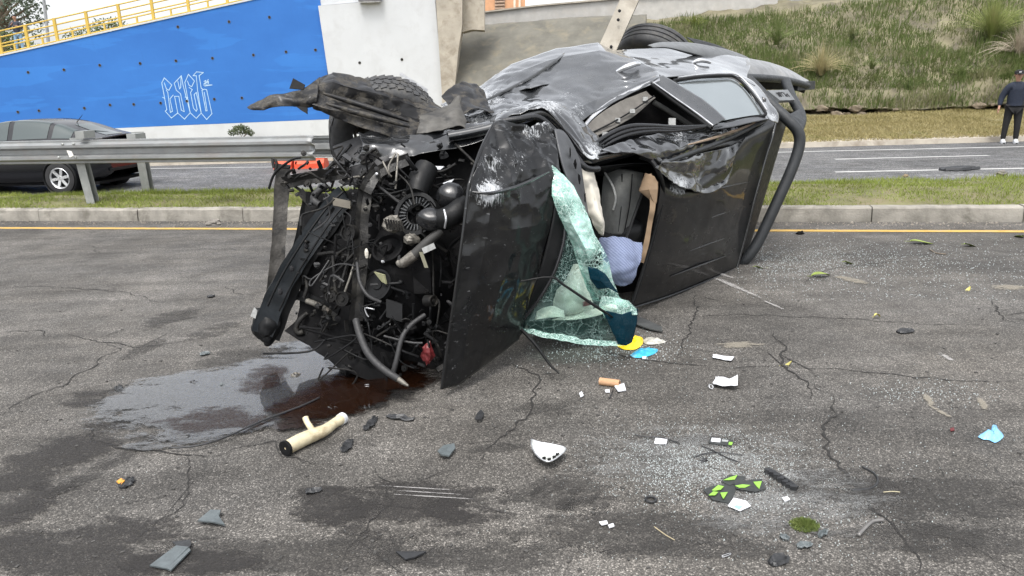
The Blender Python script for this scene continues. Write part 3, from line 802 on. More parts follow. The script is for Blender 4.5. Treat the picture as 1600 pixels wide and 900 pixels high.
def panel(name, rows, k, mat, parent=truck, nu=40, nv=30, amp=.0, scale=5., seed=0, th=.004, lin=False, auto=40, wr=True, ampf=None):
    G = surf(Qs(rows, k) if k else rows, nu, nv, lin)
    if amp: G = crumple(G, amp, scale, seed)
    if ampf:
        G2 = crumple(G, 1., 6.5, seed + 2)
        G = [[a.lerp(b, ampf(i / (nv - 1), j / (nu - 1))) for j, (a, b) in enumerate(zip(r, r2))] for i, (r, r2) in enumerate(zip(G, G2))]
    g = MB(); g.grid(G)
    return g.build(name, mat, parent, smooth=True, auto=auto, wear=wear if wr else None, solid=th)
def pipe(name, pts, r, mat, parent=truck, n=8, steps=4):
    g = MB(); g.tube([Q(*p) for p in pts], r, n, steps); return g.build(name, mat, parent, smooth=True, auto=50)

# ---- roof (faces the camera), its torn edges
roof = panel('roof', [[(985, 482, 0), (1045, 462, .0), (1100, 440, .0), (1151, 419, 0)],
               [(1003, 425, .0), (1060, 405, .03), (1115, 385, .03), (1164, 370, 0)],
               [(1020, 360, .0), (1075, 340, .035), (1130, 320, .035), (1179, 310, 0)],
               [(1030, 305, .02), (1075, 300, .03), (1140, 268, .02), (1194, 255, 0)],
               [(1033, 275, .0), (1080, 270, -.07), (1150, 228, -.02), (1204, 215, 0)],
               [(1036, 262, .0), (1095, 238, -.06), (1158, 214, -.04), (1211, 190, -.02)],
               [(1030, 256, -.02), (1095, 226, -.10), (1160, 202, -.09), (1214, 178, -.07)]], 'u', M['paint_roof'], nu=70, nv=70, amp=.005, scale=3.2)
# pressed ribs of the roof, as slim raised swages
for a, b in (((1062, 398), (1150, 366)), ((1075, 352), (1165, 322)), ((1048, 432), (1140, 398)), ((1098, 300), (1172, 284))):
    g = MB(); g.tube([Q(*a, 'u', .028), Q((a[0] + b[0]) / 2, (a[1] + b[1]) / 2, 'u', .036), Q(*b, 'u', .012)], [.003, .010, .003], 6, 5); g.build('roof_swage', M['paint_roof'], roof, smooth=True, wear=wear)
panel('buckled_roof_panel', [[(1022, 262, .05), (1050, 285, .055), (1080, 298, .06), (1110, 302, .06), (1138, 284, .04)],
                    [(1028, 258, .02), (1058, 270, .0), (1090, 280, .0), (1118, 280, .0), (1145, 262, .02)],
                    [(1032, 254, .03), (1070, 254, .02), (1100, 258, -.02), (1128, 262, .03), (1150, 240, .03)],
                    [(1036, 250, .0), (1075, 243, -.02), (1110, 236, -.03), (1140, 228, -.02), (1165, 215, .0)]], 'u', M['paint'], nu=46, nv=34, amp=.03, scale=7, seed=4)
pipe('roof_front_edge', [(1000, 245, 'd', 5.0), (1018, 252, 'd', 4.98), (1030, 272, 'd', 4.98), (1036, 300, 'u', .01), (1026, 350, 'u', .01), (1006, 420, 'u', .01), (986, 481, 'u', .01)], .016, M['plastic'])
pipe('roof_rear_edge', [(1214, 180, 'u', -.05), (1206, 215, 'u', 0), (1194, 256, 'u', 0), (1179, 311, 'u', 0), (1164, 371, 'u', 0), (1151, 419, 'u', 0)], .014, M['paint'])
pipe('roof_ground_trim', [(986, 482, 'u', .012), (1045, 463, 'u', .012), (1100, 441, 'u', .012), (1150, 420, 'u', .012)], .006, M['bar_coat'])
# rear wall of the cab
panel('cab_rear_panel', [[LP(.02, -.02, 0), LP(.05, -.5, 0), LP(.1, -1.2, 0)], [LP(.02, -.02, .8), LP(.06, -.5, .8), LP(.1, -1.2, .8)], [LP(.0, -.06, 1.47), LP(.06, -.5, 1.6), LP(.1, -1.2, 1.68)]], None, M['paint_roof'], nu=14, nv=14)
panel('cab_rear_edge', Qs([[(1214, 182, -.04), (1194, 256, -.0), (1164, 371, -.0), (1150, 419, 0)], [(1228, 196, -.12), (1210, 256, -.08), (1174, 375, -.08), (1154, 422, -.05)]], 'u'), None, M['plastic'], nu=12, nv=6)
# ---- side rail over the doors: buckled strips
panel('roof_side_rail', [[(1030, 256, -.02), (1070, 243, -.03), (1110, 228, -.04), (1160, 208, -.05), (1213, 182, -.05)],
                    [(990, 240, -.02), (1050, 232, -.03), (1105, 215, -.05), (1160, 196, -.06), (1214, 172, -.08)],
                    [(960, 240, -.05), (1030, 222, -.10), (1100, 206, -.12), (1155, 190, -.12), (1210, 162, -.12)],
                    [(935, 236, -.10), (1010, 212, -.16), (1085, 202, -.18), (1140, 190, -.18), (1205, 155, -.17)]], 'u', M['paint'], nu=80, nv=26, amp=.022, scale=6.5, seed=2)
pipe('rail_gutter', [(1034, 256, 'u', .02), (1075, 241, 'u', .02), (1120, 224, 'u', .01), (1165, 204, 'u', .01), (1212, 178, 'u', 0)], [.010, .016, .018, .016, .012], M['bar_coat'])
pipe('bare_fold', [(1075, 226, 'u', .0), (1110, 217, 'u', .0), (1150, 204, 'u', -.01), (1185, 190, 'u', -.02)], [.004, .010, .012, .004], simple('rust_fold', (.30, .23, .17), .6, .3), n=6)
for k, (y0, dd) in enumerate(((0, 0), (7, .03), (14, .06))):
    pipe('door_seal', [(930, 238 - y0, 'd', 4.86 - dd), (955, 222 - y0, 'd', 4.92), (985, 210 - y0 * .9, 'd', 5.0), (1020, 205 - y0 * .6, 'd', 5.12), (1060, 204 - y0 * .4, 'd', 5.3), (1110, 196, 'd', 5.5)], [.012, .016, .018, .016, .013, .010], M['plastic_gloss'])
# ---- buckled A-pillar and wing edge
pipe('windscreen_pillar', [(700, 214, 'd', 4.45), (760, 203, 'd', 4.5), (812, 186, 'd', 4.55), (848, 176, 'd', 4.6), (880, 200, 'd', 4.62), (905, 232, 'd', 4.62), (922, 248, 'd', 4.62), (945, 243, 'd', 4.72), (1000, 236, 'd', 5.0), (1034, 255, 'd', 5.05)], [.03, .035, .045, .05, .045, .04, .03, .028, .024, .02], M['paint'], n=10)
pipe('pillar_seal', [(782, 190, 'd', 4.4), (815, 186, 'd', 4.42), (842, 184, 'd', 4.46), (868, 206, 'd', 4.5), (893, 235, 'd', 4.52), (915, 262, 'd', 4.52), (935, 264, 'd', 4.6)], .020, M['plastic_gloss'])
panel('pillar_skin', [[(770, 190, 4.5), (815, 178, 4.5), (850, 170, 4.52), (885, 205, 4.56), (915, 246, 4.56), (935, 250, 4.6)],
                 [(775, 183, 4.6), (820, 168, 4.6), (858, 164, 4.62), (895, 190, 4.7), (920, 225, 4.7), (938, 238, 4.7)],
                 [(780, 178, 4.8), (830, 162, 4.8), (868, 160, 4.8), (905, 185, 4.9), (928, 210, 4.9), (945, 228, 4.9)]], 'd', M['paint'], nu=60, nv=20, amp=.02, scale=9, seed=5)
panel('cowl_panel', [[(866, 202, 4.42), (880, 206, 4.46), (894, 226, 4.5), (906, 250, 4.5)],
                 [(872, 232, 4.36), (888, 246, 4.40), (900, 262, 4.46), (910, 280, 4.5)],
                 [(880, 262, 4.34), (894, 284, 4.38), (905, 298, 4.44), (914, 308, 4.5)],
                 [(892, 292, 4.34), (906, 318, 4.38), (914, 332, 4.44), (920, 345, 4.5)]], 'd', simple('cowl_grey', (.06, .063, .068), .5), nu=14, nv=14, th=.012)
for p in ((893, 238), (901, 256), (907, 279), (916, 309)):
    g = MB(); g.blob(Q(p[0] - 2, p[1], 'd', 4.39), .007, .01, .028, 7, 1.4, 5, seed=p[1]); g.build('clip', M['dark'], truck)
# ---- crushed front door (its outside faces up)
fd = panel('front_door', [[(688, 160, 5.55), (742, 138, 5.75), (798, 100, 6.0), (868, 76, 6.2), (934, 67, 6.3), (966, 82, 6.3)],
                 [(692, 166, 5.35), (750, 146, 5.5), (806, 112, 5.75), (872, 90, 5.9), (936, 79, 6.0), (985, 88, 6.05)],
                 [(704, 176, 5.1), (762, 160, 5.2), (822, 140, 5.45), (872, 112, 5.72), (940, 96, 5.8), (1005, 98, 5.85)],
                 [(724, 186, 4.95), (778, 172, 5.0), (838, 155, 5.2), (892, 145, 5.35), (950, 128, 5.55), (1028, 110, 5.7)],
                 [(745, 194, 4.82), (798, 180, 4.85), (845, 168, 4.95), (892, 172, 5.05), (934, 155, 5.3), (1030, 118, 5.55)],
                 [(765, 200, 4.75), (815, 184, 4.78), (860, 178, 4.85), (900, 196, 4.95), (924, 178, 5.15), (1030, 122, 5.5)]], 'd', M['paint_door_skylit'], nu=91, nv=61, amp=.007, scale=3.0, seed=8, lin=True, auto=9, ampf=lambda i, j: .035 * max(0, 1 - j * 1.6) + .012 * i)
pipe('door_crease', [(735, 168, 'd', 5.1), (790, 142, 'd', 5.4), (835, 118, 'd', 5.65), (872, 92, 'd', 5.85), (884, 78, 'd', 6.15)], [.006, .012, .012, .010, .004], M['paint'], n=6)
def handle(pts, r, parent):
    h = pipe('door_handle', pts, r, M['chrome'], parent, 10, 5)
    a, b = Q(*pts[0]), Q(*pts[-1]); mid = (a + b) / 2
    g = MB(); g.blob(mid + V((.01, .03, -.03)), .05, .05, .018, 12, .05); g.build('handle_recess', M['dark'], h, smooth=True)
handle([(964, 112, 'd', 5.7), (978, 105, 'd', 5.66), (992, 100, 'd', 5.68), (999, 100, 'd', 5.72)], [.014, .022, .022, .014], fd)
panel('door_lower_edge', [[(905, 205, 4.98), (926, 178, 5.16), (965, 150, 5.33), (1030, 120, 5.52)], [(907, 209, 4.96), (929, 183, 5.14), (968, 155, 5.31), (1031, 126, 5.5)]], 'd', M['bare'], nu=20, nv=3, wr=False)
# inside of the torn door: trim panel with clips, black void
trim = panel('door_trim', [[(908, 206, 5.0), (935, 180, 5.15), (970, 158, 5.3), (1010, 142, 5.45)], [(918, 210, 5.0), (945, 188, 5.15), (980, 168, 5.3), (1018, 150, 5.45)], [(930, 214, 5.0), (958, 200, 5.12), (990, 182, 5.28), (1024, 152, 5.42)]], 'd', simple('trim_back', (.105, .098, .088), .8, var=.3, scale=10), nu=30, nv=14, amp=.008, scale=12, wr=False)
for p, d in (((965, 188), 5.2), ((988, 174), 5.27), ((1008, 155), 5.4), ((945, 210), 5.05)):
    g = MB(); g.box(Q(*p, 'd', d - .03), RT * .035, UP * .03, FW * .02); g.build('trim_clip', M['label_white'], trim)
pipe('trim_rib', [(915, 212, 'd', 4.98), (950, 195, 'd', 5.1), (985, 175, 'd', 5.25), (1022, 150, 'd', 5.4)], .006, M['plastic'], trim)
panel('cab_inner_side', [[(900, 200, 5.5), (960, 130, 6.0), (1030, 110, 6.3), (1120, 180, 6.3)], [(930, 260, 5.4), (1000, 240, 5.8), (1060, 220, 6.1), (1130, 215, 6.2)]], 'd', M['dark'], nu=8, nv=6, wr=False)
pipe('window_lift_rail', [(1022, 160, 'd', 5.6), (1055, 180, 'd', 5.7), (1085, 200, 'd', 5.75)], .02, M['seat'])
g = MB(); g.box(Q(1050, 193, 'd', 5.28), RT * .05, UP * .075, FW * .015); g.build('lock_plate', M['label_white'], truck)
# ---- B-pillar, rear door, glass
panel('centre_pillar', [[(1018, 128, 5.5), (1050, 152, 5.52), (1085, 176, 5.52), (1112, 198, 5.5)], [(1024, 121, 5.56), (1060, 146, 5.58), (1095, 170, 5.58), (1122, 192, 5.56)], [(1036, 118, 5.62), (1070, 138, 5.64), (1104, 160, 5.64), (1134, 186, 5.62)]], 'd', M['paint_dusty_skylit'], nu=30, nv=10, amp=.004, scale=8)
pipe('pillar_seal', [(1016, 131, 'd', 5.47), (1050, 157, 'd', 5.49), (1084, 181, 'd', 5.49), (1110, 200, 'd', 5.47)], .014, M['plastic'])
pipe('bright_trim', [(1018, 127, 'd', 5.47), (1052, 151, 'd', 5.49), (1088, 176, 'd', 5.49), (1114, 196, 'd', 5.47)], .006, M['bare'])
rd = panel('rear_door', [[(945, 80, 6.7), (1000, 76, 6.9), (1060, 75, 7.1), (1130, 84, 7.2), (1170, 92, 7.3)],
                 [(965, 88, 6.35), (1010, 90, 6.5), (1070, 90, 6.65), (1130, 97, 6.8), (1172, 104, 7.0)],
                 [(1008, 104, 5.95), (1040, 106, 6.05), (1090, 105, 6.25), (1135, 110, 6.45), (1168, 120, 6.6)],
                 [(1036, 122, 5.68), (1060, 119, 5.85), (1100, 116, 6.0), (1146, 118, 6.2), (1180, 134, 6.35)]], 'd', M['paint_dusty_skylit'], nu=60, nv=34, amp=.006, scale=3)
handle([(1082, 98, 'd', 6.42), (1092, 94.5, 'd', 6.4), (1102, 95, 'd', 6.42), (1110, 98, 'd', 6.45)], [.012, .02, .02, .012], rd)
panel('rear_pillar', [[(1146, 118, 6.2), (1170, 122, 6.4), (1190, 140, 6.4), (1204, 162, 6.3)], [(1158, 130, 6.12), (1178, 142, 6.2), (1194, 160, 6.2), (1212, 172, 6.25)], [(1172, 146, 6.05), (1188, 160, 6.08), (1200, 176, 6.1), (1216, 182, 6.2)], [(1192, 182, 5.95), (1200, 186, 5.98), (1206, 190, 6.0), (1216, 192, 6.15)]], 'd', M['paint_dusty_skylit'], nu=26, nv=20, amp=.01, scale=6)
gl = [[(1056, 129, 5.72), (1090, 124, 5.9), (1128, 122, 6.05), (1146, 124, 6.12)], [(1080, 152, 5.7), (1110, 146, 5.82), (1146, 140, 5.96), (1166, 142, 6.02)], [(1112, 186, 5.66), (1140, 180, 5.74), (1170, 174, 5.86), (1188, 172, 5.92)], [(1117, 191, 5.65), (1143, 186, 5.73), (1172, 181, 5.83), (1192, 179, 5.9)]]
panel('rear_door_glass', gl, 'd', M['side_glass'], nu=20, nv=16, wr=False)
pipe('window_frame', [(1052, 126, 'd', 5.68), (1090, 120.5, 'd', 5.86), (1130, 118.5, 'd', 6.02), (1150, 121, 'd', 6.1), (1172, 142, 'd', 6.0), (1192, 170, 'd', 5.9), (1195, 180, 'd', 5.86), (1170, 185, 'd', 5.8), (1143, 190, 'd', 5.69), (1116, 195, 'd', 5.6), (1084, 160, 'd', 5.64), (1052, 126, 'd', 5.68)], .012, M['plastic'], n=8, steps=5)
pipe('window_trim', [(1060, 121, 'd', 5.74), (1095, 116.5, 'd', 5.92), (1132, 115, 'd', 6.1), (1154, 118, 'd', 6.16), (1178, 142, 'd', 6.1), (1198, 172, 'd', 5.95)], .007, M['bare'])
panel('door_frame_lower', [[(1116, 194, 5.6), (1145, 189, 5.68), (1172, 184, 5.78), (1196, 180, 5.88)], [(1112, 203, 5.52), (1145, 198, 5.6), (1172, 192, 5.7), (1200, 186, 5.84)]], 'd', M['paint'], nu=24, nv=6, amp=.004)
# ---- load bed
bs = panel('bed_side', [[(1166, 91, 7.3), (1200, 97, 7.55), (1232, 108, 7.95), (1264, 126, 8.3)], [(1166, 102, 6.98), (1200, 106, 7.3), (1232, 115, 7.75), (1264, 129, 8.2)], [(1160, 116, 6.72), (1196, 118, 7.1), (1230, 123, 7.6), (1262, 132, 8.1)]], 'd', simple('dusty_skylit_paint', (.10, .10, .098), .4, 0, var=.25, scale=5, bump=.1, coat=.5, dirt=(.17, .162, .148)), nu=40, nv=16, amp=.004)  # pale tone holds both dust and sky reflection painted into the base
panel('bed_side_lower', [[LP(.3, -1.0, 1.72), LP(1.2, -1.0, 1.76), LP(2.55, -.95, 1.72)], [LP(.3, -1.5, 1.70), LP(1.2, -1.5, 1.6), LP(2.5, -1.45, 1.66)]], None, M['paint'], nu=20, nv=8)
pipe('bed_rail', [(1165, 121, 'd', 6.8), (1200, 122.5, 'd', 7.15), (1232, 126, 'd', 7.65), (1262, 134, 'd', 8.1)], .035, M['bar_coat'])
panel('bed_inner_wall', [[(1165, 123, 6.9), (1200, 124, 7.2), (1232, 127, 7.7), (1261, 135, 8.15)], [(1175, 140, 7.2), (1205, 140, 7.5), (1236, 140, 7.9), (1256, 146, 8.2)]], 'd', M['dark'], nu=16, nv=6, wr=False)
panel('bed_floor', [[LP(.15, -1.1, .05), LP(1.2, -1.1, .05), LP(2.5, -1.1, .05)], [LP(.15, -1.1, 1.6), LP(1.2, -1.1, 1.62), LP(2.5, -1.1, 1.6)]], None, M['plastic'], nu=10, nv=10)
panel('bed_front_wall', [[LP(.22, -.62, .05), LP(.22, -1.15, .05)], [LP(.22, -.62, 1.6), LP(.22, -1.15, 1.6)]], None, M['plastic'], nu=8, nv=12)
panel('bed_side_ground', [[LP(.2, -.62, .05), LP(1.2, -.6, .04), LP(2.5, -.62, .05)], [LP(.2, -1.5, .08), LP(1.2, -1.5, .06), LP(2.5, -1.4, .08)]], None, M['paint'], nu=12, nv=8)
g = MB(); g.bar(Q(1243, 135, 'd', 7.9), Q(1270, 133, 'd', 8.3), .09, .05); g.build('tailgate_latch', M['bar_coat'], truck)
# wheel arch flare
panel('wheel_arch_flare', [[(1012, 71, 6.6), (1034, 66, 6.75), (1080, 67, 7.0), (1130, 76, 7.3), (1158, 85, 7.5), (1176, 94, 7.6)],
                    [(1016, 72, 6.5), (1040, 70, 6.6), (1085, 74, 6.85), (1130, 84, 7.15), (1156, 91, 7.35), (1177, 96, 7.5)],
                    [(1020, 74, 6.45), (1044, 74, 6.55), (1080, 82, 6.75), (1115, 91, 7.0), (1145, 96, 7.2), (1176, 97.5, 7.4)],
                    [(1024, 75, 6.5), (1046, 76, 6.6), (1078, 85, 6.8), (1113, 94, 7.05), (1145, 98, 7.25), (1175, 99, 7.45)]], 'd', simple('flare_plastic', (.10, .105, .108), .4, 0, var=.15, scale=6), nu=40, nv=14, wr=False)
panel('wheel_arch_liner', [[(1072, 58, 7.4), (1095, 63, 7.5), (1125, 72, 7.6), (1150, 84, 7.7)], [(1092, 72, 7.2), (1105, 76, 7.3), (1130, 80, 7.4), (1146, 86, 7.5)]], 'd', M['plastic'], nu=16, nv=6, wr=False)
# roll bar
bar = pipe('roll_bar_hoop', [(1168, 124, 'd', 6.7), (1182, 138, 'd', 6.62), (1208, 166, 'd', 6.55), (1234, 190, 'd', 6.5), (1247, 206, 'd', 6.5), (1249, 226, 'd', 6.52), (1238, 262, 'd', 6.55), (1212, 320, 'd', 6.6), (1186, 375, 'd', 6.66), (1168, 402, 'd', 6.7), (1156, 412, 'd', 6.75), (1140, 419, 'd', 6.8)], .049, M['bar_coat'], n=14, steps=5)
pipe('roll_bar_stay', [(1228, 128, 'd', 7.2), (1236, 150, 'd', 7.0), (1248, 172, 'd', 6.85), (1252, 188, 'd', 6.7), (1246, 204, 'd', 6.55)], .046, M['bar_coat'], n=12)
plate = MB(); PL = [Q(1199, 141, 'd', 6.62), Q(1231, 140, 'd', 6.88), Q(1242, 156, 'd', 6.84), Q(1219, 157, 'd', 6.58)]; plate.plate(PL, .03); plate = plate.build('roll_bar_plate', simple('skylit_plate', (.15, .157, .162), .45, .2), bar)  # plate colour lightened to stand in for reflected sky
g = MB(); g.plate([Q(1234, 178, 'd', 6.52), Q(1250, 170, 'd', 6.78), Q(1258, 184, 'd', 6.74), Q(1256, 190, 'd', 6.6), Q(1246, 200, 'd', 6.5)], .04); g.build('roll_bar_gusset', M['bar_coat'], bar)
# lettering on the plate (upside down, the truck being over)
LET = {'H': [((0, 0), (0, 1)), ((.7, 0), (.7, 1)), ((0, .5), (.7, .5))], 'I': [((.1, 0), (.1, 1))], 'L': [((0, 1), (0, 0)), ((0, 0), (.6, 0))], 'U': [((0, 1), (0, 0)), ((0, 0), (.7, 0)), ((.7, 0), (.7, 1))], 'X': [((0, 0), (.7, 1)), ((.7, 0), (0, 1))]}
pc = (PL[0] + PL[1] + PL[2] + PL[3]) / 4; ex = (PL[1] - PL[0] + PL[2] - PL[3]).normalized(); nn = V((0, 0, 0))
for i in range(4): nn += (PL[i] - PL[0]).cross(PL[(i + 1) % 4] - PL[0])
nn.normalize()
if nn.dot(CP - pc) > 0: pc = pc + nn * .033
else: nn = -nn; pc = pc + nn * .003
ex = (ex - nn * ex.dot(nn)).normalized()
ey = nn.cross(ex).normalized()
if ey.dot(UP) < 0: ey = -ey
g = MB(); x = 0.; hh = .052; k = 0
for ch in 'HILUX':
    for (a, b) in LET[ch]:
        f2 = lambda q: pc - ex * ((x + q[0]) * hh - .102) - ey * ((q[1] - .5) * hh) + nn * (.0004 * k)
        k += 1
        g.bar(f2(a), f2(b), .0115, .004, nn.cross(f2(b) - f2(a)))
    x += .45 if ch == 'I' else 1.0
g.build('lettering', M['hole'], bar)
# ---- wheels
def wheel(c, axis, R=.385, W=.25, name='wheel', tread=True, tb=.010):
    axis = V(axis).normalized(); t = MB(); N = 48
    prof = [(R * .62, -W * .42), (R * .80, -W * .5), (R * .94, -W * .47), (R, -W * .36), (R, -W * .24), (R * .975, -W * .22), (R * .975, -W * .19), (R, -W * .17), (R * 1.004, -W * .03), (R * .98, -W * .02), (R * .98, W * .02), (R * 1.004, W * .03), (R, W * .17), (R * .975, W * .19), (R * .975, W * .22), (R, W * .24), (R, W * .36), (R * .94, W * .47), (R * .80, W * .5), (R * .62, W * .42), (R * .60, 0)]
    t.lathe(prof, c, axis, N, True); w_ = t.build(name, M['rubber'], truck, smooth=True, auto=50)
    a = axis.orthogonal().normalized(); b = axis.cross(a)
    if tread:
        t = MB()
        for k in range(44):
            for row, (h0, h1, off) in enumerate(((-.36, -.14, 0), (-.11, .11, .5), (.14, .36, 0))):
                th = 2 * math.pi * (k + off) / 44; sk = .06 * (1 if row != 1 else -1)
                r0 = a * math.cos(th) + b * math.sin(th); tg = axis.cross(r0)
                t.box(V(c) + r0 * (R + .004) + axis * W * (h0 + h1) / 2, tg * .040 + axis * sk * .3, axis * W * (h1 - h0) * .92, r0 * tb)
        t.build('tread_blocks', M['rubber'], w_)
    t = MB(); t.lathe([(R * .60, -W * .40), (R * .56, -W * .36), (R * .53, W * .1), (R * .56, W * .36), (R * .60, W * .40)], c, axis, 32); rim = t.build('rim', M['alu'], w_, smooth=True)
    t = MB()
    for sgn in (-1, 1): t.lathe([(.001, sgn * W * .18), (R * .2, sgn * W * .2), (R * .22, sgn * W * .1)], c, axis, 20)
    for k in range(6):
        th = 2 * math.pi * k / 6; r0 = a * math.cos(th) + b * math.sin(th)
        t.bar(V(c) + r0 * R * .15 + axis * W * .12, V(c) + r0 * R * .55 + axis * W * .16, .07, .03, axis.cross(r0))
    t.build('spokes', M['alu'], w_)
    return w_
wheel(Q(604, 210, 'd', 5.0), UP * .62 + FW * .74 + RT * -.20, .375, .27, tb=.005)
wheel(Q(1022, 93, 'd', 7.9), UP * .9 + FW * .35 + RT * .42, .42, .26, tread=False)
wheel(LP(-2.5, -1.55, .12), TW, .38, .24, tread=False)
wheel(LP(1.2, -1.5, .12), TW, .38, .24, tread=False)
# chassis
for ww in (.45, 1.0):
    g = MB(); g.bar(LP(-2.4, -1.35, ww), LP(2.4, -1.35, ww), .16, .08, TU); g.build('chassis_rail', M['greasy'], truck)
for s in (-1.8, -1, .4, 1.7, 2.3):
    g = MB(); g.bar(LP(s, -1.35, .45), LP(s, -1.35, 1.0), .1, .06, TU); g.build('cross_member', M['greasy'], truck)
g = MB(); g.tube([LP(1.2, -1.5, .12), LP(1.2, -1.5, 1.55), Q(1022, 100, 'd', 7.9)], .06, 10); g.build('rear_axle', M['greasy'], truck)
panel('cab_floor', [[LP(-2.2, -1.25, .1), LP(0, -1.25, .1)], [LP(-2.2, -1.25, 1.1), LP(0, -1.25, 1.4)]], None, M['under'], nu=8, nv=8, wr=False)
panel('door_side_ground', [[LP(-2.2, -.6, .0), LP(-1, -.5, .0), LP(.0, -.3, .0)], [LP(-2.2, -1.3, .05), LP(-1, -1.3, .05), LP(0, -1.3, .05)]], None, M['paint'], nu=12, nv=8)
panel('sill_side', [[LP(-2.0, -1.0, 1.3), LP(-.6, -1.05, 1.56), LP(.3, -1.05, 1.66)], [LP(-2.0, -1.45, 1.15), LP(-.6, -1.5, 1.4), LP(.3, -1.5, 1.5)]], None, M['paint'], nu=14, nv=8, amp=.02)
# ---- hood
hood = panel('hood', [[(690, 608, 3.98), (718, 600, 4.05), (748, 578, 4.15), (782, 552, 4.3), (810, 530, 4.42)],
                 [(699, 540, 3.95), (728, 530, 4.0), (762, 516, 4.1), (798, 496, 4.25), (822, 484, 4.36)],
                 [(712, 450, 3.90), (745, 446, 3.95), (785, 438, 4.05), (818, 430, 4.2), (842, 420, 4.3)],
                 [(724, 360, 3.86), (760, 362, 3.92), (805, 358, 4.06), (838, 352, 4.18), (860, 346, 4.26)],
                 [(732, 300, 3.86), (770, 306, 3.9), (812, 302, 4.1), (848, 300, 4.2), (868, 300, 4.26)],
                 [(736, 278, 3.88), (772, 280, 4.0), (815, 268, 4.12), (850, 262, 4.22), (873, 268, 4.28)],
                 [(752, 232, 4.02), (785, 238, 4.10), (822, 226, 4.24), (852, 222, 4.32), (870, 232, 4.34)],
                 [(772, 192, 4.2), (800, 197, 4.25), (828, 202, 4.34), (850, 192, 4.4), (866, 202, 4.42)]], 'd', M['paint_roof'], nu=81, nv=113, amp=.008, scale=5, seed=11, lin=True, auto=9, ampf=lambda i, j: .055 * max(0, (i - .52) / .48) ** .7 + .014 * math.sin(math.pi * i))
pipe('hood_front_edge', [(772, 192, 'd', 4.19), (752, 232, 'd', 4.0), (736, 278, 'd', 3.87), (731, 300, 'd', 3.85), (724, 360, 'd', 3.85), (712, 450, 'd', 3.89), (699, 540, 'd', 3.94), (690, 608, 'd', 3.97)], .009, M['paint_roof'], hood, n=8)
pipe('hood_fold', [(738, 300, 'd', 3.85), (765, 302, 'd', 3.87), (800, 294, 'd', 4.02), (830, 282, 'd', 4.1), (858, 268, 'd', 4.2)], [.004, .010, .012, .010, .004], M['paint'], hood, n=6)
pipe('windscreen_lower_seal', [(884, 340, 'd', 4.27), (880, 380, 'd', 4.28), (866, 425, 'd', 4.3), (846, 462, 'd', 4.33), (824, 492, 'd', 4.38), (812, 506, 'd', 4.4)], .011, M['plastic_gloss'])
panel('cowl_lower', [[(868, 300, 4.28), (862, 350, 4.27), (844, 420, 4.32), (822, 484, 4.38), (808, 530, 4.44)], [(886, 300, 4.30), (884, 345, 4.3), (868, 425, 4.34), (836, 482, 4.42), (816, 520, 4.48)]], 'd', M['plastic'], nu=30, nv=6, wr=False)
# underside frame of the hood
panel('hood_inner_frame', [[(775, 200, 4.26), (742, 290, 3.96), (730, 360, 3.94), (718, 450, 3.98), (706, 540, 4.04), (698, 600, 4.07)], [(800, 215, 4.36), (775, 295, 4.1), (765, 360, 4.05), (755, 450, 4.08), (740, 535, 4.12), (735, 590, 4.18)]], 'd', M['dark'], nu=40, nv=8, wr=False)
# ---- windscreen: draped shattered glass
sc_rows = [[(862, 258, 4.24), (870, 264, 4.24), (880, 272, 4.25), (892, 286, 4.27)],
           [(862, 306, 4.2), (880, 308, 4.18), (898, 312, 4.22), (914, 324, 4.26)],
           [(876, 345, 4.22), (894, 350, 4.16), (914, 352, 4.22), (930, 366, 4.26)],
           [(894, 385, 4.28), (914, 388, 4.18), (933, 390, 4.24), (950, 402, 4.28)],
           [(906, 420, 4.3), (922, 422, 4.28), (940, 426, 4.3), (958, 438, 4.34)],
           [(916, 450, 4.38), (936, 452, 4.34), (955, 456, 4.36), (968, 464, 4.4)],
           [(925, 468, 4.44), (945, 472, 4.4), (968, 478, 4.42), (992, 482, 4.46)]]
ws = panel('windscreen', sc_rows, 'd', M['screen'], nu=46, nv=85, amp=.012, scale=16, seed=3, wr=False, lin=True, auto=8)
me = ws.data; at = me.attributes.new('wear', 'FLOAT', 'POINT'); at.data.foreach_set('value', [.30 + .85 * noise.noise(v.co * 9) + .35 * noise.noise(v.co * 25) for v in me.vertices])
panel('windscreen_pane', [[(884, 345, 4.28), (896, 360, 4.3), (908, 390, 4.32), (912, 420, 4.34)],
                 [(868, 425, 4.31), (890, 430, 4.3), (908, 436, 4.3), (922, 445, 4.34)],
                 [(840, 468, 4.36), (870, 470, 4.32), (905, 472, 4.32), (940, 474, 4.4)],
                 [(816, 500, 4.42), (860, 506, 4.36), (910, 508, 4.36), (960, 500, 4.42)],
                 [(814, 516, 4.44), (860, 524, 4.38), (910, 530, 4.38), (962, 534, 4.44)]], 'd', M['screen_pane'], nu=50, nv=50, amp=.010, scale=6, seed=6, wr=False)
for rows in ([[(940, 462, 4.34), (958, 464, 4.30), (982, 470, 4.34)], [(936, 478, 4.36), (962, 482, 4.31), (994, 482, 4.36)], [(944, 496, 4.38), (968, 494, 4.33), (996, 492, 4.36)]],):
    fr = panel('frosted_glass_fold', rows, 'd', M['screen'], nu=21, nv=21, amp=.008, scale=18, seed=31, wr=False, lin=True, auto=8)
    at = fr.data.attributes.new('wear', 'FLOAT', 'POINT'); at.data.foreach_set('value', [.25 + .6 * noise.noise(v.co * 14) for v in fr.data.vertices])
panel('windscreen_shade_band', [[(918, 416, 4.27), (934, 420, 4.26), (946, 428, 4.28)], [(922, 436, 4.29), (940, 440, 4.27), (958, 446, 4.30)], [(934, 452, 4.31), (950, 450, 4.29), (966, 458, 4.32)]], 'd', M['screen_band'], nu=21, nv=21, amp=.006, scale=18, seed=8, wr=False, lin=True, auto=8)
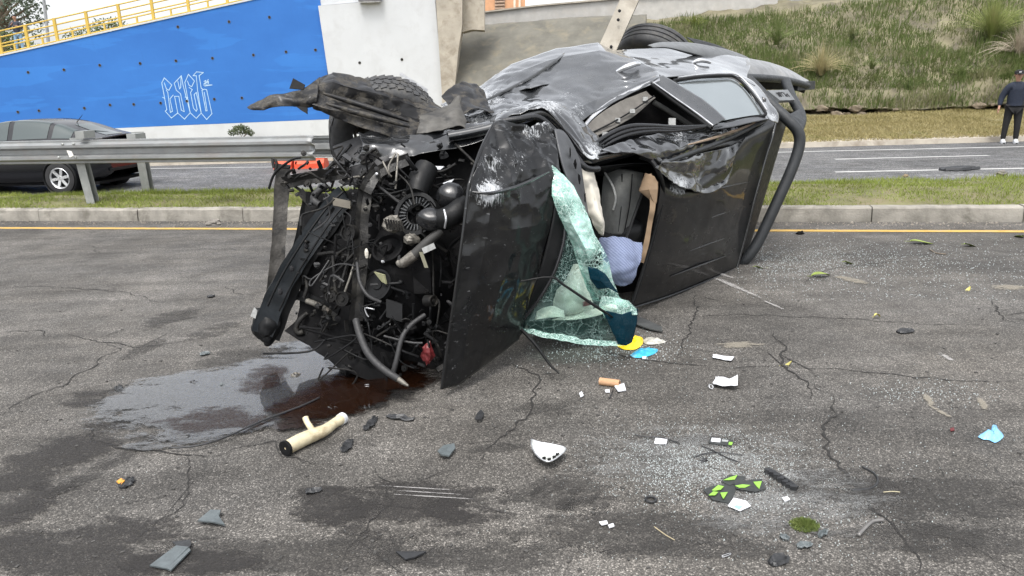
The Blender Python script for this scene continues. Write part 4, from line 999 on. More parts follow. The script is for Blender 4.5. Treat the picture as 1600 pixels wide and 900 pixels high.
panel('windscreen_shade_band', [[(940, 484, 4.34), (972, 491, 4.32), (997, 482, 4.37)], [(950, 503, 4.35), (976, 508, 4.33), (995, 506, 4.38)], [(958, 521, 4.36), (976, 524, 4.34), (991, 522, 4.39)], [(966, 538, 4.38), (978, 540, 4.36), (987, 535, 4.40)]], 'd', M['screen_band'], nu=25, nv=40, amp=.004, scale=14, seed=9, wr=False, lin=True, auto=8)
panel('windscreen_edge_glass', [[(814, 512, 4.43), (860, 520, 4.36), (915, 528, 4.36), (975, 532, 4.40)], [(822, 520, 4.40), (862, 530, 4.32), (915, 537, 4.32), (975, 540, 4.37)]], 'd', M['screen'], nu=50, nv=8, amp=.02, scale=14, seed=2, wr=False)
# wiper arms
pipe('wiper_arm', [(812, 440, 'd', 4.18), (860, 433, 'd', 4.18), (882, 446, 'd', 4.2), (930, 478, 'd', 4.25), (958, 496, 'd', 4.34)], [.005, .006, .007, .009, .005], M['plastic'])
pipe('wiper_arm', [(815, 515, 'd', 4.36), (838, 540, 'd', 4.28), (858, 568, 'd', 4.18), (874, 584, 'd', 4.14)], [.011, .010, .008, .004], M['plastic'])
# ---- cab interior seen through the front
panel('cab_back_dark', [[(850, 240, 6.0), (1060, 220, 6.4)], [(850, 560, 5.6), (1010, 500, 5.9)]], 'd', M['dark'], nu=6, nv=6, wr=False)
panel('cab_ceiling_dark', [[(925, 262, 4.9), (1000, 255, 5.2), (1036, 262, 5.4)], [(935, 275, 5.2), (1000, 270, 5.5), (1040, 275, 5.8)]], 'd', M['plastic'], nu=8, nv=4, wr=False)
st = panel('seat_back', [[(946, 268, 5.25), (975, 268, 5.2), (1000, 272, 5.3)], [(944, 300, 5.2), (972, 302, 5.12), (998, 300, 5.25)], [(944, 328, 5.2), (968, 330, 5.12), (990, 326, 5.22)], [(950, 365, 5.2), (966, 366, 5.15), (980, 362, 5.2)]], 'd', M['seat'], nu=20, nv=24, th=.06, wr=False)
pipe('seat_piping', [(945, 270, 'd', 5.15), (957, 290, 'd', 5.1), (962, 310, 'd', 5.08), (958, 328, 'd', 5.1)], .008, M['label_white'], st)
g = MB(); g.blob(Q(965, 365, 'd', 5.3), .20, .18, .13, 16, .25); g.build('seat_cushion', M['plastic'], truck, smooth=True)
TAN = [(1014, 272, 'd', 5.0), (1018, 290, 'd', 4.98), (1020, 320, 'd', 4.98), (1016, 345, 'd', 5.0), (1010, 380, 'd', 5.02), (1002, 410, 'd', 5.05)]
panel('headliner_flap', [[(1008, 270, 5.0), (1022, 275, 4.98), (1028, 285, 4.98)], [(998, 298, 5.0), (1014, 296, 4.96), (1028, 296, 4.97)], [(1018, 315, 5.0), (1022, 318, 4.98), (1026, 318, 4.98)]], 'd', M['tan'], nu=13, nv=13, amp=.006, scale=22, wr=False, lin=True, auto=8)
pipe('seat_belt', [(1004, 300, 'd', 5.05), (990, 340, 'd', 5.06), (975, 380, 'd', 4.9), (962, 410, 'd', 4.78)], .010, M['plastic'])
for q in ((972, 272, 966, 362), (988, 272, 976, 360)):
    pipe('seat_seam', [(q[0], q[1], 'd', 5.14), ((q[0] + q[2]) / 2 + 2, 318, 'd', 5.09), (q[2], q[3], 'd', 5.12)], .004, M['dark'], st)
panel('striped_cushion', [[(938, 374, 4.95), (965, 372, 4.88), (1003, 380, 4.95)], [(942, 400, 4.85), (972, 395, 4.76), (1002, 402, 4.86)], [(946, 425, 4.8), (975, 424, 4.72), (992, 424, 4.82)], [(950, 440, 4.85), (974, 446, 4.8), (984, 440, 4.86)]], 'd', M['stripe'], nu=30, nv=30, amp=.025, scale=9, th=.03, wr=False)
panel('side_airbag', [[(906, 258, 4.7), (916, 262, 4.68), (928, 268, 4.72)], [(908, 285, 4.64), (922, 285, 4.6), (932, 290, 4.66)], [(914, 315, 4.62), (930, 315, 4.58), (938, 320, 4.64)], [(925, 345, 4.62), (938, 345, 4.58), (944, 350, 4.64)], [(936, 365, 4.66), (941, 366, 4.64), (942, 368, 4.66)]], 'd', M['airbag'], nu=24, nv=44, amp=.016, scale=10, th=.02, wr=False)
panel('front_airbag', [[(898, 415, 4.75), (903, 415, 4.72), (908, 420, 4.76)], [(885, 438, 4.66), (900, 436, 4.6), (914, 442, 4.68)], [(868, 458, 4.62), (894, 456, 4.54), (920, 462, 4.64)], [(864, 478, 4.62), (892, 480, 4.56), (926, 478, 4.64)], [(875, 492, 4.66), (895, 492, 4.62), (915, 488, 4.66)]], 'd', M['airbag'], nu=30, nv=30, amp=.03, scale=9, th=.03, wr=False)
panel('dashboard', [[(822, 494, 4.9), (880, 470, 4.95), (960, 470, 5.0)], [(824, 506, 4.62), (880, 500, 4.66), (960, 488, 4.72)], [(826, 520, 4.6), (880, 524, 4.6), (960, 520, 4.66)]], 'd', M['plastic'], nu=20, nv=14, amp=.01, wr=False)
panel('wrinkled_airbag_edge', [[(838, 486, 4.5), (862, 478, 4.48), (880, 486, 4.5)], [(836, 500, 4.48), (860, 496, 4.45), (884, 498, 4.48)]], 'd', M['airbag'], nu=16, nv=10, amp=.02, scale=14, wr=False)
panel('dash_trim', [[(905, 488, 4.62), (935, 480, 4.64), (962, 472, 4.68)], [(860, 500, 4.58), (915, 497, 4.56), (965, 482, 4.62)]], 'd', M['airbag'], nu=20, nv=6, amp=.006, wr=False)
panel('dash_trim', [[(826, 494, 4.6), (840, 480, 4.62), (852, 488, 4.6)], [(820, 504, 4.56), (840, 502, 4.56), (862, 500, 4.56)]], 'd', M['seat'], nu=10, nv=6, wr=False)
g = MB(); g.box(Q(917, 474, 'd', 4.56), RT * .05 + UP * .01, UP * .03, FW * .02); g.build('warning_button', M['red'], truck)
# ---- torn right wing, front wheel arch and inner sheet
wing = panel('torn_wing', [[(496, 122, 4.66), (520, 112, 4.70), (560, 120, 4.76), (600, 132, 4.80), (650, 148, 4.84), (690, 168, 4.86)],
                 [(490, 135, 4.56), (520, 128, 4.56), (560, 140, 4.60), (602, 150, 4.64), (650, 166, 4.70), (700, 180, 4.76)],
                 [(482, 150, 4.54), (515, 150, 4.57), (555, 160, 4.63), (598, 170, 4.66), (645, 184, 4.70), (702, 190, 4.72)],
                 [(485, 162, 4.50), (520, 172, 4.48), (558, 182, 4.50), (598, 192, 4.53), (640, 202, 4.58), (695, 200, 4.66)],
                 [(490, 170, 4.54), (528, 186, 4.50), (565, 200, 4.50), (600, 210, 4.52), (632, 222, 4.56), (672, 212, 4.62)]], 'd', M['under'], nu=91, nv=57, amp=.014, scale=9, seed=12, wr=False, lin=True, auto=14)
for k, rows in enumerate(([(505, 146, 4.50), (550, 160, 4.54), (600, 176, 4.56), (640, 190, 4.60)], [(510, 162, 4.46), (550, 174, 4.49), (595, 186, 4.51), (640, 198, 4.55)])):
    pipe('wing_swage', [(*p[:2], 'd', p[2] - .02) for p in rows], [.008, .018, .018, .008], M['under'], wing)
panel('torn_strip', [[(386, 168, 4.45), (404, 158, 4.46), (424, 148, 4.48), (446, 146, 4.50), (470, 140, 4.52), (500, 120, 4.6)], [(390, 171, 4.44), (408, 166, 4.44), (428, 158, 4.46), (448, 156, 4.48), (474, 156, 4.48), (496, 150, 4.5)], [(398, 172, 4.44), (412, 172, 4.44), (425, 168, 4.46), (450, 166, 4.48), (476, 168, 4.50), (494, 166, 4.52)]], 'd', M['under'], nu=50, nv=14, amp=.014, scale=12, seed=5, wr=False)
for tri in (((452, 138), (458, 122), (476, 132), (474, 140)), ((462, 166), (480, 168), (480, 178), (470, 172))):
    g = MB(); g.plate([Q(*p, 'd', 4.44) for p in tri], .012); g.build('torn_tab', M['plastic'], wing)
g = MB(); g.bar(Q(625, 115, 'd', 4.9), Q(668, 142, 'd', 4.95), .02, .012); g.build('torn_bracket', M['bare'], truck)
panel('inner_wing', [[(560, 205, 4.5), (610, 214, 4.52), (665, 206, 4.58), (720, 196, 4.66), (765, 190, 4.7)],
                 [(566, 232, 4.42), (612, 232, 4.44), (668, 224, 4.48), (722, 214, 4.52), (768, 204, 4.55)],
                 [(545, 262, 4.44), (600, 248, 4.42), (660, 240, 4.42), (720, 228, 4.46), (772, 214, 4.48)]], 'd', M['paint'], nu=60, nv=24, amp=.03, scale=6, seed=14)
panel('folded_wing_edge', [[(655, 178, 4.7), (690, 170, 4.75), (716, 150, 4.8), (722, 160, 4.8)], [(655, 192, 4.6), (690, 188, 4.62), (718, 172, 4.68), (726, 184, 4.7)], [(650, 208, 4.56), (688, 204, 4.56), (718, 196, 4.6), (728, 210, 4.62)]], 'd', simple('dusty_wing', (.06, .057, .051), .6, var=.3, scale=10, dirt=(.015, .015, .015)), nu=30, nv=20, amp=.02, scale=10, wr=False)
panel('inner_arch_flap', [[(690, 148, 5.0), (720, 128, 5.2), (745, 132, 5.3), (760, 150, 5.2)], [(700, 165, 4.9), (725, 150, 5.0), (745, 152, 5.05), (765, 165, 5.0)], [(715, 182, 4.8), (735, 172, 4.85), (755, 172, 4.9), (772, 178, 4.9)]], 'd', M['under'], nu=24, nv=20, amp=.03, scale=8, wr=False)
panel('strut_tower', [[(520, 230, 4.75), (560, 210, 4.7), (610, 195, 4.66), (640, 208, 4.66)], [(530, 260, 4.6), (562, 245, 4.5), (600, 232, 4.46), (632, 230, 4.5)], [(536, 290, 4.55), (566, 280, 4.44), (596, 262, 4.4), (612, 250, 4.46)]], 'd', simple('dusty_grey_metal', (.05, .05, .052), .6, .2, var=.35, scale=9, dirt=(.012, .012, .012)), nu=30, nv=24, amp=.02, scale=8, wr=False)
# ---- torn front structure
def flatbeam(name, pts, wd, th, mat, k='d'):
    P = [Q(*p) for p in pts]; P = crs(P, 40)
    g = MB()
    for i in range(len(P)):
        d = (P[min(i + 1, 39)] - P[max(i - 1, 0)]).normalized(); vw = (P[i] - CP).normalized()
        sx = d.cross(vw).normalized(); sy = sx.cross(d)
        ww = wd * (1 + .16 * noise.noise(P[i] * 9)); q = P[i] + sy * .02 * noise.noise(P[i] * 11)
        b = len(g.v); g.v += [q - sx * ww / 2 - sy * th / 2, q - sx * ww * .12 - sy * th * .25, q + sx * ww / 2 - sy * th / 2, q + sx * ww / 2 + sy * th / 2, q - sx * ww / 2 + sy * th / 2]
        if i:
            for e in range(5): g.f.append((b - 5 + e, b - 5 + (e + 1) % 5, b + (e + 1) % 5, b + e)); g.mi.append(0)
    g.f += [tuple(range(5)), tuple(reversed(range(len(g.v) - 5, len(g.v))))]; g.mi += [0, 0]
    return g.build(name, mat, truck, smooth=True, auto=35)
flatbeam('tan_pillar_trim', TAN, .035, .01, M['tan'])
flatbeam('bumper_beam', [(443, 258, 'd', 4.75), (440, 300, 'd', 4.72), (436, 370, 'd', 4.66), (430, 440, 'd', 4.62), (420, 500, 'd', 4.6), (414, 528, 'd', 4.6)], .088, .05, simple('scuffed_steel', (.050, .047, .043), .6, .25, var=.4, scale=14, bump=.4, spec=.3, dirt=(.014, .014, .014)))
flatbeam('bumper_bar', [(540, 304, 'd', 4.42), (516, 330, 'd', 4.38), (484, 375, 'd', 4.36), (452, 425, 'd', 4.38), (428, 472, 'd', 4.42), (410, 520, 'd', 4.46)], .125, .05, simple('blue_black_plastic', (.012, .0155, .019), .42, 0, var=.25, scale=6, bump=.15))
pipe('bar_rib', [(536, 300, 'd', 4.36), (508, 328, 'd', 4.33), (474, 376, 'd', 4.31), (442, 428, 'd', 4.33), (418, 478, 'd', 4.37)], .007, M['plastic'])
pipe('bar_rib', [(546, 312, 'd', 4.37), (520, 342, 'd', 4.34), (490, 386, 'd', 4.32), (460, 436, 'd', 4.34), (436, 486, 'd', 4.38)], .006, M['plastic'])
for p in ((500, 350), (478, 384), (456, 420), (438, 456)):
    g = MB(); g.blob(Q(*p, 'd', 4.325), .014, .012, .02, 8, .1); g.build('bar_slot', M['hole'], truck)
flatbeam('bumper_bar_shell', [(530, 330, 'd', 4.40), (500, 372, 'd', 4.40), (468, 425, 'd', 4.43), (444, 480, 'd', 4.48), (426, 528, 'd', 4.52)], .09, .05, M['plastic'])
panel('bumper_corner', [[(398, 482, 4.5), (415, 478, 4.46), (440, 480, 4.5)], [(394, 505, 4.48), (414, 506, 4.42), (438, 505, 4.46)], [(398, 524, 4.5), (414, 530, 4.46), (432, 525, 4.5)], [(408, 532, 4.52), (416, 540, 4.5), (428, 534, 4.52)]], 'd', M['plastic'], nu=24, nv=24, amp=.03, scale=12, th=.02, wr=False)
g = MB(); g.plate([Q(397, 480, 'd', 4.4), Q(402, 486, 'd', 4.4), Q(399, 498, 'd', 4.4), Q(391, 494, 'd', 4.4)], .01); g.build('broken_reflector', M['label_white'], truck)
panel('radiator', [[(480, 300, 4.55), (520, 302, 4.5), (562, 296, 4.4)], [(474, 380, 4.5), (520, 385, 4.42), (560, 385, 4.34)], [(470, 450, 4.48), (515, 460, 4.4), (556, 465, 4.32)], [(468, 505, 4.48), (510, 530, 4.4), (552, 540, 4.3)]], 'd', M['dark'], nu=24, nv=30, amp=.03, scale=6, th=.03, wr=False)
flatbeam('radiator_side_strip', [(482, 300, 'd', 4.6), (474, 350, 'd', 4.6), (462, 400, 'd', 4.6), (452, 440, 'd', 4.6)], .06, .03, M['plastic'])
flatbeam('front_panel_stay', [(592, 262, 'd', 4.3), (574, 290, 'd', 4.24), (566, 340, 'd', 4.2), (564, 400, 'd', 4.2), (560, 450, 'd', 4.2), (556, 500, 'd', 4.22)], .075, .05, M['greasy'])
flatbeam('front_panel_stay', [(640, 248, 'd', 4.3), (604, 262, 'd', 4.26), (584, 276, 'd', 4.22), (570, 300, 'd', 4.2)], .07, .05, simple('greasy_light', (.035, .034, .032), .5, .25, var=.4, scale=14, bump=.4, dirt=(.03, .03, .03)))
flatbeam('steering_link', [(448, 285, 'd', 4.66), (480, 278, 'd', 4.6), (515, 274, 'd', 4.55), (545, 268, 'd', 4.5)], .075, .06, M['greasy'])
flatbeam('lower_arm', [(470, 300, 'd', 4.6), (488, 322, 'd', 4.55), (500, 345, 'd', 4.52)], .05, .04, M['greasy'])
flatbeam('engine_cradle', [(470, 500, 'd', 4.5), (520, 535, 'd', 4.4), (575, 565, 'd', 4.3), (620, 580, 'd', 4.3)], .20, .12, M['dark'])
flatbeam('lower_front_rail', [(440, 470, 'd', 4.5), (465, 462, 'd', 4.48), (490, 470, 'd', 4.42), (530, 490, 'd', 4.36)], .055, .05, M['plastic'])
pipe('tow_hook', [(480, 490, 'd', 4.42), (470, 498, 'd', 4.4), (463, 510, 'd', 4.4), (466, 520, 'd', 4.4), (474, 518, 'd', 4.4)], .016, M['greasy'])
panel('firewall', [[(560, 235, 4.9), (650, 240, 4.75), (760, 215, 4.6)], [(560, 400, 4.85), (650, 400, 4.65), (735, 400, 4.45)], [(560, 575, 4.6), (640, 600, 4.45), (720, 600, 4.3)]], 'd', M['dark'], nu=24, nv=30, amp=.05, scale=5, wr=False)
panel('crushed_left_wing', [[(480, 512, 4.5), (540, 560, 4.4), (610, 590, 4.3), (700, 600, 4.2)], [(500, 540, 4.42), (548, 580, 4.3), (612, 604, 4.25), (696, 606, 4.1)]], 'd', M['dark'], nu=30, nv=10, amp=.04, scale=7, wr=False)
# ---- engine
eng = MB(); eng.blob(Q(645, 440, 'd', 4.5), .26, .3, .36, 18, .35, 4); eng = eng.build('engine_block', M['dark'], truck)
def disc(name, px, py, d, r, th, mat, ax, parent=truck, prof=None, n=28):
    g = MB(); a = V(ax).normalized(); c = Q(px, py, 'd', d)
    g.lathe(prof(r, th) if prof else [(.001, th), (r * .3, th), (r * .34, th * .6), (r * .8, th * .6), (r * .86, th), (r, th), (r, -th), (.001, -th)], c, a, n); return g.build(name, mat, parent, smooth=True, auto=35)
AXF = -FW * .9 + RT * -.25 + UP * .2
fan = disc('air_intake_ring', 652, 336, 4.18, .128, .03, M['plastic'], AXF, prof=lambda r, th: [(r * .45, th * .2), (r * .78, th * .4), (r * .82, th), (r, th), (r, -th * 2), (r * .4, -th * 2)])
c = Q(652, 336, 'd', 4.18); a = AXF.normalized(); o1 = a.orthogonal().normalized(); o2 = a.cross(o1)
for k in range(26):
    th = 2 * math.pi * k / 26; r0 = o1 * math.cos(th) + o2 * math.sin(th)
    g = MB(); g.bar(c + r0 * .062 + a * .018, c + r0 * .098 + a * .022, .006, .014, a.cross(r0)); g.build('rib', M['bar_coat'], fan)
g = MB(); g.blob(Q(706, 306, 'd', 4.06), .083, .083, .075, 24, .12, 3); g.build('intake_dome', M['plastic_gloss'], truck, smooth=True)
g = MB(); g.blob(Q(674, 342, 'd', 4.0), .082, .07, .062, 24, .15, 3); g.build('intake_dome', M['plastic_gloss'], truck, smooth=True)
pipe('intake_hose', [(672, 344, 'd', 4.03), (696, 342, 'd', 3.98), (716, 330, 'd', 3.98), (722, 318, 'd', 4.04)], [.05, .062, .062, .05], M['plastic'], n=14)
pipe('hose_clamp', [(694, 328, 'd', 3.93), (697, 342, 'd', 3.90), (695, 356, 'd', 3.94)], .006, M['bare'])
pipe('intake_duct', [(668, 262, 'd', 4.3), (656, 285, 'd', 4.25), (650, 305, 'd', 4.2)], [.07, .075, .06], M['plastic'], n=12)
g = MB(); g.blob(Q(614, 350, 'd', 4.14), .062, .05, .045, 12, .5, 6); alt = g.build('alternator', M['alu'], truck)
for k in range(7):
    g = MB(); g.bar(Q(602 + k * 4.2, 342 + k * .6, 'd', 4.085), Q(606 + k * 4.2, 358 + k * .6, 'd', 4.085), .006, .01); g.build('vent_fin', M['greasy'], alt)
g = MB(); g.blob(Q(642, 374, 'd', 4.12), .045, .04, .03, 10, .6, 6); g.build('mounting_bracket', M['alu'], truck)
disc('filter_can', 612, 396, 4.24, .095, .07, M['dark'], AXF + UP * .3)
disc('belt_pulley', 592, 446, 4.18, .092, .018, M['plastic'], -FW + RT * -.5 + UP * .3)
disc('cooling_fan_hub', 547, 364, 4.16, .048, .022, M['greasy'], -FW * .9 + RT * -.4)
disc('horn', 519, 463, 4.2, .035, .02, M['greasy'], -FW + RT * -.3)
disc('horn', 537, 467, 4.18, .042, .022, M['greasy'], -FW + RT * -.3)
disc('steel_cap', 672, 470, 4.06, .032, .03, M['greasy'], RT * .8 - FW * .6)
pipe('radiator_hose', [(690, 360, 'd', 4.0), (668, 378, 'd', 4.0), (648, 398, 'd', 4.02), (628, 412, 'd', 4.04)], [.026, .026, .03, .024], simple('grey_hose', (.03, .029, .027), .6), n=12)
pipe('hose_end', [(648, 398, 'd', 4.02), (628, 412, 'd', 4.03), (620, 408, 'd', 4.03)], [.032, .028, .01], M['alu'])
g = MB(); g.box(Q(670, 388, 'd', 3.98), RT * .065 + UP * .03, UP * .03 - RT * .012, FW * .008); g.build('label_plate', M['label_white'], truck)
g = MB(); g.box(Q(662, 406, 'd', 3.98), RT * .02, UP * .085 - RT * .03, FW * .008); g.build('bracket_strip', simple('olive_bracket', (.14, .135, .09), .6), truck)
g = MB(); g.plate([Q(668, 259, 'd', 4.35), Q(694, 260, 'd', 4.35), Q(688, 265, 'd', 4.35), Q(674, 265, 'd', 4.35)], .01); g.build('torn_flap', M['bare'], truck)
g = MB(); g.plate([Q(692, 286, 'd', 4.1), Q(710, 279, 'd', 4.1), Q(704, 286, 'd', 4.1), Q(698, 292, 'd', 4.1)], .01); g.build('torn_flap', M['bare'], truck)
pipe('stay_rod', [(655, 268, 'd', 4.3), (690, 268, 'd', 4.28), (712, 256, 'd', 4.26)], .008, M['greasy'])
g = MB(); g.plate([Q(584, 425, 'd', 4.12), Q(600, 430, 'd', 4.1), Q(603, 444, 'd', 4.1), Q(596, 440, 'd', 4.12)], .012); g.build('broken_cover', simple('khaki_plastic', (.22, .22, .13), .6), truck)
g = MB(); g.box(Q(617, 485, 'd', 4.12), RT * .09 + UP * -.03, UP * .10, FW * .05); g.build('control_box', M['plastic'], truck)
g = MB(); g.blob(Q(668, 552, 'd', 4.1), .035, .03, .06, 12, .5, 5); g.build('red_tag', M['red'], truck)
g = MB(); g.box(Q(535, 318, 'd', 4.24), RT * .10 + UP * -.02, UP * .045, FW * .04); g.build('broken_bracket', simple('dirty_bracket', (.12, .108, .085), .6), truck)
g = MB(); g.blob(Q(573, 396, 'd', 4.1), .012, .012, .03, 8, .2); g.build('bulb', M['airbag'], truck)
# hoses and wires
hz = [([(556, 500, 4.1), (562, 522, 4.05), (575, 552, 3.98), (598, 576, 3.92), (622, 592, 3.9)], .020, 'hose'), ([(664, 492, 4.1), (642, 508, 4.06), (628, 528, 4.02), (620, 560, 4.0), (612, 590, 4.0)], .014, 'hose'),
      ([(558, 410, 4.12), (562, 440, 4.08), (575, 462, 4.05), (595, 472, 4.06)], .010, 'hose'), ([(620, 270, 4.2), (640, 290, 4.15), (648, 320, 4.1)], .006, 'greasy'),
      ([(598, 252, 4.2), (608, 272, 4.18), (612, 276, 4.18)], .006, 'alu'), ([(618, 240, 4.2), (608, 258, 4.16), (608, 272, 4.16)], .006, 'alu'), ([(622, 240, 4.2), (620, 268, 4.16), (618, 295, 4.16)], .006, 'alu'),
      ([(545, 280, 4.3), (560, 276, 4.26), (585, 280, 4.22)], .007, 'alu'), ([(500, 440, 4.3), (530, 395, 4.26), (560, 385, 4.2), (540, 410, 4.22), (520, 430, 4.24)], .008, 'greasy'),
      ([(520, 400, 4.26), (522, 430, 4.24), (524, 455, 4.22)], .010, 'greasy'), ([(548, 380, 4.24), (540, 420, 4.22), (530, 450, 4.2)], .009, 'greasy'), ([(560, 390, 4.2), (548, 430, 4.18), (538, 458, 4.18)], .007, 'alu'),
      ([(480, 470, 4.4), (500, 478, 4.34), (515, 488, 4.3)], .018, 'alu'), ([(497, 398, 4.34), (520, 395, 4.3), (545, 400, 4.26)], .012, 'greasy'), ([(470, 430, 4.42), (480, 445, 4.38), (475, 465, 4.38)], .012, 'greasy'),
      ([(565, 520, 4.1), (590, 530, 4.06), (612, 540, 4.05)], .005, 'greasy'), ([(628, 500, 4.05), (634, 498, 4.04), (640, 500, 4.05)], .005, 'greasy'), ([(600, 525, 4.06), (640, 535, 4.04), (660, 536, 4.04)], .007, 'hose'),
      ([(420, 295, 4.6), (430, 270, 4.58), (455, 250, 4.55), (470, 246, 4.55)], .008, 'plastic'), ([(428, 262, 4.6), (426, 248, 4.6), (432, 254, 4.6), (430, 268, 4.6)], .010, 'greasy'), ([(500, 320, 4.42), (490, 312, 4.44), (496, 300, 4.44), (510, 290, 4.44)], .022, 'hose')]
for pts, r, mt in hz: pipe('hose' if mt == 'hose' else 'wire', [(x, y, 'd', d) for x, y, d in pts], r, M[mt])
pipe('hose_fitting', [(622, 592, 'd', 3.9), (630, 598, 'd', 3.88), (638, 603, 'd', 3.86)], [.016, .014, .006], M['alu'])
# broken castings, brackets and harness all through the bay
random.seed(21)
def bits(n, x0, x1, y0, y1, d0, d1, mats, s0, s1):
    for i in range(n):
        x, y = random.uniform(x0, x1), random.uniform(y0, y1); d = d0 + (d1 - d0) * random.random(); c = Q(x, y, 'd', d); g = MB(); k = random.random(); s = random.uniform(s0, s1)
        mt = M[random.choice(mats)]
        if k < .30:
            ax = V((random.gauss(0, 1), random.gauss(0, 1), random.gauss(0, 1))).normalized(); b = ax.orthogonal().normalized()
            g.box(c, ax * s * random.uniform(1, 2.2), b * s * .6, ax.cross(b) * s * .3); g.build('bracket', mt, truck)
        elif k < .55:
            p = [c + V((random.gauss(0, 1), random.gauss(0, .4), random.gauss(0, 1))) * s * 1.6 * q for q in (0, .8, 1.3, 2.0)]; g.tube(p, random.uniform(.004, .010), 6, 4); g.build('harness_wire', mt, truck, smooth=True)
        elif k < .8: g.blob(c, s * .7, s * .6, s * .6, 9, .9, 5, seed=i); g.build('broken_casting', mt, truck)
        else:
            ax = -FW + V((random.gauss(0, .5), 0, random.gauss(0, .5))); g.lathe([(.001, s * .3), (s * .2, s * .3), (s * .22, s * .15), (s * .45, s * .15), (s * .45, -s * .2)], c, ax, 14); g.build('bolt_boss', mt, truck, smooth=True, auto=35)
bits(60, 535, 725, 265, 560, 4.3, 4.45, ['greasy', 'plastic', 'greasy', 'dark'], .02, .06)
bits(34, 470, 600, 235, 320, 4.36, 4.5, ['greasy', 'greasy', 'plastic', 'plastic_gloss'], .018, .05)
bits(26, 480, 580, 380, 520, 4.24, 4.34, ['greasy', 'plastic', 'greasy'], .015, .04)
bits(26, 440, 540, 250, 300, 4.52, 4.62, ['greasy', 'plastic'], .015, .035)
bits(40, 490, 700, 490, 580, 4.12, 4.26, ['plastic', 'greasy', 'dark', 'dark'], .02, .06)
bits(12, 590, 710, 400, 540, 4.1, 4.2, ['plastic', 'greasy'], .015, .035)
bits(14, 560, 600, 270, 500, 4.1, 4.2, ['greasy', 'alu', 'bare'], .006, .016)
bits(16, 600, 740, 225, 300, 4.35, 4.5, ['plastic', 'greasy', 'dark'], .02, .05)
bits(60, 500, 722, 262, 545, 4.06, 4.2, ['greasy', 'plastic', 'hose', 'plastic', 'dark'], .008, .028)
bits(34, 545, 660, 225, 330, 4.14, 4.3, ['greasy', 'greasy', 'plastic', 'hose'], .010, .035)
bits(26, 455, 560, 300, 530, 4.22, 4.36, ['greasy', 'plastic', 'hose', 'dark'], .008, .03)
for k in range(16):                                            # tangled loom
    x, y = random.uniform(490, 700), random.uniform(262, 540); P = [(x, y, 'd', random.uniform(4.02, 4.2))]
    for q in range(4):
        x += random.gauss(0, 22); y += random.gauss(6, 24); x = min(716, max(470, x)); y = min(575, max(255, y)); P.append((x, y, 'd', random.uniform(4.02, 4.22)))
    pipe('loom_wire', P, random.uniform(.003, .009), M[random.choice(['hose', 'greasy', 'plastic', 'plastic'])], n=6)
random.seed(33)
# ================================================================== guardrail on the median
grl = thing('guardrail', 'galvanised steel guardrail along the median, ending behind the wreck', 'guardrail', gz(148, 316, .17))
def grp(a, n, z): return kp(a, n, z)
# rail line from the photograph: top and bottom edges over the grass strip
def wbeam(P0, P1, H_, depth, back=False):
    P = [(0, .5), (.012, .48), (.012, .40), (.08, .30), (.08, .20), (.0, .10), (.0, -.10), (.08, -.20), (.08, -.30), (.012, -.40), (.012, -.48), (0, -.5)]
    d = (P1 - P0); N = 60; G = []
    out = V((d.y, -d.x, 0)).normalized() * (-1 if back else 1)
    for i in range(N + 1):
        c = P0 + d * (i / N)
        r = [c + out * (o * depth / .08 + .004 * noise.noise(V((c.x * 1.5, z * 3, 2)))) + V((0, 0, z * H_)) for o, z in P]
        G.append(r)
    g = MB(); g.grid(G); return g
R0_, R1_ = Q(-60, 242, 'd', 10.9), Q(492, 229, 'd', 9.75)
R0_.z = R1_.z = (R0_.z + R1_.z) / 2
rail = wbeam(R0_, R1_, .33, .085).build('rail', M['steel'], grl, smooth=True, auto=30, solid=.004)
R2_, R3_ = R0_ + KN * .62 + V((0, 0, -.03)), R1_ + KN * .62 + V((0, 0, -.03))
wbeam(R2_, R3_ + KE * .15, .31, .085, True).build('rear_rail', M['steel'], grl, smooth=True, auto=30, solid=.004)
def cpost(base, top, wd, name='post'):
    g = MB(); d = top - base; sx = KE * wd; sy = KN * wd * .8
    prof = [(-.5, -.5), (.5, -.5), (.5, -.44), (-.44, -.44), (-.44, .44), (.5, .44), (.5, .5), (-.5, .5)]
    vs = [b + sx * x + sy * y for b in (base, top) for x, y in prof]; n = 8
    g.add(vs, [tuple(reversed(range(n))), tuple(range(n, 2 * n))] + [(i, (i + 1) % n, n + (i + 1) % n, n + i) for i in range(n)])
    return g.build(name, M['steel_post'], grl)
pb = gz(147, 318, .17); cpost(pb - V((0, 0, .1)), pb + V((-.10, .02, .95)), .135)
pb = gz(226, 299, .2) + KN * .1; cpost(pb - V((0, 0, .1)), pb + V((-.03, .0, .93)), .14)
pb = kp(-1.6, .75, .1); cpost(pb, pb + V((0, 0, 1.0)), .13)
for px, py in ((133, 210), (213, 214)):
    g = MB(); c = Q(px, py, 'd', 10.4); g.box(c, KE * .14, KN * .22, V((0, 0, .10))); g.build('spacer_block', M['steel_post'], grl)
g = MB(); g.plate([Q(104, 235, 'd', 10.28), Q(111, 236, 'd', 10.28), Q(115, 243, 'd', 10.26), Q(109, 246, 'd', 10.26)], .01); g.build('bent_reflector', simple('pale_reflector', (.62, .60, .54), .5), rail)
for px, py in ((98, 225.5), (115, 225), (92, 246), (118, 246)):
    g = MB(); g.blob(Q(px, py, 'd', 10.33), .022, .022, .018, 8, 0); g.build('bolt', M['steel_post'], rail)
pb = kp(6.2, 1.5, .1)
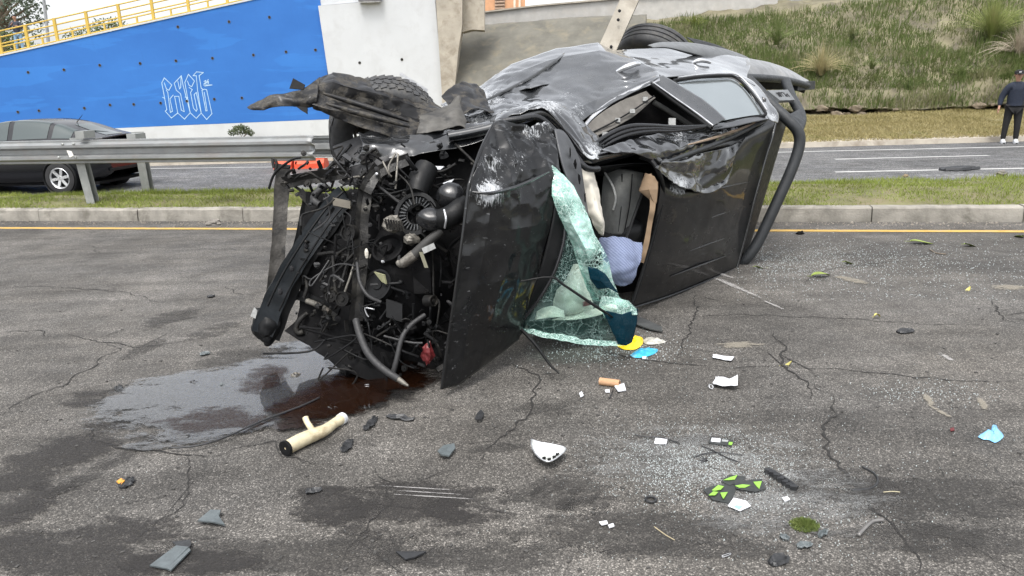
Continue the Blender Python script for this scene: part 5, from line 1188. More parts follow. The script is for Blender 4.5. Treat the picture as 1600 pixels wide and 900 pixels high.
# leaning post behind the truck
lpst = thing('leaning_post', 'pale weathered post leaning up from behind the wrecked truck', 'post', V((.9, 8.2, .15)))
g = MB(); A_, B_ = Q(938, 102, 'd', 7.35), Q(1002, -40, 'd', 7.5); A2 = A_ + (A_ - B_) * 1.15
g.bar(A2, B_, .175, .12, RT); g.build('shaft', simple('pale_weathered_timber', (.31, .285, .24), .8, var=.15, scale=5, bump=.3, dirt=(.24, .215, .175)), lpst)
for px, py in ((955, 73), (966, 31), (968, 17)):
    g = MB(); g.blob(Q(px, py, 'd', 7.30), .016, .012, .016, 8, 0); g.build('bolt_hole', M['hole'], lpst)
# orange traffic barrier on the far side
ob_ = thing('orange_barrier', 'bright orange plastic barrier beyond the end of the guardrail', 'barrier', gz(470, 262, ZF))
OC = simple('orange_plastic', (.62, .075, .03), .45, var=.1, scale=5)
for x0_, x1_ in ((437, 462), (466, 508)):
    g = MB(); a, b = gz(x0_, 262, ZF), gz(x1_, 262, ZF); a.y = b.y = 18.8
    prof = [(-.28, 0), (-.28, .12), (-.16, .22), (-.12, .62), (-.06, .72), (.06, .72), (.12, .62), (.16, .22), (.28, .12), (.28, 0)]
    G = [[V((p.x, p.y + o, ZF + z)) for o, z in prof] for p in (a, a.lerp(b, .5), b)]; g.grid(G); n = len(prof)
    g.f += [tuple(range(n)), tuple(reversed(range(2 * n, 3 * n)))]; g.mi += [0, 0]
    s_ = g.build('barrier_block', OC, ob_)
g = MB(); c = gz(488, 262, ZF); g.box(V((c.x, 18.8 - .2, ZF + .36)), (.18, 0, 0), (0, .12, 0), (0, 0, .12)); g.build('carry_slot', M['hole'], ob_)
# concrete kerbs etc. done elsewhere; debris on the far road
def torn_strip(name, px0, py0, px1, py1, z, wd, th, mat, label, cat, group=None, seed=0, curl=.02):
    a, b = gz(px0, py0, z), gz(px1, py1, z); d = (b - a); n = V((-d.y, d.x, 0)).normalized(); N = 9; G = []
    for i in range(N + 1):
        t = i / N; w_ = wd * (.35 + .65 * math.sin(math.pi * min(1, max(0, t * .9 + .08)))) * (1 + .35 * noise.noise(V((i * .8, seed, 0))))
        r = []
        for k in range(5):
            q = (k / 4 - .5); p = a + d * t + n * (q * w_ + .2 * wd * noise.noise(V((i * .5, seed, 5))))
            p.z = z + .004 + curl * (4 * q * q) * (.5 + .5 * noise.noise(V((t * 3, seed, k)))) + curl * .5 * abs(noise.noise(V((t * 4, seed, 9)))) ; r.append(p)
        G.append(r)
    g = MB(); g.grid(G); o = g.build(name, mat, None, smooth=False, solid=th); return tag(o, label, cat, group)

# ================================================================== parked sedan
def sedan():
    root = thing('parked_sedan', 'dark liftback sedan stopped on the far road behind the guardrail', 'car', (0, 0, 0))
    BODY = NT('sedan_paint'); BODY.set(Base_Color=(.005, .0055, .008), Roughness=.22, Coat_Weight=.0, Coat_Roughness=.05, Specular_IOR_Level=.6); bm_ = BODY.m
    GL = NT('sedan_glass'); GL.set(Base_Color=(.035, .05, .05), Roughness=.04, Specular_IOR_Level=.9); gm = GL.m
    # stations along x (nose negative ... tail positive): x, half width, sill z, belt z
    ST = [(-2.35, .55, .34, .58), (-2.2, .74, .24, .68), (-1.8, .86, .2, .80), (-1.2, .89, .2, .88), (-.7, .90, .2, .93), (0, .90, .2, .96), (.7, .90, .2, .99), (1.2, .90, .2, 1.02), (1.7, .88, .21, 1.05), (2.05, .83, .26, 1.05), (2.22, .74, .34, 1.0), (2.28, .60, .42, .90)]
    def sec(x, hw, z0, z1): return [(hw * .80, z0), (hw * .97, z0 + .06), (hw, z0 + (z1 - z0) * .38), (hw * .985, z0 + (z1 - z0) * .72), (hw * .93, z1 - .03), (hw * .86, z1), (hw * .45, z1 + .03), (0, z1 + .035)]
    ctrl = [[V((s[0], y, z)) for y, z in sec(*s)] + [V((s[0], -y, z)) for y, z in reversed(sec(*s)[:-1])] for s in ST]
    G = surf(ctrl, 29, 60); g = MB(); g.grid(G)
    for r in (G[0], G[-1]): g.add(r, [tuple(range(len(r)))])
    place(g.build('body', bm_, None, smooth=True, auto=50), root)
    # greenhouse
    R = [(-1.05, .80, .93, .96), (-.55, .74, .96, 1.20), (-.1, .66, .97, 1.38), (.35, .62, .98, 1.435), (.85, .61, 1.0, 1.42), (1.3, .62, 1.02, 1.34), (1.75, .66, 1.04, 1.18), (2.12, .72, 1.04, 1.07)]
    ctrl = []
    for x, hw, zb, zt in R:
        hb = .84; h = [(hb, zb), (hb * .55 + hw * .45, zb + (zt - zb) * .45), (hw + .03, zb + (zt - zb) * .85), (hw - .06, zt), (hw * .4, zt + .02), (0, zt + .025)]
        ctrl.append([V((x, y, z)) for y, z in h] + [V((x, -y, z)) for y, z in reversed(h[:-1])])
    GH = surf(ctrl, 41, 64); g = MB(); g.grid(GH); place(g.build('cabin', bm_, None, smooth=True, auto=60), root)
    def pane(name, i0, i1, j0, j1, off):
        g = MB(); sub = []
        for i in range(i0, i1 + 1):
            r = []
            for j in range(j0, j1 + 1):
                p = GH[i][j]; a = GH[min(i + 1, 63)][j] - GH[max(i - 1, 0)][j]; b = GH[i][min(j + 1, 40)] - GH[i][max(j - 1, 0)]
                n = a.cross(b).normalized(); c = V((p.x * .2, 0, .6)); n = n if n.dot(p - c) > 0 else -n
                r.append(p + n * off)
            sub.append(r)
        g.grid(sub); return place(g.build(name, gm, None, smooth=True), root)
    for j0, j1 in ((2, 13), (27, 38)):
        pane('front_window', 10, 26, j0, j1, .006); pane('rear_window', 28, 42, j0, j1, .006); pane('quarter_window', 44, 52, j0, j1 - 4 if j0 == 2 else j1, .006)
    pane('rear_screen', 47, 61, 16, 24, .006); pane('windscreen', 3, 18, 16, 24, .006)
    WM = simple('sedan_tyre', (.02, .02, .021), .8); RM = simple('sedan_rim', (.62, .63, .64), .3, .6, var=.1, bump=0)
    for x in (-1.35, 1.36):
        for s in (-1, 1):
            c = V((x, s * .835, .315)); ax = V((0, s, 0)); g = MB()
            g.lathe([(.205, -.09), (.26, -.10), (.30, -.095), (.316, -.07), (.317, .05), (.305, .088), (.26, .10), (.215, .095), (.205, .07)], c, ax, 36); wv = place(g.build('wheel', WM, None, smooth=True, auto=50), root)
            g = MB(); g.lathe([(.21, .088), (.20, .096), (.185, .08), (.18, -.05)], c, ax, 32); g.lathe([(.001, .075), (.045, .075), (.055, .06)], c, ax, 16)
            for k in range(6):
                th = k * math.pi / 3 + .2; r0 = V((math.cos(th), 0, math.sin(th))); g.bar(c + r0 * .04 + ax * .06, c + r0 * .195 + ax * .075, .055, .02, r0.cross(ax))
            g.build('rim', RM, wv, smooth=True, auto=35)
            g = MB(); g.lathe([(.18, -.02), (.001, -.02)], c, ax, 20); g.build('brake_disc', M['dark'], wv)
            g = MB(); g.lathe([(.36, -.30), (.36, .085), (.345, .10), (.33, .085), (.33, -.30)], c, ax, 36); place(g.build('wheel_arch', M['plastic'], None, smooth=True, auto=35), root)
    g = MB(); g.grid(surf([[V((2.06, -.74, 1.05)), V((2.1, 0, 1.085)), V((2.06, .74, 1.05))], [V((2.26, -.68, 1.06)), V((2.30, 0, 1.10)), V((2.26, .68, 1.06))]], 16, 5)); place(g.build('tail_spoiler', bm_, None, smooth=True, solid=.03), root)
    for s in (-1, 1):
        g = MB(); g.blob((2.14, s * .66, .86), .12, .17, .09, 12, .05); place(g.build('tail_light', simple('tail_light', (.018, .004, .005), .2), None, smooth=True), root)
        g = MB(); g.blob((-2.08, s * .62, .68), .18, .16, .08, 12, .05); place(g.build('headlight', simple('head_light', (.5, .52, .54), .1), None, smooth=True), root)
        g = MB(); g.blob((-.62, s * 1.0, .98), .10, .09, .075, 12, .1); place(g.build('door_mirror', bm_, None, smooth=True), root)
        for x in (.25, 1.05):
            g = MB(); g.tube([(x, s * .905, .86), (x + .08, s * .93, .865), (x + .16, s * .905, .87)], .012, 8, 4); place(g.build('door_handle', bm_, None, smooth=True), root)
    g = MB(); g.box((2.3, 0, .44), (.06, 0, 0), (0, 1.3, 0), (0, 0, .05)); place(g.build('bumper_strip', M['plastic'], None), root)
    g = MB(); g.box((2.33, 0, .72), (.01, 0, 0), (0, .32, 0), (0, 0, .15)); place(g.build('number_plate', M['white_wall'], None), root)
    g = MB(); g.tube([(1.28, 0, 1.37), (1.44, 0, 1.52)], [.008, .003], 6); place(g.build('aerial', M['plastic'], None), root)
    g = MB(); g.tube([(2.0, .05, 1.12), (1.9, .0, 1.16), (1.8, -.25, 1.20)], [.012, .01, .006], 6); place(g.build('rear_wiper', M['plastic'], None), root)
    g = MB(); g.abox(-2.1, 2.1, -.8, .8, .17, .22); place(g.build('underbody', M['dark'], None), root)
    return root
car = sedan()
car.rotation_euler = (0, 0, math.radians(-6))
wp = gz(100, 303, ZF); _rw = Matrix.Rotation(math.radians(-6), 3, 'Z') @ V((1.36, -.88, 0))
car.location = (wp.x - _rw.x, wp.y - _rw.y, ZF)

# ================================================================== people
def skinmesh(name, verts, edges, radii, mat, parent, sub=2, root_i=0):
    me = bpy.data.meshes.new(name); me.from_pydata([V(p) for p in verts], edges, [])
    o = bpy.data.objects.new(name, me); COL.objects.link(o); me.materials.append(mat)
    o.modifiers.new('skin', 'SKIN'); s = o.modifiers.new('sub', 'SUBSURF'); s.levels = s.render_levels = sub
    for i, r in enumerate(radii):
        sv = me.skin_vertices[0].data[i]; sv.radius = (r, r) if not hasattr(r, '__len__') else r; sv.use_root = (i == root_i)
    o.modifiers['skin'].use_smooth_shade = True
    return place(o, parent)
SKIN = simple('skin', (.36, .20, .135), .55, var=.08, bump=.05)
def person(name, label, loc, rz, H_, top, trousers, shoes, hair, cap=None, arms='down', bulk=1.0):
    t = thing(name, label, 'person', loc, rot=(0, 0, rz)); k = H_ / 1.75; b = bulk
    fL, fR = (.05, .13, 0), (-.02, -.15, 0)
    if arms == 'down': eL, wL, eR, wR = (.02, .30, 1.14), (.10, .33, .90), (-.02, -.30, 1.14), (.06, -.34, .90)
    else: eL, wL, eR, wR = (.12, .27, 1.16), (.28, .10, 1.22), (.10, -.27, 1.14), (.30, -.12, 1.30)
    Vb = [(0, 0, .95), (0, 0, 1.15), (0, 0, 1.34), (0, 0, 1.46), (0, 0, 1.53), (.015, 0, 1.60), (.02, 0, 1.67), (.01, 0, 1.73),
          (0, .17, 1.41), eL, wL, (0, -.17, 1.41), eR, wR, (0, .09, .90), (.02, .11, .5), (.0, .12, .09), (0, -.09, .90), (0, -.13, .5), (-.03, -.15, .09)]
    Eb = [(0, 1), (1, 2), (2, 3), (3, 4), (4, 5), (5, 6), (6, 7), (2, 8), (8, 9), (9, 10), (2, 11), (11, 12), (12, 13), (0, 14), (14, 15), (15, 16), (0, 17), (17, 18), (18, 19)]
    Rb = [.10, .10, .09, .045, .05, .075, .085, .05, .035, .032, .03, .035, .032, .03, .085, .06, .045, .085, .06, .045]
    nb = len(Vb)
    for wi, w_ in ((10, wL), (13, wR)):                          # palm and fingers
        w_ = V(w_); e_ = V(eL if wi == 10 else eR); d = (w_ - e_).normalized(); side = V((1, 0, 0)) - d * d.x; side.normalize()
        Vb.append(tuple(w_ + d * .07)); Eb.append((wi, nb)); Rb.append((.036, .020)); palm = nb; nb += 1
        for f in range(4):
            p1 = w_ + d * .12 + side * (.027 - .018 * f); p2 = p1 + d * (.045 - .006 * abs(f - 1.3)) - V((0, 0, 0))
            Vb += [tuple(p1), tuple(p2)]; Eb += [(palm, nb), (nb, nb + 1)]; Rb += [.010, .008]; nb += 2
        p1 = w_ + d * .05 + side * .045; p2 = p1 + d * .04 + side * .012; Vb += [tuple(p1), tuple(p2)]; Eb += [(palm, nb), (nb, nb + 1)]; Rb += [.011, .009]; nb += 2
    sc_ = lambda L_: [tuple(c * k for c in p) for p in L_]
    body = skinmesh('body', sc_(Vb), Eb, [tuple(q * k for q in r) if hasattr(r, '__len__') else r * k for r in Rb], SKIN, t)
    g = MB(); g.blob((.10 * k, 0, 1.655 * k), .022 * k, .014 * k, .022 * k, 8, 0); place(g.build('nose', SKIN, None, smooth=True), t)
    for s in (-1, 1):
        g = MB(); g.blob((.092 * k, s * .03 * k, 1.685 * k), .008, .012, .007, 8, 0); place(g.build('eye', M['hole'], None, smooth=True), t)
        g = MB(); g.blob((.01 * k, s * .085 * k, 1.66 * k), .02, .012, .03, 8, 0); place(g.build('ear', SKIN, None, smooth=True), t)
    g = MB(); g.blob((.094 * k, 0, 1.615 * k), .008, .024, .006, 8, 0); place(g.build('mouth', simple('lips', (.25, .10, .08), .5), None, smooth=True), t)
    skinmesh('jumper', sc_([(0, 0, .93), (0, 0, 1.12), (0, 0, 1.36), (0, 0, 1.50), (0, .18, 1.38), eL, tuple(V(eL).lerp(V(wL), .93)), (0, -.18, 1.38), eR, tuple(V(eR).lerp(V(wR), .93)), (0, .09, 1.40), (0, -.09, 1.40)]),
             [(0, 1), (1, 2), (2, 3), (2, 10), (10, 4), (4, 5), (5, 6), (2, 11), (11, 7), (7, 8), (8, 9)], [.165 * k * b, .175 * k * b, (.12 * k * b, .15 * k * b), .06 * k, .09 * k * b, .068 * k * b, .05 * k, .09 * k * b, .068 * k * b, .05 * k, .11 * k * b, .11 * k * b], top, t, root_i=1)
    skinmesh('trousers', sc_([(0, 0, .96), (0, .09, .88), (.02, .11, .5), (.0, .12, .07), (0, -.09, .88), (0, -.13, .5), (-.03, -.15, .07)]), [(0, 1), (1, 2), (2, 3), (0, 4), (4, 5), (5, 6)], [.15 * k * b, .11 * k * b, .082 * k, .062 * k, .11 * k * b, .082 * k, .062 * k], trousers, t)
    for y, x in ((.12, 0.), (-.15, -.03)):
        g = MB(); G = surf([[V(((x - .09) * k, (y - .035) * k, .0)), V(((x - .09) * k, (y - .03) * k, .08 * k)), V(((x - .09) * k, (y + .03) * k, .08 * k)), V(((x - .09) * k, (y + .035) * k, 0))],
                           [V(((x + .04) * k, (y - .048) * k, .0)), V(((x + .04) * k, (y - .035) * k, .10 * k)), V(((x + .04) * k, (y + .035) * k, .10 * k)), V(((x + .04) * k, (y + .048) * k, 0))],
                           [V(((x + .14) * k, (y - .045) * k, .0)), V(((x + .14) * k, (y - .035) * k, .06 * k)), V(((x + .14) * k, (y + .035) * k, .06 * k)), V(((x + .14) * k, (y + .045) * k, 0))],
                           [V(((x + .20) * k, (y - .02) * k, .0)), V(((x + .20) * k, (y - .02) * k, .03 * k)), V(((x + .20) * k, (y + .02) * k, .03 * k)), V(((x + .20) * k, (y + .02) * k, 0))]], 10, 10)
        g.grid(G); n = 10; g.f.append(tuple(range(n))); g.mi.append(0)
        place(g.build('shoe', shoes, None, smooth=True), t)
    g = MB(); g.blob((-.012 * k, 0, 1.70 * k), .092 * k, .088 * k, .085 * k, 14, .08); place(g.build('hair', hair, None, smooth=True), t)
    if cap:
        g = MB(); g.lathe([(.101 * k, 0), (.102 * k, .03 * k), (.09 * k, .065 * k), (.05 * k, .088 * k), (.002, .094 * k)], (0, 0, 1.70 * k), (0, 0, 1), 20); cp_ = place(g.build('cap', cap, None, smooth=True), t)
        g = MB(); g.grid([[V((math.cos(a_) * r_ * k + (.03 if r_ > .12 else 0), math.sin(a_) * .095 * k, (1.705 - (r_ - .1) * .25) * k)) for a_ in [(-1.1 + 2.2 * i / 8) for i in range(9)]] for r_ in (.098, .13, .17)]); place(g.build('cap_peak', cap, None, smooth=True, solid=.006), t)
        g = MB(); g.box((.103 * k, 0, 1.735 * k), (.006, 0, 0), (0, .05, 0), (0, 0, .028)); place(g.build('cap_badge', M['white_wall'], None), t)
    return t
NAVY = simple('navy_knit', (.008, .013, .027), .85, var=.2, scale=20); BLK = simple('black_cloth', (.007, .007, .008), .85, var=.2, scale=20)
pf = gz(1577, 224, ZF)
person('person', 'man in navy jumper, black trousers, white trainers and dark cap standing at the far kerb', (pf.x, pf.y, ZF + .004), math.radians(-112), 1.80, NAVY, BLK, M['white_wall'], BLK, BLK, bulk=1.14)
pw_ = yp(33, 82, 38); person('person', 'person in dark top and light blue jeans standing behind the yellow railing', (pw_.x, 38, pw_.z), math.radians(-70), 1.72, simple('dark_hoodie', (.03, .035, .05), .85), simple('pale_denim', (.20, .32, .44), .85), BLK, BLK, None, 'up', .95)
# ================================================================== cracks, stains, scrapes in the road
random.seed(5)
CR = simple('crack_shadow', (.018, .017, .016), .95, var=.3, scale=30, bump=0)
def jag(pts, z=0., seed=0, step=.03, amp=.022):
    P = [gz(x, y, z) for x, y in pts]; out = []
    for a, b in zip(P, P[1:]):
        n = max(2, int((b - a).length / step)); d = (b - a).normalized(); s = V((-d.y, d.x, 0))
        for i in range(n):
            p = a.lerp(b, i / n); o = noise.noise(p * 7 + V((seed, 0, 0))) + .6 * noise.noise(p * 21 + V((0, seed, 0)))
            out.append(p + s * amp * o * (1 + .15 * p.y))
    out.append(P[-1]); return out
cracks = [([(1208, 520), (1228, 545), (1222, 572), (1262, 598), (1268, 625)], .020), ([(1302, 618), (1300, 650), (1288, 680), (1290, 700), (1315, 735), (1345, 765), (1372, 800), (1395, 820), (1420, 860), (1435, 880), (1425, 900)], .020),
          ([(1262, 598), (1302, 618)], .008), ([(1085, 455), (1090, 490), (1080, 505), (1060, 560)], .014), ([(1000, 497), (1150, 492), (1300, 497), (1420, 505), (1530, 508), (1600, 512)], .011), ([(1222, 572), (1340, 580), (1480, 595), (1600, 598)], .012),
          ([(1140, 575), (1222, 572)], .008), ([(905, 545), (1000, 562), (1140, 575)], .012), ([(1258, 448), (1262, 435), (1290, 422), (1360, 412), (1460, 407), (1600, 411)], .012), ([(1548, 470), (1568, 500), (1600, 508)], .014),
          ([(755, 572), (800, 570), (845, 588), (842, 605), (828, 635), (818, 655), (790, 680), (750, 720)], .016), ([(845, 588), (874, 585)], .01), ([(590, 730), (596, 745), (606, 755), (606, 790), (560, 835), (530, 880)], .010), ([(606, 790), (680, 800)], .008),
          ([(138, 660), (148, 690), (190, 700), (265, 710), (330, 715)], .018), ([(265, 710), (300, 720), (285, 790), (230, 830), (170, 880)], .008), ([(330, 715), (380, 700), (430, 690), (440, 715), (470, 720), (520, 725)], .009),
          ([(0, 520), (65, 516), (75, 528)], .012), ([(95, 525), (115, 522), (130, 530), (170, 535), (210, 545), (300, 530)], .014), ([(170, 535), (185, 545), (140, 575), (100, 600), (30, 630), (0, 650)], .014), ([(0, 446), (150, 452), (200, 458), (265, 476)], .012), ([(80, 456), (160, 453)], .01),
          ([(60, 383), (145, 384), (150, 396), (240, 395)], .01), ([(300, 387), (380, 392)], .008), ([(335, 447), (360, 452), (372, 458), (410, 462)], .009), ([(275, 495), (330, 478)], .010), ([(275, 502), (325, 492)], .012), ([(1440, 700), (1500, 780)], .003), ([(1395, 820), (1500, 845), (1600, 900)], .006),
          ([(1150, 395), (1400, 400), (1600, 392)], .006), ([(430, 690), (500, 660), (560, 640)], .006), ([(700, 700), (760, 690), (830, 700)], .005)]
for i, (pts, wd) in enumerate(cracks):
    far = gz(*pts[0]).y; P = jag(pts, 0, i * 3.3)
    g = MB(); g.add(*ribbon(P, wd * .62, z=.004, jag=1.5, taper=True, seed=i)); g.build('crack', CR, near_road)
    if i % 3 == 0 and len(P) > 12:                              # hairline offshoots
        for _ in range(2):
            k = random.randrange(3, len(P) - 3); p = P[k]; an = random.uniform(0, 6.28); Q_ = [p + V((math.cos(an), math.sin(an), 0)) * .06 * j + V((.02 * noise.noise(V((j, i, 0))), .02 * noise.noise(V((j, i, 5))), 0)) for j in range(6)]
            g = MB(); g.add(*ribbon(Q_, wd * .4, z=.0045, jag=.8, taper=True, seed=i)); g.build('crack', CR, near_road)
def stain_mat(name, col, rough, cover, scale, spec=.4, coat=0., soft=.2, bump=0., fill=.8, grain=0., civ=1.5):
    t = NT(name); v = t.coord((.55, 1.35, 1), rot=(0, 0, .25))
    e = t.attr('wear')
    f = t.math('ADD', t.math('MULTIPLY', e, fill), t.math('ADD', t.math('MULTIPLY', t.math('SUBTRACT', t.noise(v, scale, 8, .75, .3), .5), 3.4), t.math('MULTIPLY', t.math('SUBTRACT', t.noise(v, 90, 3), .5), .8)))
    fac = t.math('MULTIPLY', t.ramp(f, [(.5 - soft, 0.), (.5 + soft, 1.)]), cover if grain == 0 else t.math('MULTIPLY', t.ramp(t.noise(t.coord(), 130, 3, .7), [(.38, 1.), (.62, 1 - grain)]), cover))
    tr = t.n('BsdfTransparent'); t.set(Base_Color=col, Roughness=rough, Specular_IOR_Level=spec, Coat_Weight=coat, Coat_Roughness=.04, Coat_IOR=civ)
    ms = t.n('MixShader'); t.l(fac, ms.inputs[0]); t.l(tr.outputs[0], ms.inputs[1]); t.l(t.b.outputs[0], ms.inputs[2]); t.l(ms.outputs[0], t.out.inputs[0])
    if bump: t.bump(t.noise(v, 70, 4), bump, .004)
    return t.m
def blotch(name, cx, cy, rx, ry, mat, parent=None, z=.006, rot=0., n=40, poly=None):
    """a sheet on the road whose 'wear' falls from 1 inside to 0 at its rim"""
    g = MB(); W_ = []
    if poly:
        P = [gz(x, y) for x, y in poly]; P = crs(P + [P[0]], 64)[:-1]
    else:
        P = [gz(cx + math.cos(rot) * rx * math.cos(a) - math.sin(rot) * ry * math.sin(a), cy + math.sin(rot) * rx * math.cos(a) + math.cos(rot) * ry * math.sin(a)) for a in [2 * math.pi * i / n for i in range(n)]]
    c = sum(P, V((0, 0, 0))) / len(P); N = len(P)
    rings = (1., .8, .55, .3)
    for r, wv in zip(rings, (0., .45, .85, 1.)):
        for p in P: q = c.lerp(p, r); g.v.append(V((q.x, q.y, z))); W_.append(wv)
    for k in range(3):
        for i in range(N): g.f.append((k * N + i, k * N + (i + 1) % N, (k + 1) * N + (i + 1) % N, (k + 1) * N + i)); g.mi.append(0)
    g.f.append(tuple(3 * N + i for i in range(N))); g.mi.append(0)
    o = g.build(name, mat, parent); at = o.data.attributes.new('wear', 'FLOAT', 'POINT'); at.data.foreach_set('value', W_); return o
DK = stain_mat('dark_road_stain', (.026, .024, .023), .75, .86, 4.5, soft=.13, grain=.65)
RB = stain_mat('rubber_mark', (.038, .036, .034), .75, .62, 8., soft=.14, grain=.7)
zz = [.0046]
def st(cx, cy, rx, ry, mat=DK, rot=0.):
    zz[0] += .00003; return blotch('stain', cx, cy, rx, ry, mat, near_road, zz[0], rot)
st(640, 800, 190, 70); st(150, 860, 260, 60); st(480, 870, 260, 40, RB); st(1450, 780, 220, 50, RB); st(1000, 830, 260, 40, RB); st(520, 790, 80, 40); st(60, 730, 190, 42, DK, -.42); st(20, 800, 120, 30, DK, -.42); st(880, 775, 110, 36, RB); st(760, 870, 200, 30, RB); st(700, 800, 60, 24)
st(260, 500, 60, 14, RB, -.3); st(225, 545, 50, 10, RB, -.4); st(330, 520, 60, 12, RB, -.3); st(1320, 760, 120, 40, RB); st(1420, 840, 160, 26, RB); st(1080, 860, 160, 22, RB); st(1520, 850, 150, 40, RB, .1); st(780, 700, 60, 10, RB, -.1); st(850, 640, 60, 14, RB); st(370, 560, 90, 18, RB, -.1); st(140, 625, 70, 18, DK, -.2); st(300, 880, 120, 30, DK); st(1100, 690, 90, 12, RB)
for k in range(9): st(30 + k * 26, 800 - k * 14 + random.uniform(-6, 6), 40, 8, RB, -.45)
for k in range(12): st(830 + random.uniform(0, 120), 755 + random.uniform(0, 40), random.uniform(8, 26), random.uniform(4, 9), RB, -.5)
SCR = stain_mat('white_scrape', (.40, .39, .38), .8, .55, 26.)
PALE = stain_mat('pale_dust', (.27, .245, .20), .9, .6, 22.)
st(1145, 447, 34, 3.2, SCR, .42); st(1130, 441, 22, 2, SCR, .35); st(1170, 458, 26, 2, SCR, .4); st(1330, 438, 36, 4, PALE, .2); st(1155, 540, 44, 6, PALE); st(1535, 632, 14, 7, PALE, .9); st(1450, 625, 16, 6, PALE, .8); st(1470, 645, 26, 3, PALE, .5); st(1580, 450, 40, 5, PALE); st(1130, 430, 20, 2, SCR, .3); st(1210, 478, 22, 1.6, SCR, .4); st(1480, 560, 18, 3, SCR, .5)
for k in range(3): st(650 + k * 14, 764 + k * 7, 70, .9, SCR, .06)
POW = stain_mat('glass_powder', (.42, .43, .43), .6, .40, 7., soft=.4, fill=.5, grain=.98)
st(1085, 722, 190, 62, POW); st(1230, 790, 190, 60, POW)
# ---- spilled fluids
WET = stain_mat('wet_asphalt', (.024, .023, .022), .14, .95, 2.2, .9, 1.0, .12, 1.3, 1.12, .30, 1.75)
OIL = stain_mat('brown_oil', (.012, .0045, .002), .16, .97, 5., .5, .9, .14, .5, 1.0)
OIL2 = stain_mat('brown_oil_film', (.017, .0065, .003), .38, .93, 6., .2, .12, .16, .5, .78, .7)
poly = [(95, 690), (125, 628), (220, 588), (330, 572), (430, 540), (520, 520), (640, 540), (720, 600), (690, 632), (610, 650), (540, 640), (480, 660), (420, 690), (340, 706), (260, 712), (160, 700)]
wet = blotch('fluid_spill', 0, 0, 0, 0, WET, None, .0175, poly=poly); tag(wet, 'shiny wet fluid spill spreading over the road from the engine bay', 'spill', kind='stuff')
def oil(name, cx, cy, rx, ry, rot, label, z, mt=None):
    o = blotch(name, cx, cy, rx, ry, mt or OIL, None, z, rot); tag(o, label, 'spill', kind='stuff')
oil('oil_pool', 340, 662, 130, 24, -.10, 'long dark reddish brown oil pool at the edge of the wet spill', .0190, OIL2)
oil('oil_pool', 520, 628, 120, 40, -.30, 'large dark brown oil pool under the dangling hose', .0195)
oil('oil_pool', 412, 598, 50, 26, -.4, 'streaky brown oil patch in the middle of the wet spill', .0200, OIL2)
oil('oil_pool', 470, 640, 80, 22, -.25, 'reddish brown oily streak beside the thin black cable', .0198, OIL2)
oil('oil_pool', 600, 580, 110, 40, .2, 'black oily patch directly beneath the engine', .0205)

# ---- broken glass
random.seed(9)
GB = simple('glass_crumb', (.42, .46, .46), .2, 0, var=.25, scale=90, bump=0, spec=.8)
g = MB()
def crumbs(n, fx, fy, s0, s1):
    for i in range(n):
        p = gz(fx(), fy()); s = random.uniform(s0, s1); a = random.uniform(0, 3.14)
        ax, ay = V((math.cos(a), math.sin(a), random.uniform(-.3, .3))), V((-math.sin(a), math.cos(a), random.uniform(-.3, .3)))
        g.box(p + V((0, 0, s * .45)), ax * s, ay * s * random.uniform(.6, 1.2), V((0, 0, s * .8)))
G_ = random.gauss
crumbs(3800, lambda: G_(1090, 75), lambda: G_(722, 30), .0014, .0036)
crumbs(900, lambda: G_(1240, 120), lambda: G_(780, 45), .0016, .004)
crumbs(400, lambda: random.uniform(850, 1500), lambda: random.uniform(540, 880), .0015, .0035)
crumbs(1700, lambda: 1180 + abs(G_(0, 190)), lambda: G_(408, 16), .003, .0065)
crumbs(900, lambda: random.uniform(1150, 1620), lambda: random.uniform(372, 470), .003, .006)
crumbs(800, lambda: G_(960, 60), lambda: G_(548, 14), .002, .006)
crumbs(350, lambda: random.uniform(0, 1600), lambda: random.uniform(480, 900), .0015, .003)
crumbs(260, lambda: G_(1450, 60), lambda: G_(612, 10), .002, .005)
g.build('glass_crumbs', GB, None, kind='stuff', label='scattered crumbs of broken safety glass on the asphalt', cat='broken glass')
g = MB()
for i in range(420):
    p = gz(random.uniform(0, 1600), random.uniform(470, 900)); s = random.uniform(.004, .011); a = random.uniform(0, 3.14)
    g.box(p + V((0, 0, s * .3)), V((math.cos(a), math.sin(a), 0)) * s * 1.6, V((-math.sin(a), math.cos(a), 0)) * s, V((0, 0, s * .6)))
g.build('grit_specks', simple('dark_specks', (.05, .048, .045), .8, var=.6, scale=60), None, kind='stuff', label='tiny dark plastic crumbs and grit sprinkled over the road', cat='grit')

# ================================================================== separate debris, piece by piece
BP = simple('broken_black_plastic', (.022, .023, .025), .5, var=.3, scale=30, bump=.2)
GP = simple('broken_grey_plastic', (.085, .10, .105), .45, var=.2, scale=30, bump=.2)
PAPER = simple('white_paper', (.62, .63, .66), .8, var=.05, scale=20, bump=.1)
def shard(name, pts, mat, label, cat='shard', th=.006, lift=.01, seed=0, group=None, fold=0.):
    P = [gz(x, y) for x, y in pts]; c = sum(P, V((0, 0, 0))) / len(P); g = MB(); n = len(P)
    top = []
    for i, p in enumerate(P):
        zz_ = .004 + lift * (.5 + .5 * noise.noise(V((i * 1.7, seed, 2)))); top.append(V((p.x, p.y, zz_)))
    cz = .004 + lift * .6 + fold
    vs = top + [V((c.x, c.y, cz))] + [p + V((0, 0, th)) for p in top] + [V((c.x, c.y, cz + th))]
    fs = []
    for i in range(n):
        j = (i + 1) % n; fs += [(j, i, n), (n + 1 + i, n + 1 + j, 2 * n + 1), (i, j, n + 1 + j, n + 1 + i)]
    g.add(vs, fs); return g.build(name, mat, None, label=label, cat=cat, group=group)
shard('plastic_shard', [(310, 820), (330, 803), (346, 805), (343, 813), (352, 826), (335, 824)], GP, 'grey-blue triangular plastic shard lying alone on the dark stain', lift=.02)
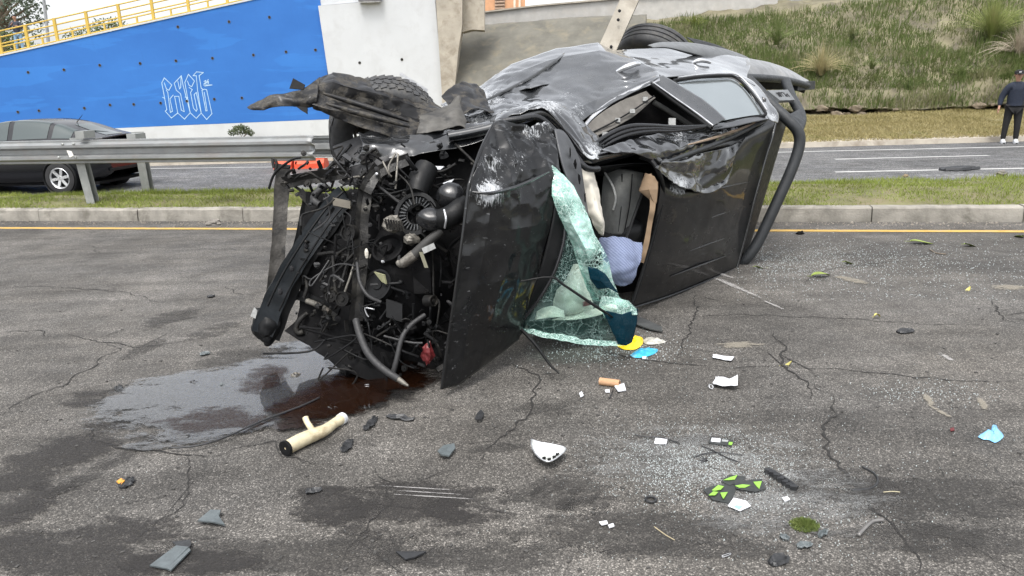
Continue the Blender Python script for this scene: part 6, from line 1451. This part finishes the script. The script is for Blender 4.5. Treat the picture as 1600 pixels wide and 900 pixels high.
t = thing('bent_trim_piece', 'grey bent plastic trim piece with a curled end', 'trim', gz(268, 872))
for pts in ([(235, 889), (276, 858), (296, 861), (262, 894)], [(276, 858), (270, 852), (298, 850), (300, 856), (296, 861)], [(262, 894), (296, 861), (299, 866), (268, 897)]):
    o = shard('strip', pts, GP if pts[0][0] != 276 else BP, None, None, lift=.012); o.parent = t; o.matrix_parent_inverse = Matrix.Translation(-t.location)
torn_strip('plastic_shard', 605, 652, 646, 658, 0, .045, .008, BP, 'long flat black strip just below the oil pool', 'shard', seed=2)
torn_strip('plastic_shard', 572, 674, 588, 654, 0, .04, .008, BP, 'crooked black fragment beside the white end of the cream pipe', 'shard', seed=3)
torn_strip('plastic_shard', 538, 708, 548, 690, 0, .045, .008, BP, 'short black block standing below the cream pipe', 'shard', seed=4)
torn_strip('plastic_shard', 478, 773, 503, 767, 0, .035, .008, BP, 'thin dark sliver between the cream pipe and the grey shard', 'shard', seed=5)
torn_strip('plastic_shard', 262, 690, 300, 686, 0, .035, .006, BP, 'small black flake at the rim of the wet spill', 'shard', seed=6)
shard('plastic_shard', [(742, 661), (746, 652), (752, 648), (757, 653), (752, 661)], BP, 'small upright black chip between hood and mirror shell', lift=.03)
shard('plastic_shard', [(684, 712), (694, 703), (710, 702), (712, 707), (702, 719), (690, 720)], GP, 'dark curved disc-like fragment left of the mirror shell', lift=.03)
shard('plastic_shard', [(619, 867), (640, 867), (666, 868), (648, 876), (634, 879)], BP, 'flat black triangular shard on the stained asphalt', lift=.01)
torn_strip('plastic_shard', 192, 764, 206, 750, 0, .05, .01, BP, 'black fragment beside an orange chip', 'shard', seed=8)
shard('lamp_chip', [(183, 757), (190, 752), (196, 756), (190, 762)], simple('amber_chip', (.62, .28, .03), .3), 'small orange lens chip beside a black fragment', 'chip', lift=.012)
torn_strip('plastic_shard', 1403, 521, 1426, 518, 0, .06, .014, BP, 'small black clip lying alone on clear road below the long crack', 'shard', seed=9)
torn_strip('plastic_shard', 1228, 872, 1205, 885, 0, .05, .012, BP, 'lumpy black fragment below the moss clump', 'shard', seed=10)
torn_strip('plastic_shard', 1246, 857, 1268, 853, 0, .03, .006, GP, 'flat dark grey flake under the moss clump', 'shard', seed=11)
torn_strip('plastic_shard', 1219, 841, 1232, 846, 0, .025, .006, GP, 'tiny grey flake at the left of the moss clump', 'shard', seed=12)
torn_strip('plastic_shard', 1280, 842, 1292, 832, 0, .02, .006, GP, 'tiny grey sliver at the right of the moss clump', 'shard', seed=13)
torn_strip('plastic_shard', 338, 606, 356, 604, 0, .03, .006, GP, 'small pale sliver lying in the wet spill', 'shard', seed=14)
torn_strip('plastic_shard', 560, 608, 585, 607, 0, .03, .004, PAPER, 'pale flake floating on the dark oil by the hose end', 'shard', seed=15)
torn_strip('plastic_shard', 512, 640, 540, 646, 0, .03, .006, GP, 'grey broken clip at the edge of the oil pool', 'shard', seed=16)
torn_strip('plastic_shard', 184, 606, 188, 612, 0, .04, .012, BP, 'tiny black cube-like chip at the upper left rim of the spill', 'shard', seed=17)
torn_strip('plastic_shard', 300, 600, 308, 603, 0, .03, .010, BP, 'tiny black chip inside the bright wet area', 'shard', seed=18)
torn_strip('plastic_shard', 455, 592, 470, 588, 0, .06, .02, M['alu'], 'rusty metal fragment at the front of the wreck', 'shard', seed=19)
torn_strip('plastic_shard', 326, 466, 334, 463, 0, .05, .01, BP, 'small dark chip on the clean road left of the bumper', 'shard', seed=20)
torn_strip('plastic_shard', 313, 556, 328, 553, 0, .05, .01, GP, 'small grey chip above the wet spill', 'shard', seed=21)
torn_strip('bumper_fragment', 1472, 267, 1526, 264, ZF, .35, .05, BP, 'long flat black bumper fragment lying on the far road', 'bumper', seed=22, curl=.06)
def clod(px, py, z, s, mat, label, cat):
    g = MB(); g.blob(gz(px, py, z) + V((0, 0, s * .4)), s * 1.4, s, s * .8, 12, .7, 4, seed=px); o = g.build('clod' if cat == 'clod' else 'stone', mat, None, label=label, cat=cat); return o
clod(1565, 273, .21, .055, M['rock'], 'dark earth clod on the far edge of the median grass', 'clod')
clod(334, 351, 0, .065, M['rock'], 'rounded dark stone in the gutter near the bumper beam', 'stone')
clod(1521, 345, 0, .06, M['rock'], 'angular dark stone in the gutter against the kerb', 'stone')
clod(1250, 366, 0, .03, M['dark'], 'small dark clod lying on the yellow line', 'clod')
clod(1415, 276, .2, .03, M['soil'], 'brown earth lump in the median grass', 'clod')
# cream pipe
t = thing('cream_pipe', 'cream plastic pipe with a short branch and a dark open end', 'pipe', gz(490, 700))
CREAM = simple('aged_cream_plastic', (.52, .46, .31), .45, var=.2, scale=16, bump=.15, dirt=(.26, .20, .12))
g = MB(); P = [gz(447, 712) + V((0, 0, .036)), gz(470, 700) + V((0, 0, .037)), gz(492, 690) + V((0, 0, .037)), gz(508, 683) + V((0, 0, .036)), gz(522, 672) + V((0, 0, .033)), gz(533, 664) + V((0, 0, .03))]
g.tube(P, [.033, .034, .033, .028, .024, .026], 16, 4); g.build('tube', CREAM, t, smooth=True, auto=50)
g = MB(); g.tube([gz(492, 690) + V((0, 0, .05)), gz(483, 683) + V((0, 0, .075)), gz(480, 680) + V((0, 0, .095))], [.016, .014, .015], 12, 3); g.build('branch', CREAM, t, smooth=True, auto=50)
g = MB(); d = (P[5] - P[4]).normalized(); g.tube([P[5] - d * .002, P[5] + d * .022], .030, 16); g.build('collar', M['white_wall'], t, smooth=True, auto=50)
g = MB(); d = (P[0] - P[1]).normalized(); g.lathe([(.037, -.012), (.038, .004), (.028, .005), (.0005, -.001)], P[0], d, 16); g.build('dark_end', M['plastic'], t, smooth=True, auto=50)
# mirror shell
t = thing('mirror_shell', 'pale chrome-white half-round mirror shell lying open side up', 'mirror shell', gz(856, 715))
rim = [(830, 692), (846, 697), (864, 700), (884, 706), (874, 718), (858, 727), (842, 720), (832, 706)]
RP = [gz(x, y, .03) for x, y in rim]; RP = crs(RP + [RP[0]], 33)[:-1]; c = sum(RP, V((0, 0, 0))) / 32; c.z = .006
g = MB(); G = [[(c.lerp(p, r) if r else c) for p in RP + [RP[0]]] for r in (1., .8, .5, .02)]
for k, r in enumerate((1., .8, .5, .02)):
    for j in range(33): G[k][j] = V((G[k][j].x, G[k][j].y, .006 + (.042 if True else 0) * r ** 2))
g.grid(G); g.build('shell', simple('white_chrome', (.62, .64, .62), .25, .35, var=.12, scale=20), t, smooth=True, solid=.004)
g = MB(); g.tube([p + V((0, 0, .018)) for p in RP + [RP[0]]], .003, 6); g.build('rim', M['bare'], t, smooth=True)
for k, (x, y) in enumerate(((850, 716), (858, 718), (866, 714), (871, 710))):
    g = MB(); g.box(gz(x, y, .03), (.016, .004, 0), (0, .006, 0), (0, 0, .012)); g.build('clip', M['plastic'], t)
# cardboard roll
t = thing('cardboard_roll', 'brown cardboard roll core lying on its side', 'cardboard roll', gz(952, 604))
a, b = gz(937, 601) + V((0, 0, .021)), gz(968, 605) + V((0, 0, .021)); d = (b - a).normalized(); L_ = (b - a).length
g = MB(); g.lathe([(.021, 0), (.021, L_), (.0185, L_), (.0185, 0)], a, d, 24, True); g.build('core', simple('cardboard', (.42, .25, .14), .85, var=.1, scale=30), t, smooth=True, auto=40)
shard('paper_scrap', [(960, 607), (975, 603), (978, 612), (966, 615)], PAPER, 'crumpled white paper scrap touching the cardboard roll', 'paper', lift=.012, seed=1)
shard('paper_scrap', [(945, 611), (952, 610), (953, 615), (946, 615)], PAPER, 'tiny white scrap just under the cardboard roll', 'paper', th=.002, lift=.004, seed=2)
def wire(name, pts, r, mat, label, cat, z=.006):
    g = MB(); g.tube([gz(x, y) + V((0, 0, z)) for x, y in pts], r, 6, 5); return g.build(name, mat, None, smooth=True, label=label, cat=cat)
wire('thin_stick', [(958, 610), (955, 618), (952, 624)], .003, BP, 'short black stick poking out below the cardboard roll', 'stick')
# packets near the windscreen
def crumpled(name, pts, mat, label, cat, h, seed, n=22, amp=.02):
    P = [gz(x, y) for x, y in pts]; P = crs(P + [P[0]], n * 2)[:-1]; c = sum(P, V((0, 0, 0))) / len(P); G = []
    for r in (1., .85, .6, .3, .02):
        row = []
        for p in P + [P[0]]:
            q = c.lerp(p, r); q = V((q.x, q.y, .005)); k = (1 - r ** 2)
            q.z += h * k * (1 + .8 * noise.noise(q * 26 + V((seed, 0, 0)))) + amp * k * abs(noise.noise(q * 40 + V((0, seed, 0)))); row.append(q)
        G.append(row)
    g = MB(); g.grid(G); return g.build(name, mat, None, smooth=True, auto=25, label=label, cat=cat)
crumpled('yellow_wrapper', [(963, 541), (975, 536), (988, 534), (1000, 527), (1005, 532), (1003, 540), (992, 547), (975, 547)], simple('yellow_foil', (.78, .55, .02), .35, var=.15, scale=30), 'crumpled yellow wrapper at the corner of the windscreen', 'wrapper', .035, 3)
crumpled('blue_packet', [(984, 556), (1000, 546), (1026, 546), (1024, 553), (1008, 559), (992, 560)], simple('blue_print', (.04, .36, .58), .35, var=.3, scale=14, dirt=(.35, .62, .75)), 'bright blue and white flat packet beside the yellow wrapper', 'packet', .015, 5)
crumpled('clear_wrapper', [(1004, 532), (1015, 528), (1040, 534), (1032, 538), (1010, 539)], simple('clear_film', (.42, .41, .37), .2, var=.3, scale=40), 'small clear and grey wrapper beside the yellow wrapper', 'wrapper', .015, 7)
o = shard('bracket_fragment', [(988, 503), (1002, 500), (1034, 516), (1035, 522), (1015, 518), (995, 512)], simple('grey_steel_blade', (.11, .115, .115), .4, .4), 'flat dark grey bracket blade lying beside the torn windscreen', 'bracket', th=.008, lift=.02)
# papers
def sheet(name, pts, mat, label, cat, th=.003, lift=.008, seed=0, rows=None):
    a, b, c, d = [gz(x, y) for x, y in pts]; G = []
    for i in range(9):
        r = []
        for j in range(9):
            u, v = i / 8, j / 8; p = (a * (1 - u) + b * u) * (1 - v) + (d * (1 - u) + c * u) * v
            r.append(V((p.x, p.y, .006 + lift * (.5 + .5 * noise.noise(V((u * 2.2, v * 2.2, seed)))) + lift * 1.6 * max(0, u - .6) ** 1)))
        G.append(r)
    g = MB(); g.grid(G); return g.build(name, mat, None, smooth=True, solid=th, label=label, cat=cat)
sheet('paper_strip', [(1114, 556), (1147, 561), (1143, 567), (1113, 561)], PAPER, 'narrow white paper strip lying alone on the road', 'paper', seed=3)
t = thing('paper_tag', 'white folded paper tag with a key ring at one end', 'tag', gz(1132, 606))
o = sheet('paper', [(1118, 594), (1152, 597), (1152, 613), (1114, 606)], PAPER, None, None, lift=.03, seed=6); o.parent = t; o.matrix_parent_inverse = Matrix.Translation(-t.location)
g = MB(); c = gz(1111, 604, .012); g.lathe([(.012, -.003), (.016, 0), (.012, .003), (.009, 0)], c, (.3, -.6, .7), 16, True); g.build('ring', M['bare'], t, smooth=True)
g = MB(); g.tube([gz(1114, 602) + V((0, 0, .012)), gz(1119, 597) + V((0, 0, .02)), gz(1123, 592) + V((0, 0, .012))], .004, 6, 3); g.build('string', PAPER, t, smooth=True)
sheet('paper_note', [(1024, 686), (1043, 688), (1041, 697), (1022, 695)], PAPER, 'small square white note under a thin black wire', 'paper', seed=8, lift=.004)
wire('black_wire', [(991, 683), (1010, 686), (1032, 687), (1050, 692), (1062, 697)], .003, BP, 'thin black wire crossing a small white note', 'wire', .012)
t = thing('sticker_card', 'narrow black sticker card with a white panel and lime end', 'card', gz(1127, 694))
def flat(pts, mat, parent, name, z=.004):
    g = MB(); P = [gz(x, y) for x, y in pts]; P = [V((p.x, p.y, z + .004)) for p in P]; g.plate(P, .0015, (0, 0, 1)); return g.build(name, mat, parent)
LIME = simple('lime_print', (.22, .44, .06), .5, var=.1, scale=30)
CARD = simple('black_card', (.030, .033, .032), .45, var=.2, scale=30)
flat([(1110, 686), (1146, 690), (1143, 700), (1107, 695)], CARD, t, 'card'); flat([(1112, 687.5), (1126, 689), (1125, 694.5), (1110.5, 693)], PAPER, t, 'printed_panel', .0065); flat([(1139, 694), (1145, 694.5), (1143, 699), (1138, 698)], LIME, t, 'lime_patch', .0065)
flat([(1128, 690), (1138, 691), (1137, 694), (1127.5, 693)], simple('grey_print', (.25, .26, .26), .5), t, 'printed_panel', .0065)
wire('cable_tie', [(1084, 716), (1105, 710), (1130, 709), (1160, 713)], .003, BP, 'black cable tie lying almost straight, crossing another', 'cable tie', .006)
wire('cable_tie', [(1096, 700), (1115, 708), (1135, 718), (1155, 726)], .003, BP, 'black cable tie running slantwise under another', 'cable tie', .011)
clod(1100, 721, 0, .012, BP, 'tiny black plastic lump beside the crossed cable ties', 'plastic lump')
t = thing('green_black_stickers', 'torn black sticker sheets with lime green angular marks', 'sticker', gz(1145, 770))
flat([(1098, 768), (1115, 762), (1145, 758), (1151, 766), (1140, 790), (1113, 784)], CARD, t, 'sheet'); flat([(1126, 756), (1140, 745), (1165, 748), (1160, 756), (1140, 762)], CARD, t, 'sheet', .006); flat([(1146, 757), (1190, 752), (1196, 768), (1180, 773), (1150, 768)], CARD, t, 'sheet', .0075)
for k, pts in enumerate((((1112, 771), (1122, 763), (1131, 765), (1126, 770), (1116, 772)), ((1107, 779), (1114, 773), (1122, 774), (1117, 779)), ((1125, 775), (1137, 774), (1130, 785)), ((1130, 755), (1140, 751), (1152, 747), (1148, 754), (1139, 755)), ((1148, 764), (1160, 762), (1172, 763), (1164, 767), (1155, 767)), ((1177, 758), (1190, 757), (1186, 769), (1181, 764)))):
    flat(pts, LIME, t, 'lime_mark', .010)
t = thing('printed_card', 'white printed card with a blue corner overlapping the green and black stickers', 'card', gz(1155, 792))
flat([(1146, 782), (1166, 787), (1173, 795), (1156, 803), (1137, 795)], PAPER, t, 'card', .0075); flat([(1150, 794), (1160, 796), (1155, 801), (1146, 797)], simple('blue_ink', (.25, .50, .72), .6), t, 'blue_panel', .0095)
for k in range(3): flat([(1149 + k, 785 + k * 2.2), (1163 + k, 788.5 + k * 2.2), (1163 + k, 789.3 + k * 2.2), (1149 + k, 785.8 + k * 2.2)], simple('grey_ink', (.35, .37, .40), .6), t, 'text_line', .0095)
t = thing('ribbed_strip', 'black ribbed plastic strip broken off, near the green stickers', 'strip', gz(1218, 755))
for k in range(7):
    f = k / 6; a, b = gz(1196 + 40 * f, 740 + 26 * f), gz(1203 + 39 * f, 742 + 25 * f)
    g = MB(); g.box((a + b) / 2 + V((0, 0, .014 + .004 * math.sin(k))), V((.022, -.012, .002)), V((.006, .02, 0)), V((0, 0, .02))); g.build('rib', BP, t)
wv = [(1195, 739), (1218, 752), (1241, 768)]
g = MB(); g.tube([gz(x, y) + V((0, 0, .012)) for x, y in wv], .007, 6, 4); g.build('edge', BP, t, smooth=True)
g = MB(); g.tube([gz(x + 5, y - 1) + V((0, 0, .018)) for x, y in wv], .006, 6, 4); g.build('edge', BP, t, smooth=True)
g = MB(); g.lathe([(.020, -.004), (.026, 0), (.020, .006), (.015, 0)], gz(1017, 780, .008), (0, 0, 1), 24, True); g.build('rubber_ring', BP, None, smooth=True, label='black rubber ring lying flat on the road', cat='ring')
# moss, glove, wire, twig
t = thing('moss_clump', 'flat clump of green moss lying on the asphalt', 'moss', gz(1257, 822)); g = MB(); c = gz(1257, 822)
for i in range(900):
    a = random.uniform(0, 6.283); r = random.random() ** .5; p = c + V((math.cos(a) * .054 * r, math.sin(a) * .046 * r, .002)); h = .018 * (1.1 - r) + .006
    blade(g, p, h, .005, V((random.gauss(0, .006), random.gauss(0, .006), 0)), 1)
g.build('fronds', blades_mat('moss_green', [(.08, .115, .03), (.13, .17, .045), (.18, .21, .07)], 12., 60.), t)
crumpled('blue_glove', [(1528, 684), (1537, 678), (1546, 680), (1550, 668), (1557, 667), (1560, 675), (1568, 683), (1556, 693), (1545, 689), (1536, 688)], simple('blue_nitrile', (.20, .46, .72), .5, var=.2, scale=40), 'crumpled light blue plastic glove lying alone on the road', 'glove', .025, 11, amp=.03)
wire('bent_wire', [(1347, 731), (1366, 742), (1371, 755), (1360, 765), (1330, 768)], .0045, BP, 'hooked black wire lying over the jagged crack', 'wire')
wire('grey_lever', [(1341, 840), (1350, 830), (1362, 819), (1370, 817), (1380, 816)], .007, simple('grey_lever', (.16, .155, .15), .5, .3), 'small grey bent lever beside the jagged crack', 'lever', .01)
wire('thin_cable', [(265, 708), (310, 704), (355, 690), (410, 665), (470, 642), (500, 628)], .005, BP, 'thin black cable trailing across the wet spill', 'cable', .026)
wire('paper_clip', [(1128, 870), (1140, 866), (1141, 868), (1130, 872), (1128, 870)], .0015, M['bare'], 'small bright paper clip on the dark asphalt', 'paper clip', .004)
wire('dry_straw', [(1022, 825), (1040, 838), (1054, 846)], .002, simple('straw', (.40, .34, .22), .8), 'thin pale straw lying below the rubber ring', 'straw')
wire('dry_straw', [(1380, 771), (1395, 770), (1406, 771)], .002, simple('straw_b', (.40, .36, .24), .8), 'short pale straw beside the hooked black wire', 'straw')
for (pts, lab) in (([(1222, 781), (1230, 779), (1234, 784), (1226, 787)], 'white stone-like chip right of the green stickers'), ([(936, 819), (948, 817), (950, 822), (940, 824)], 'white paper flake left of the rubber ring'), ([(950, 824), (958, 821), (960, 826), (952, 828)], 'second smaller white flake next to the paper flake'), ([(905, 617), (909, 614), (912, 621), (907, 623)], 'tiny white chip left of the cardboard roll'), ([(1003, 560), (1010, 559), (1009, 563), (1004, 563)], 'tiny white crumb below the blue packet')):
    shard('white_chip', pts, PAPER, lab, 'chip', th=.004, lift=.006)
shard('red_chip', [(1484, 672), (1490, 670), (1491, 675), (1485, 676)], M['red'], 'tiny red chip left of the blue glove', 'chip', th=.003, lift=.004)
# fallen leaves
LF = simple('fallen_green_leaf', (.20, .26, .05), .6, var=.3, scale=30); LY = simple('fallen_yellow_leaf', (.42, .38, .12), .6, var=.2, scale=30)
def leaf(px, py, L_, an, mat, label):
    c = gz(px, py); g = MB(); d = V((math.cos(an), math.sin(an), 0)); s = V((-d.y, d.x, 0)); rows = []
    for i in range(7):
        t_ = i / 6; w_ = L_ * .28 * math.sin(math.pi * min(.98, t_ + .03)) ** .8; p = c + d * (t_ - .5) * L_ + V((0, 0, .008 + .02 * math.sin(3 * t_ + px)))
        rows.append([p - s * w_ + V((0, 0, .012)), p, p + s * w_ + V((0, 0, .010))])
    g.grid(rows); g.tube([rows[0][1], rows[0][1] - d * L_ * .25 + V((0, 0, .004))], .002, 5)
    return g.build('fallen_leaf', mat, None, smooth=True, label=label, cat='leaf')
leaf(1190, 419, .12, .2, LF, 'green leaf lying just in front of the roll bar'); leaf(1282, 433, .16, .1, LF, 'broad green leaf on the road beside the angled crack'); leaf(1328, 412, .12, .3, LF, 'green leaf beyond the angled crack on glass crumbs')
leaf(1440, 381, .22, -.1, LF, 'long pale green leaf just before the yellow line'); leaf(1516, 385, .14, .2, LF, 'small green leaf beside a dark twig near the yellow line'); leaf(1592, 370, .16, 1.2, LF, 'upright green leaf right on the yellow line')
leaf(1229, 571, .06, .1, LY, 'small yellow leaf at the crack junction'); leaf(1370, 498, .05, .2, LY, 'tiny yellow leaf on the long crack'); leaf(1512, 454, .06, .5, LY, 'tiny yellow leaf on the dusty road patch')
wire('twig', [(1452, 390), (1462, 396), (1478, 398)], .006, M['bark'], 'small dark twig near the yellow line', 'twig')
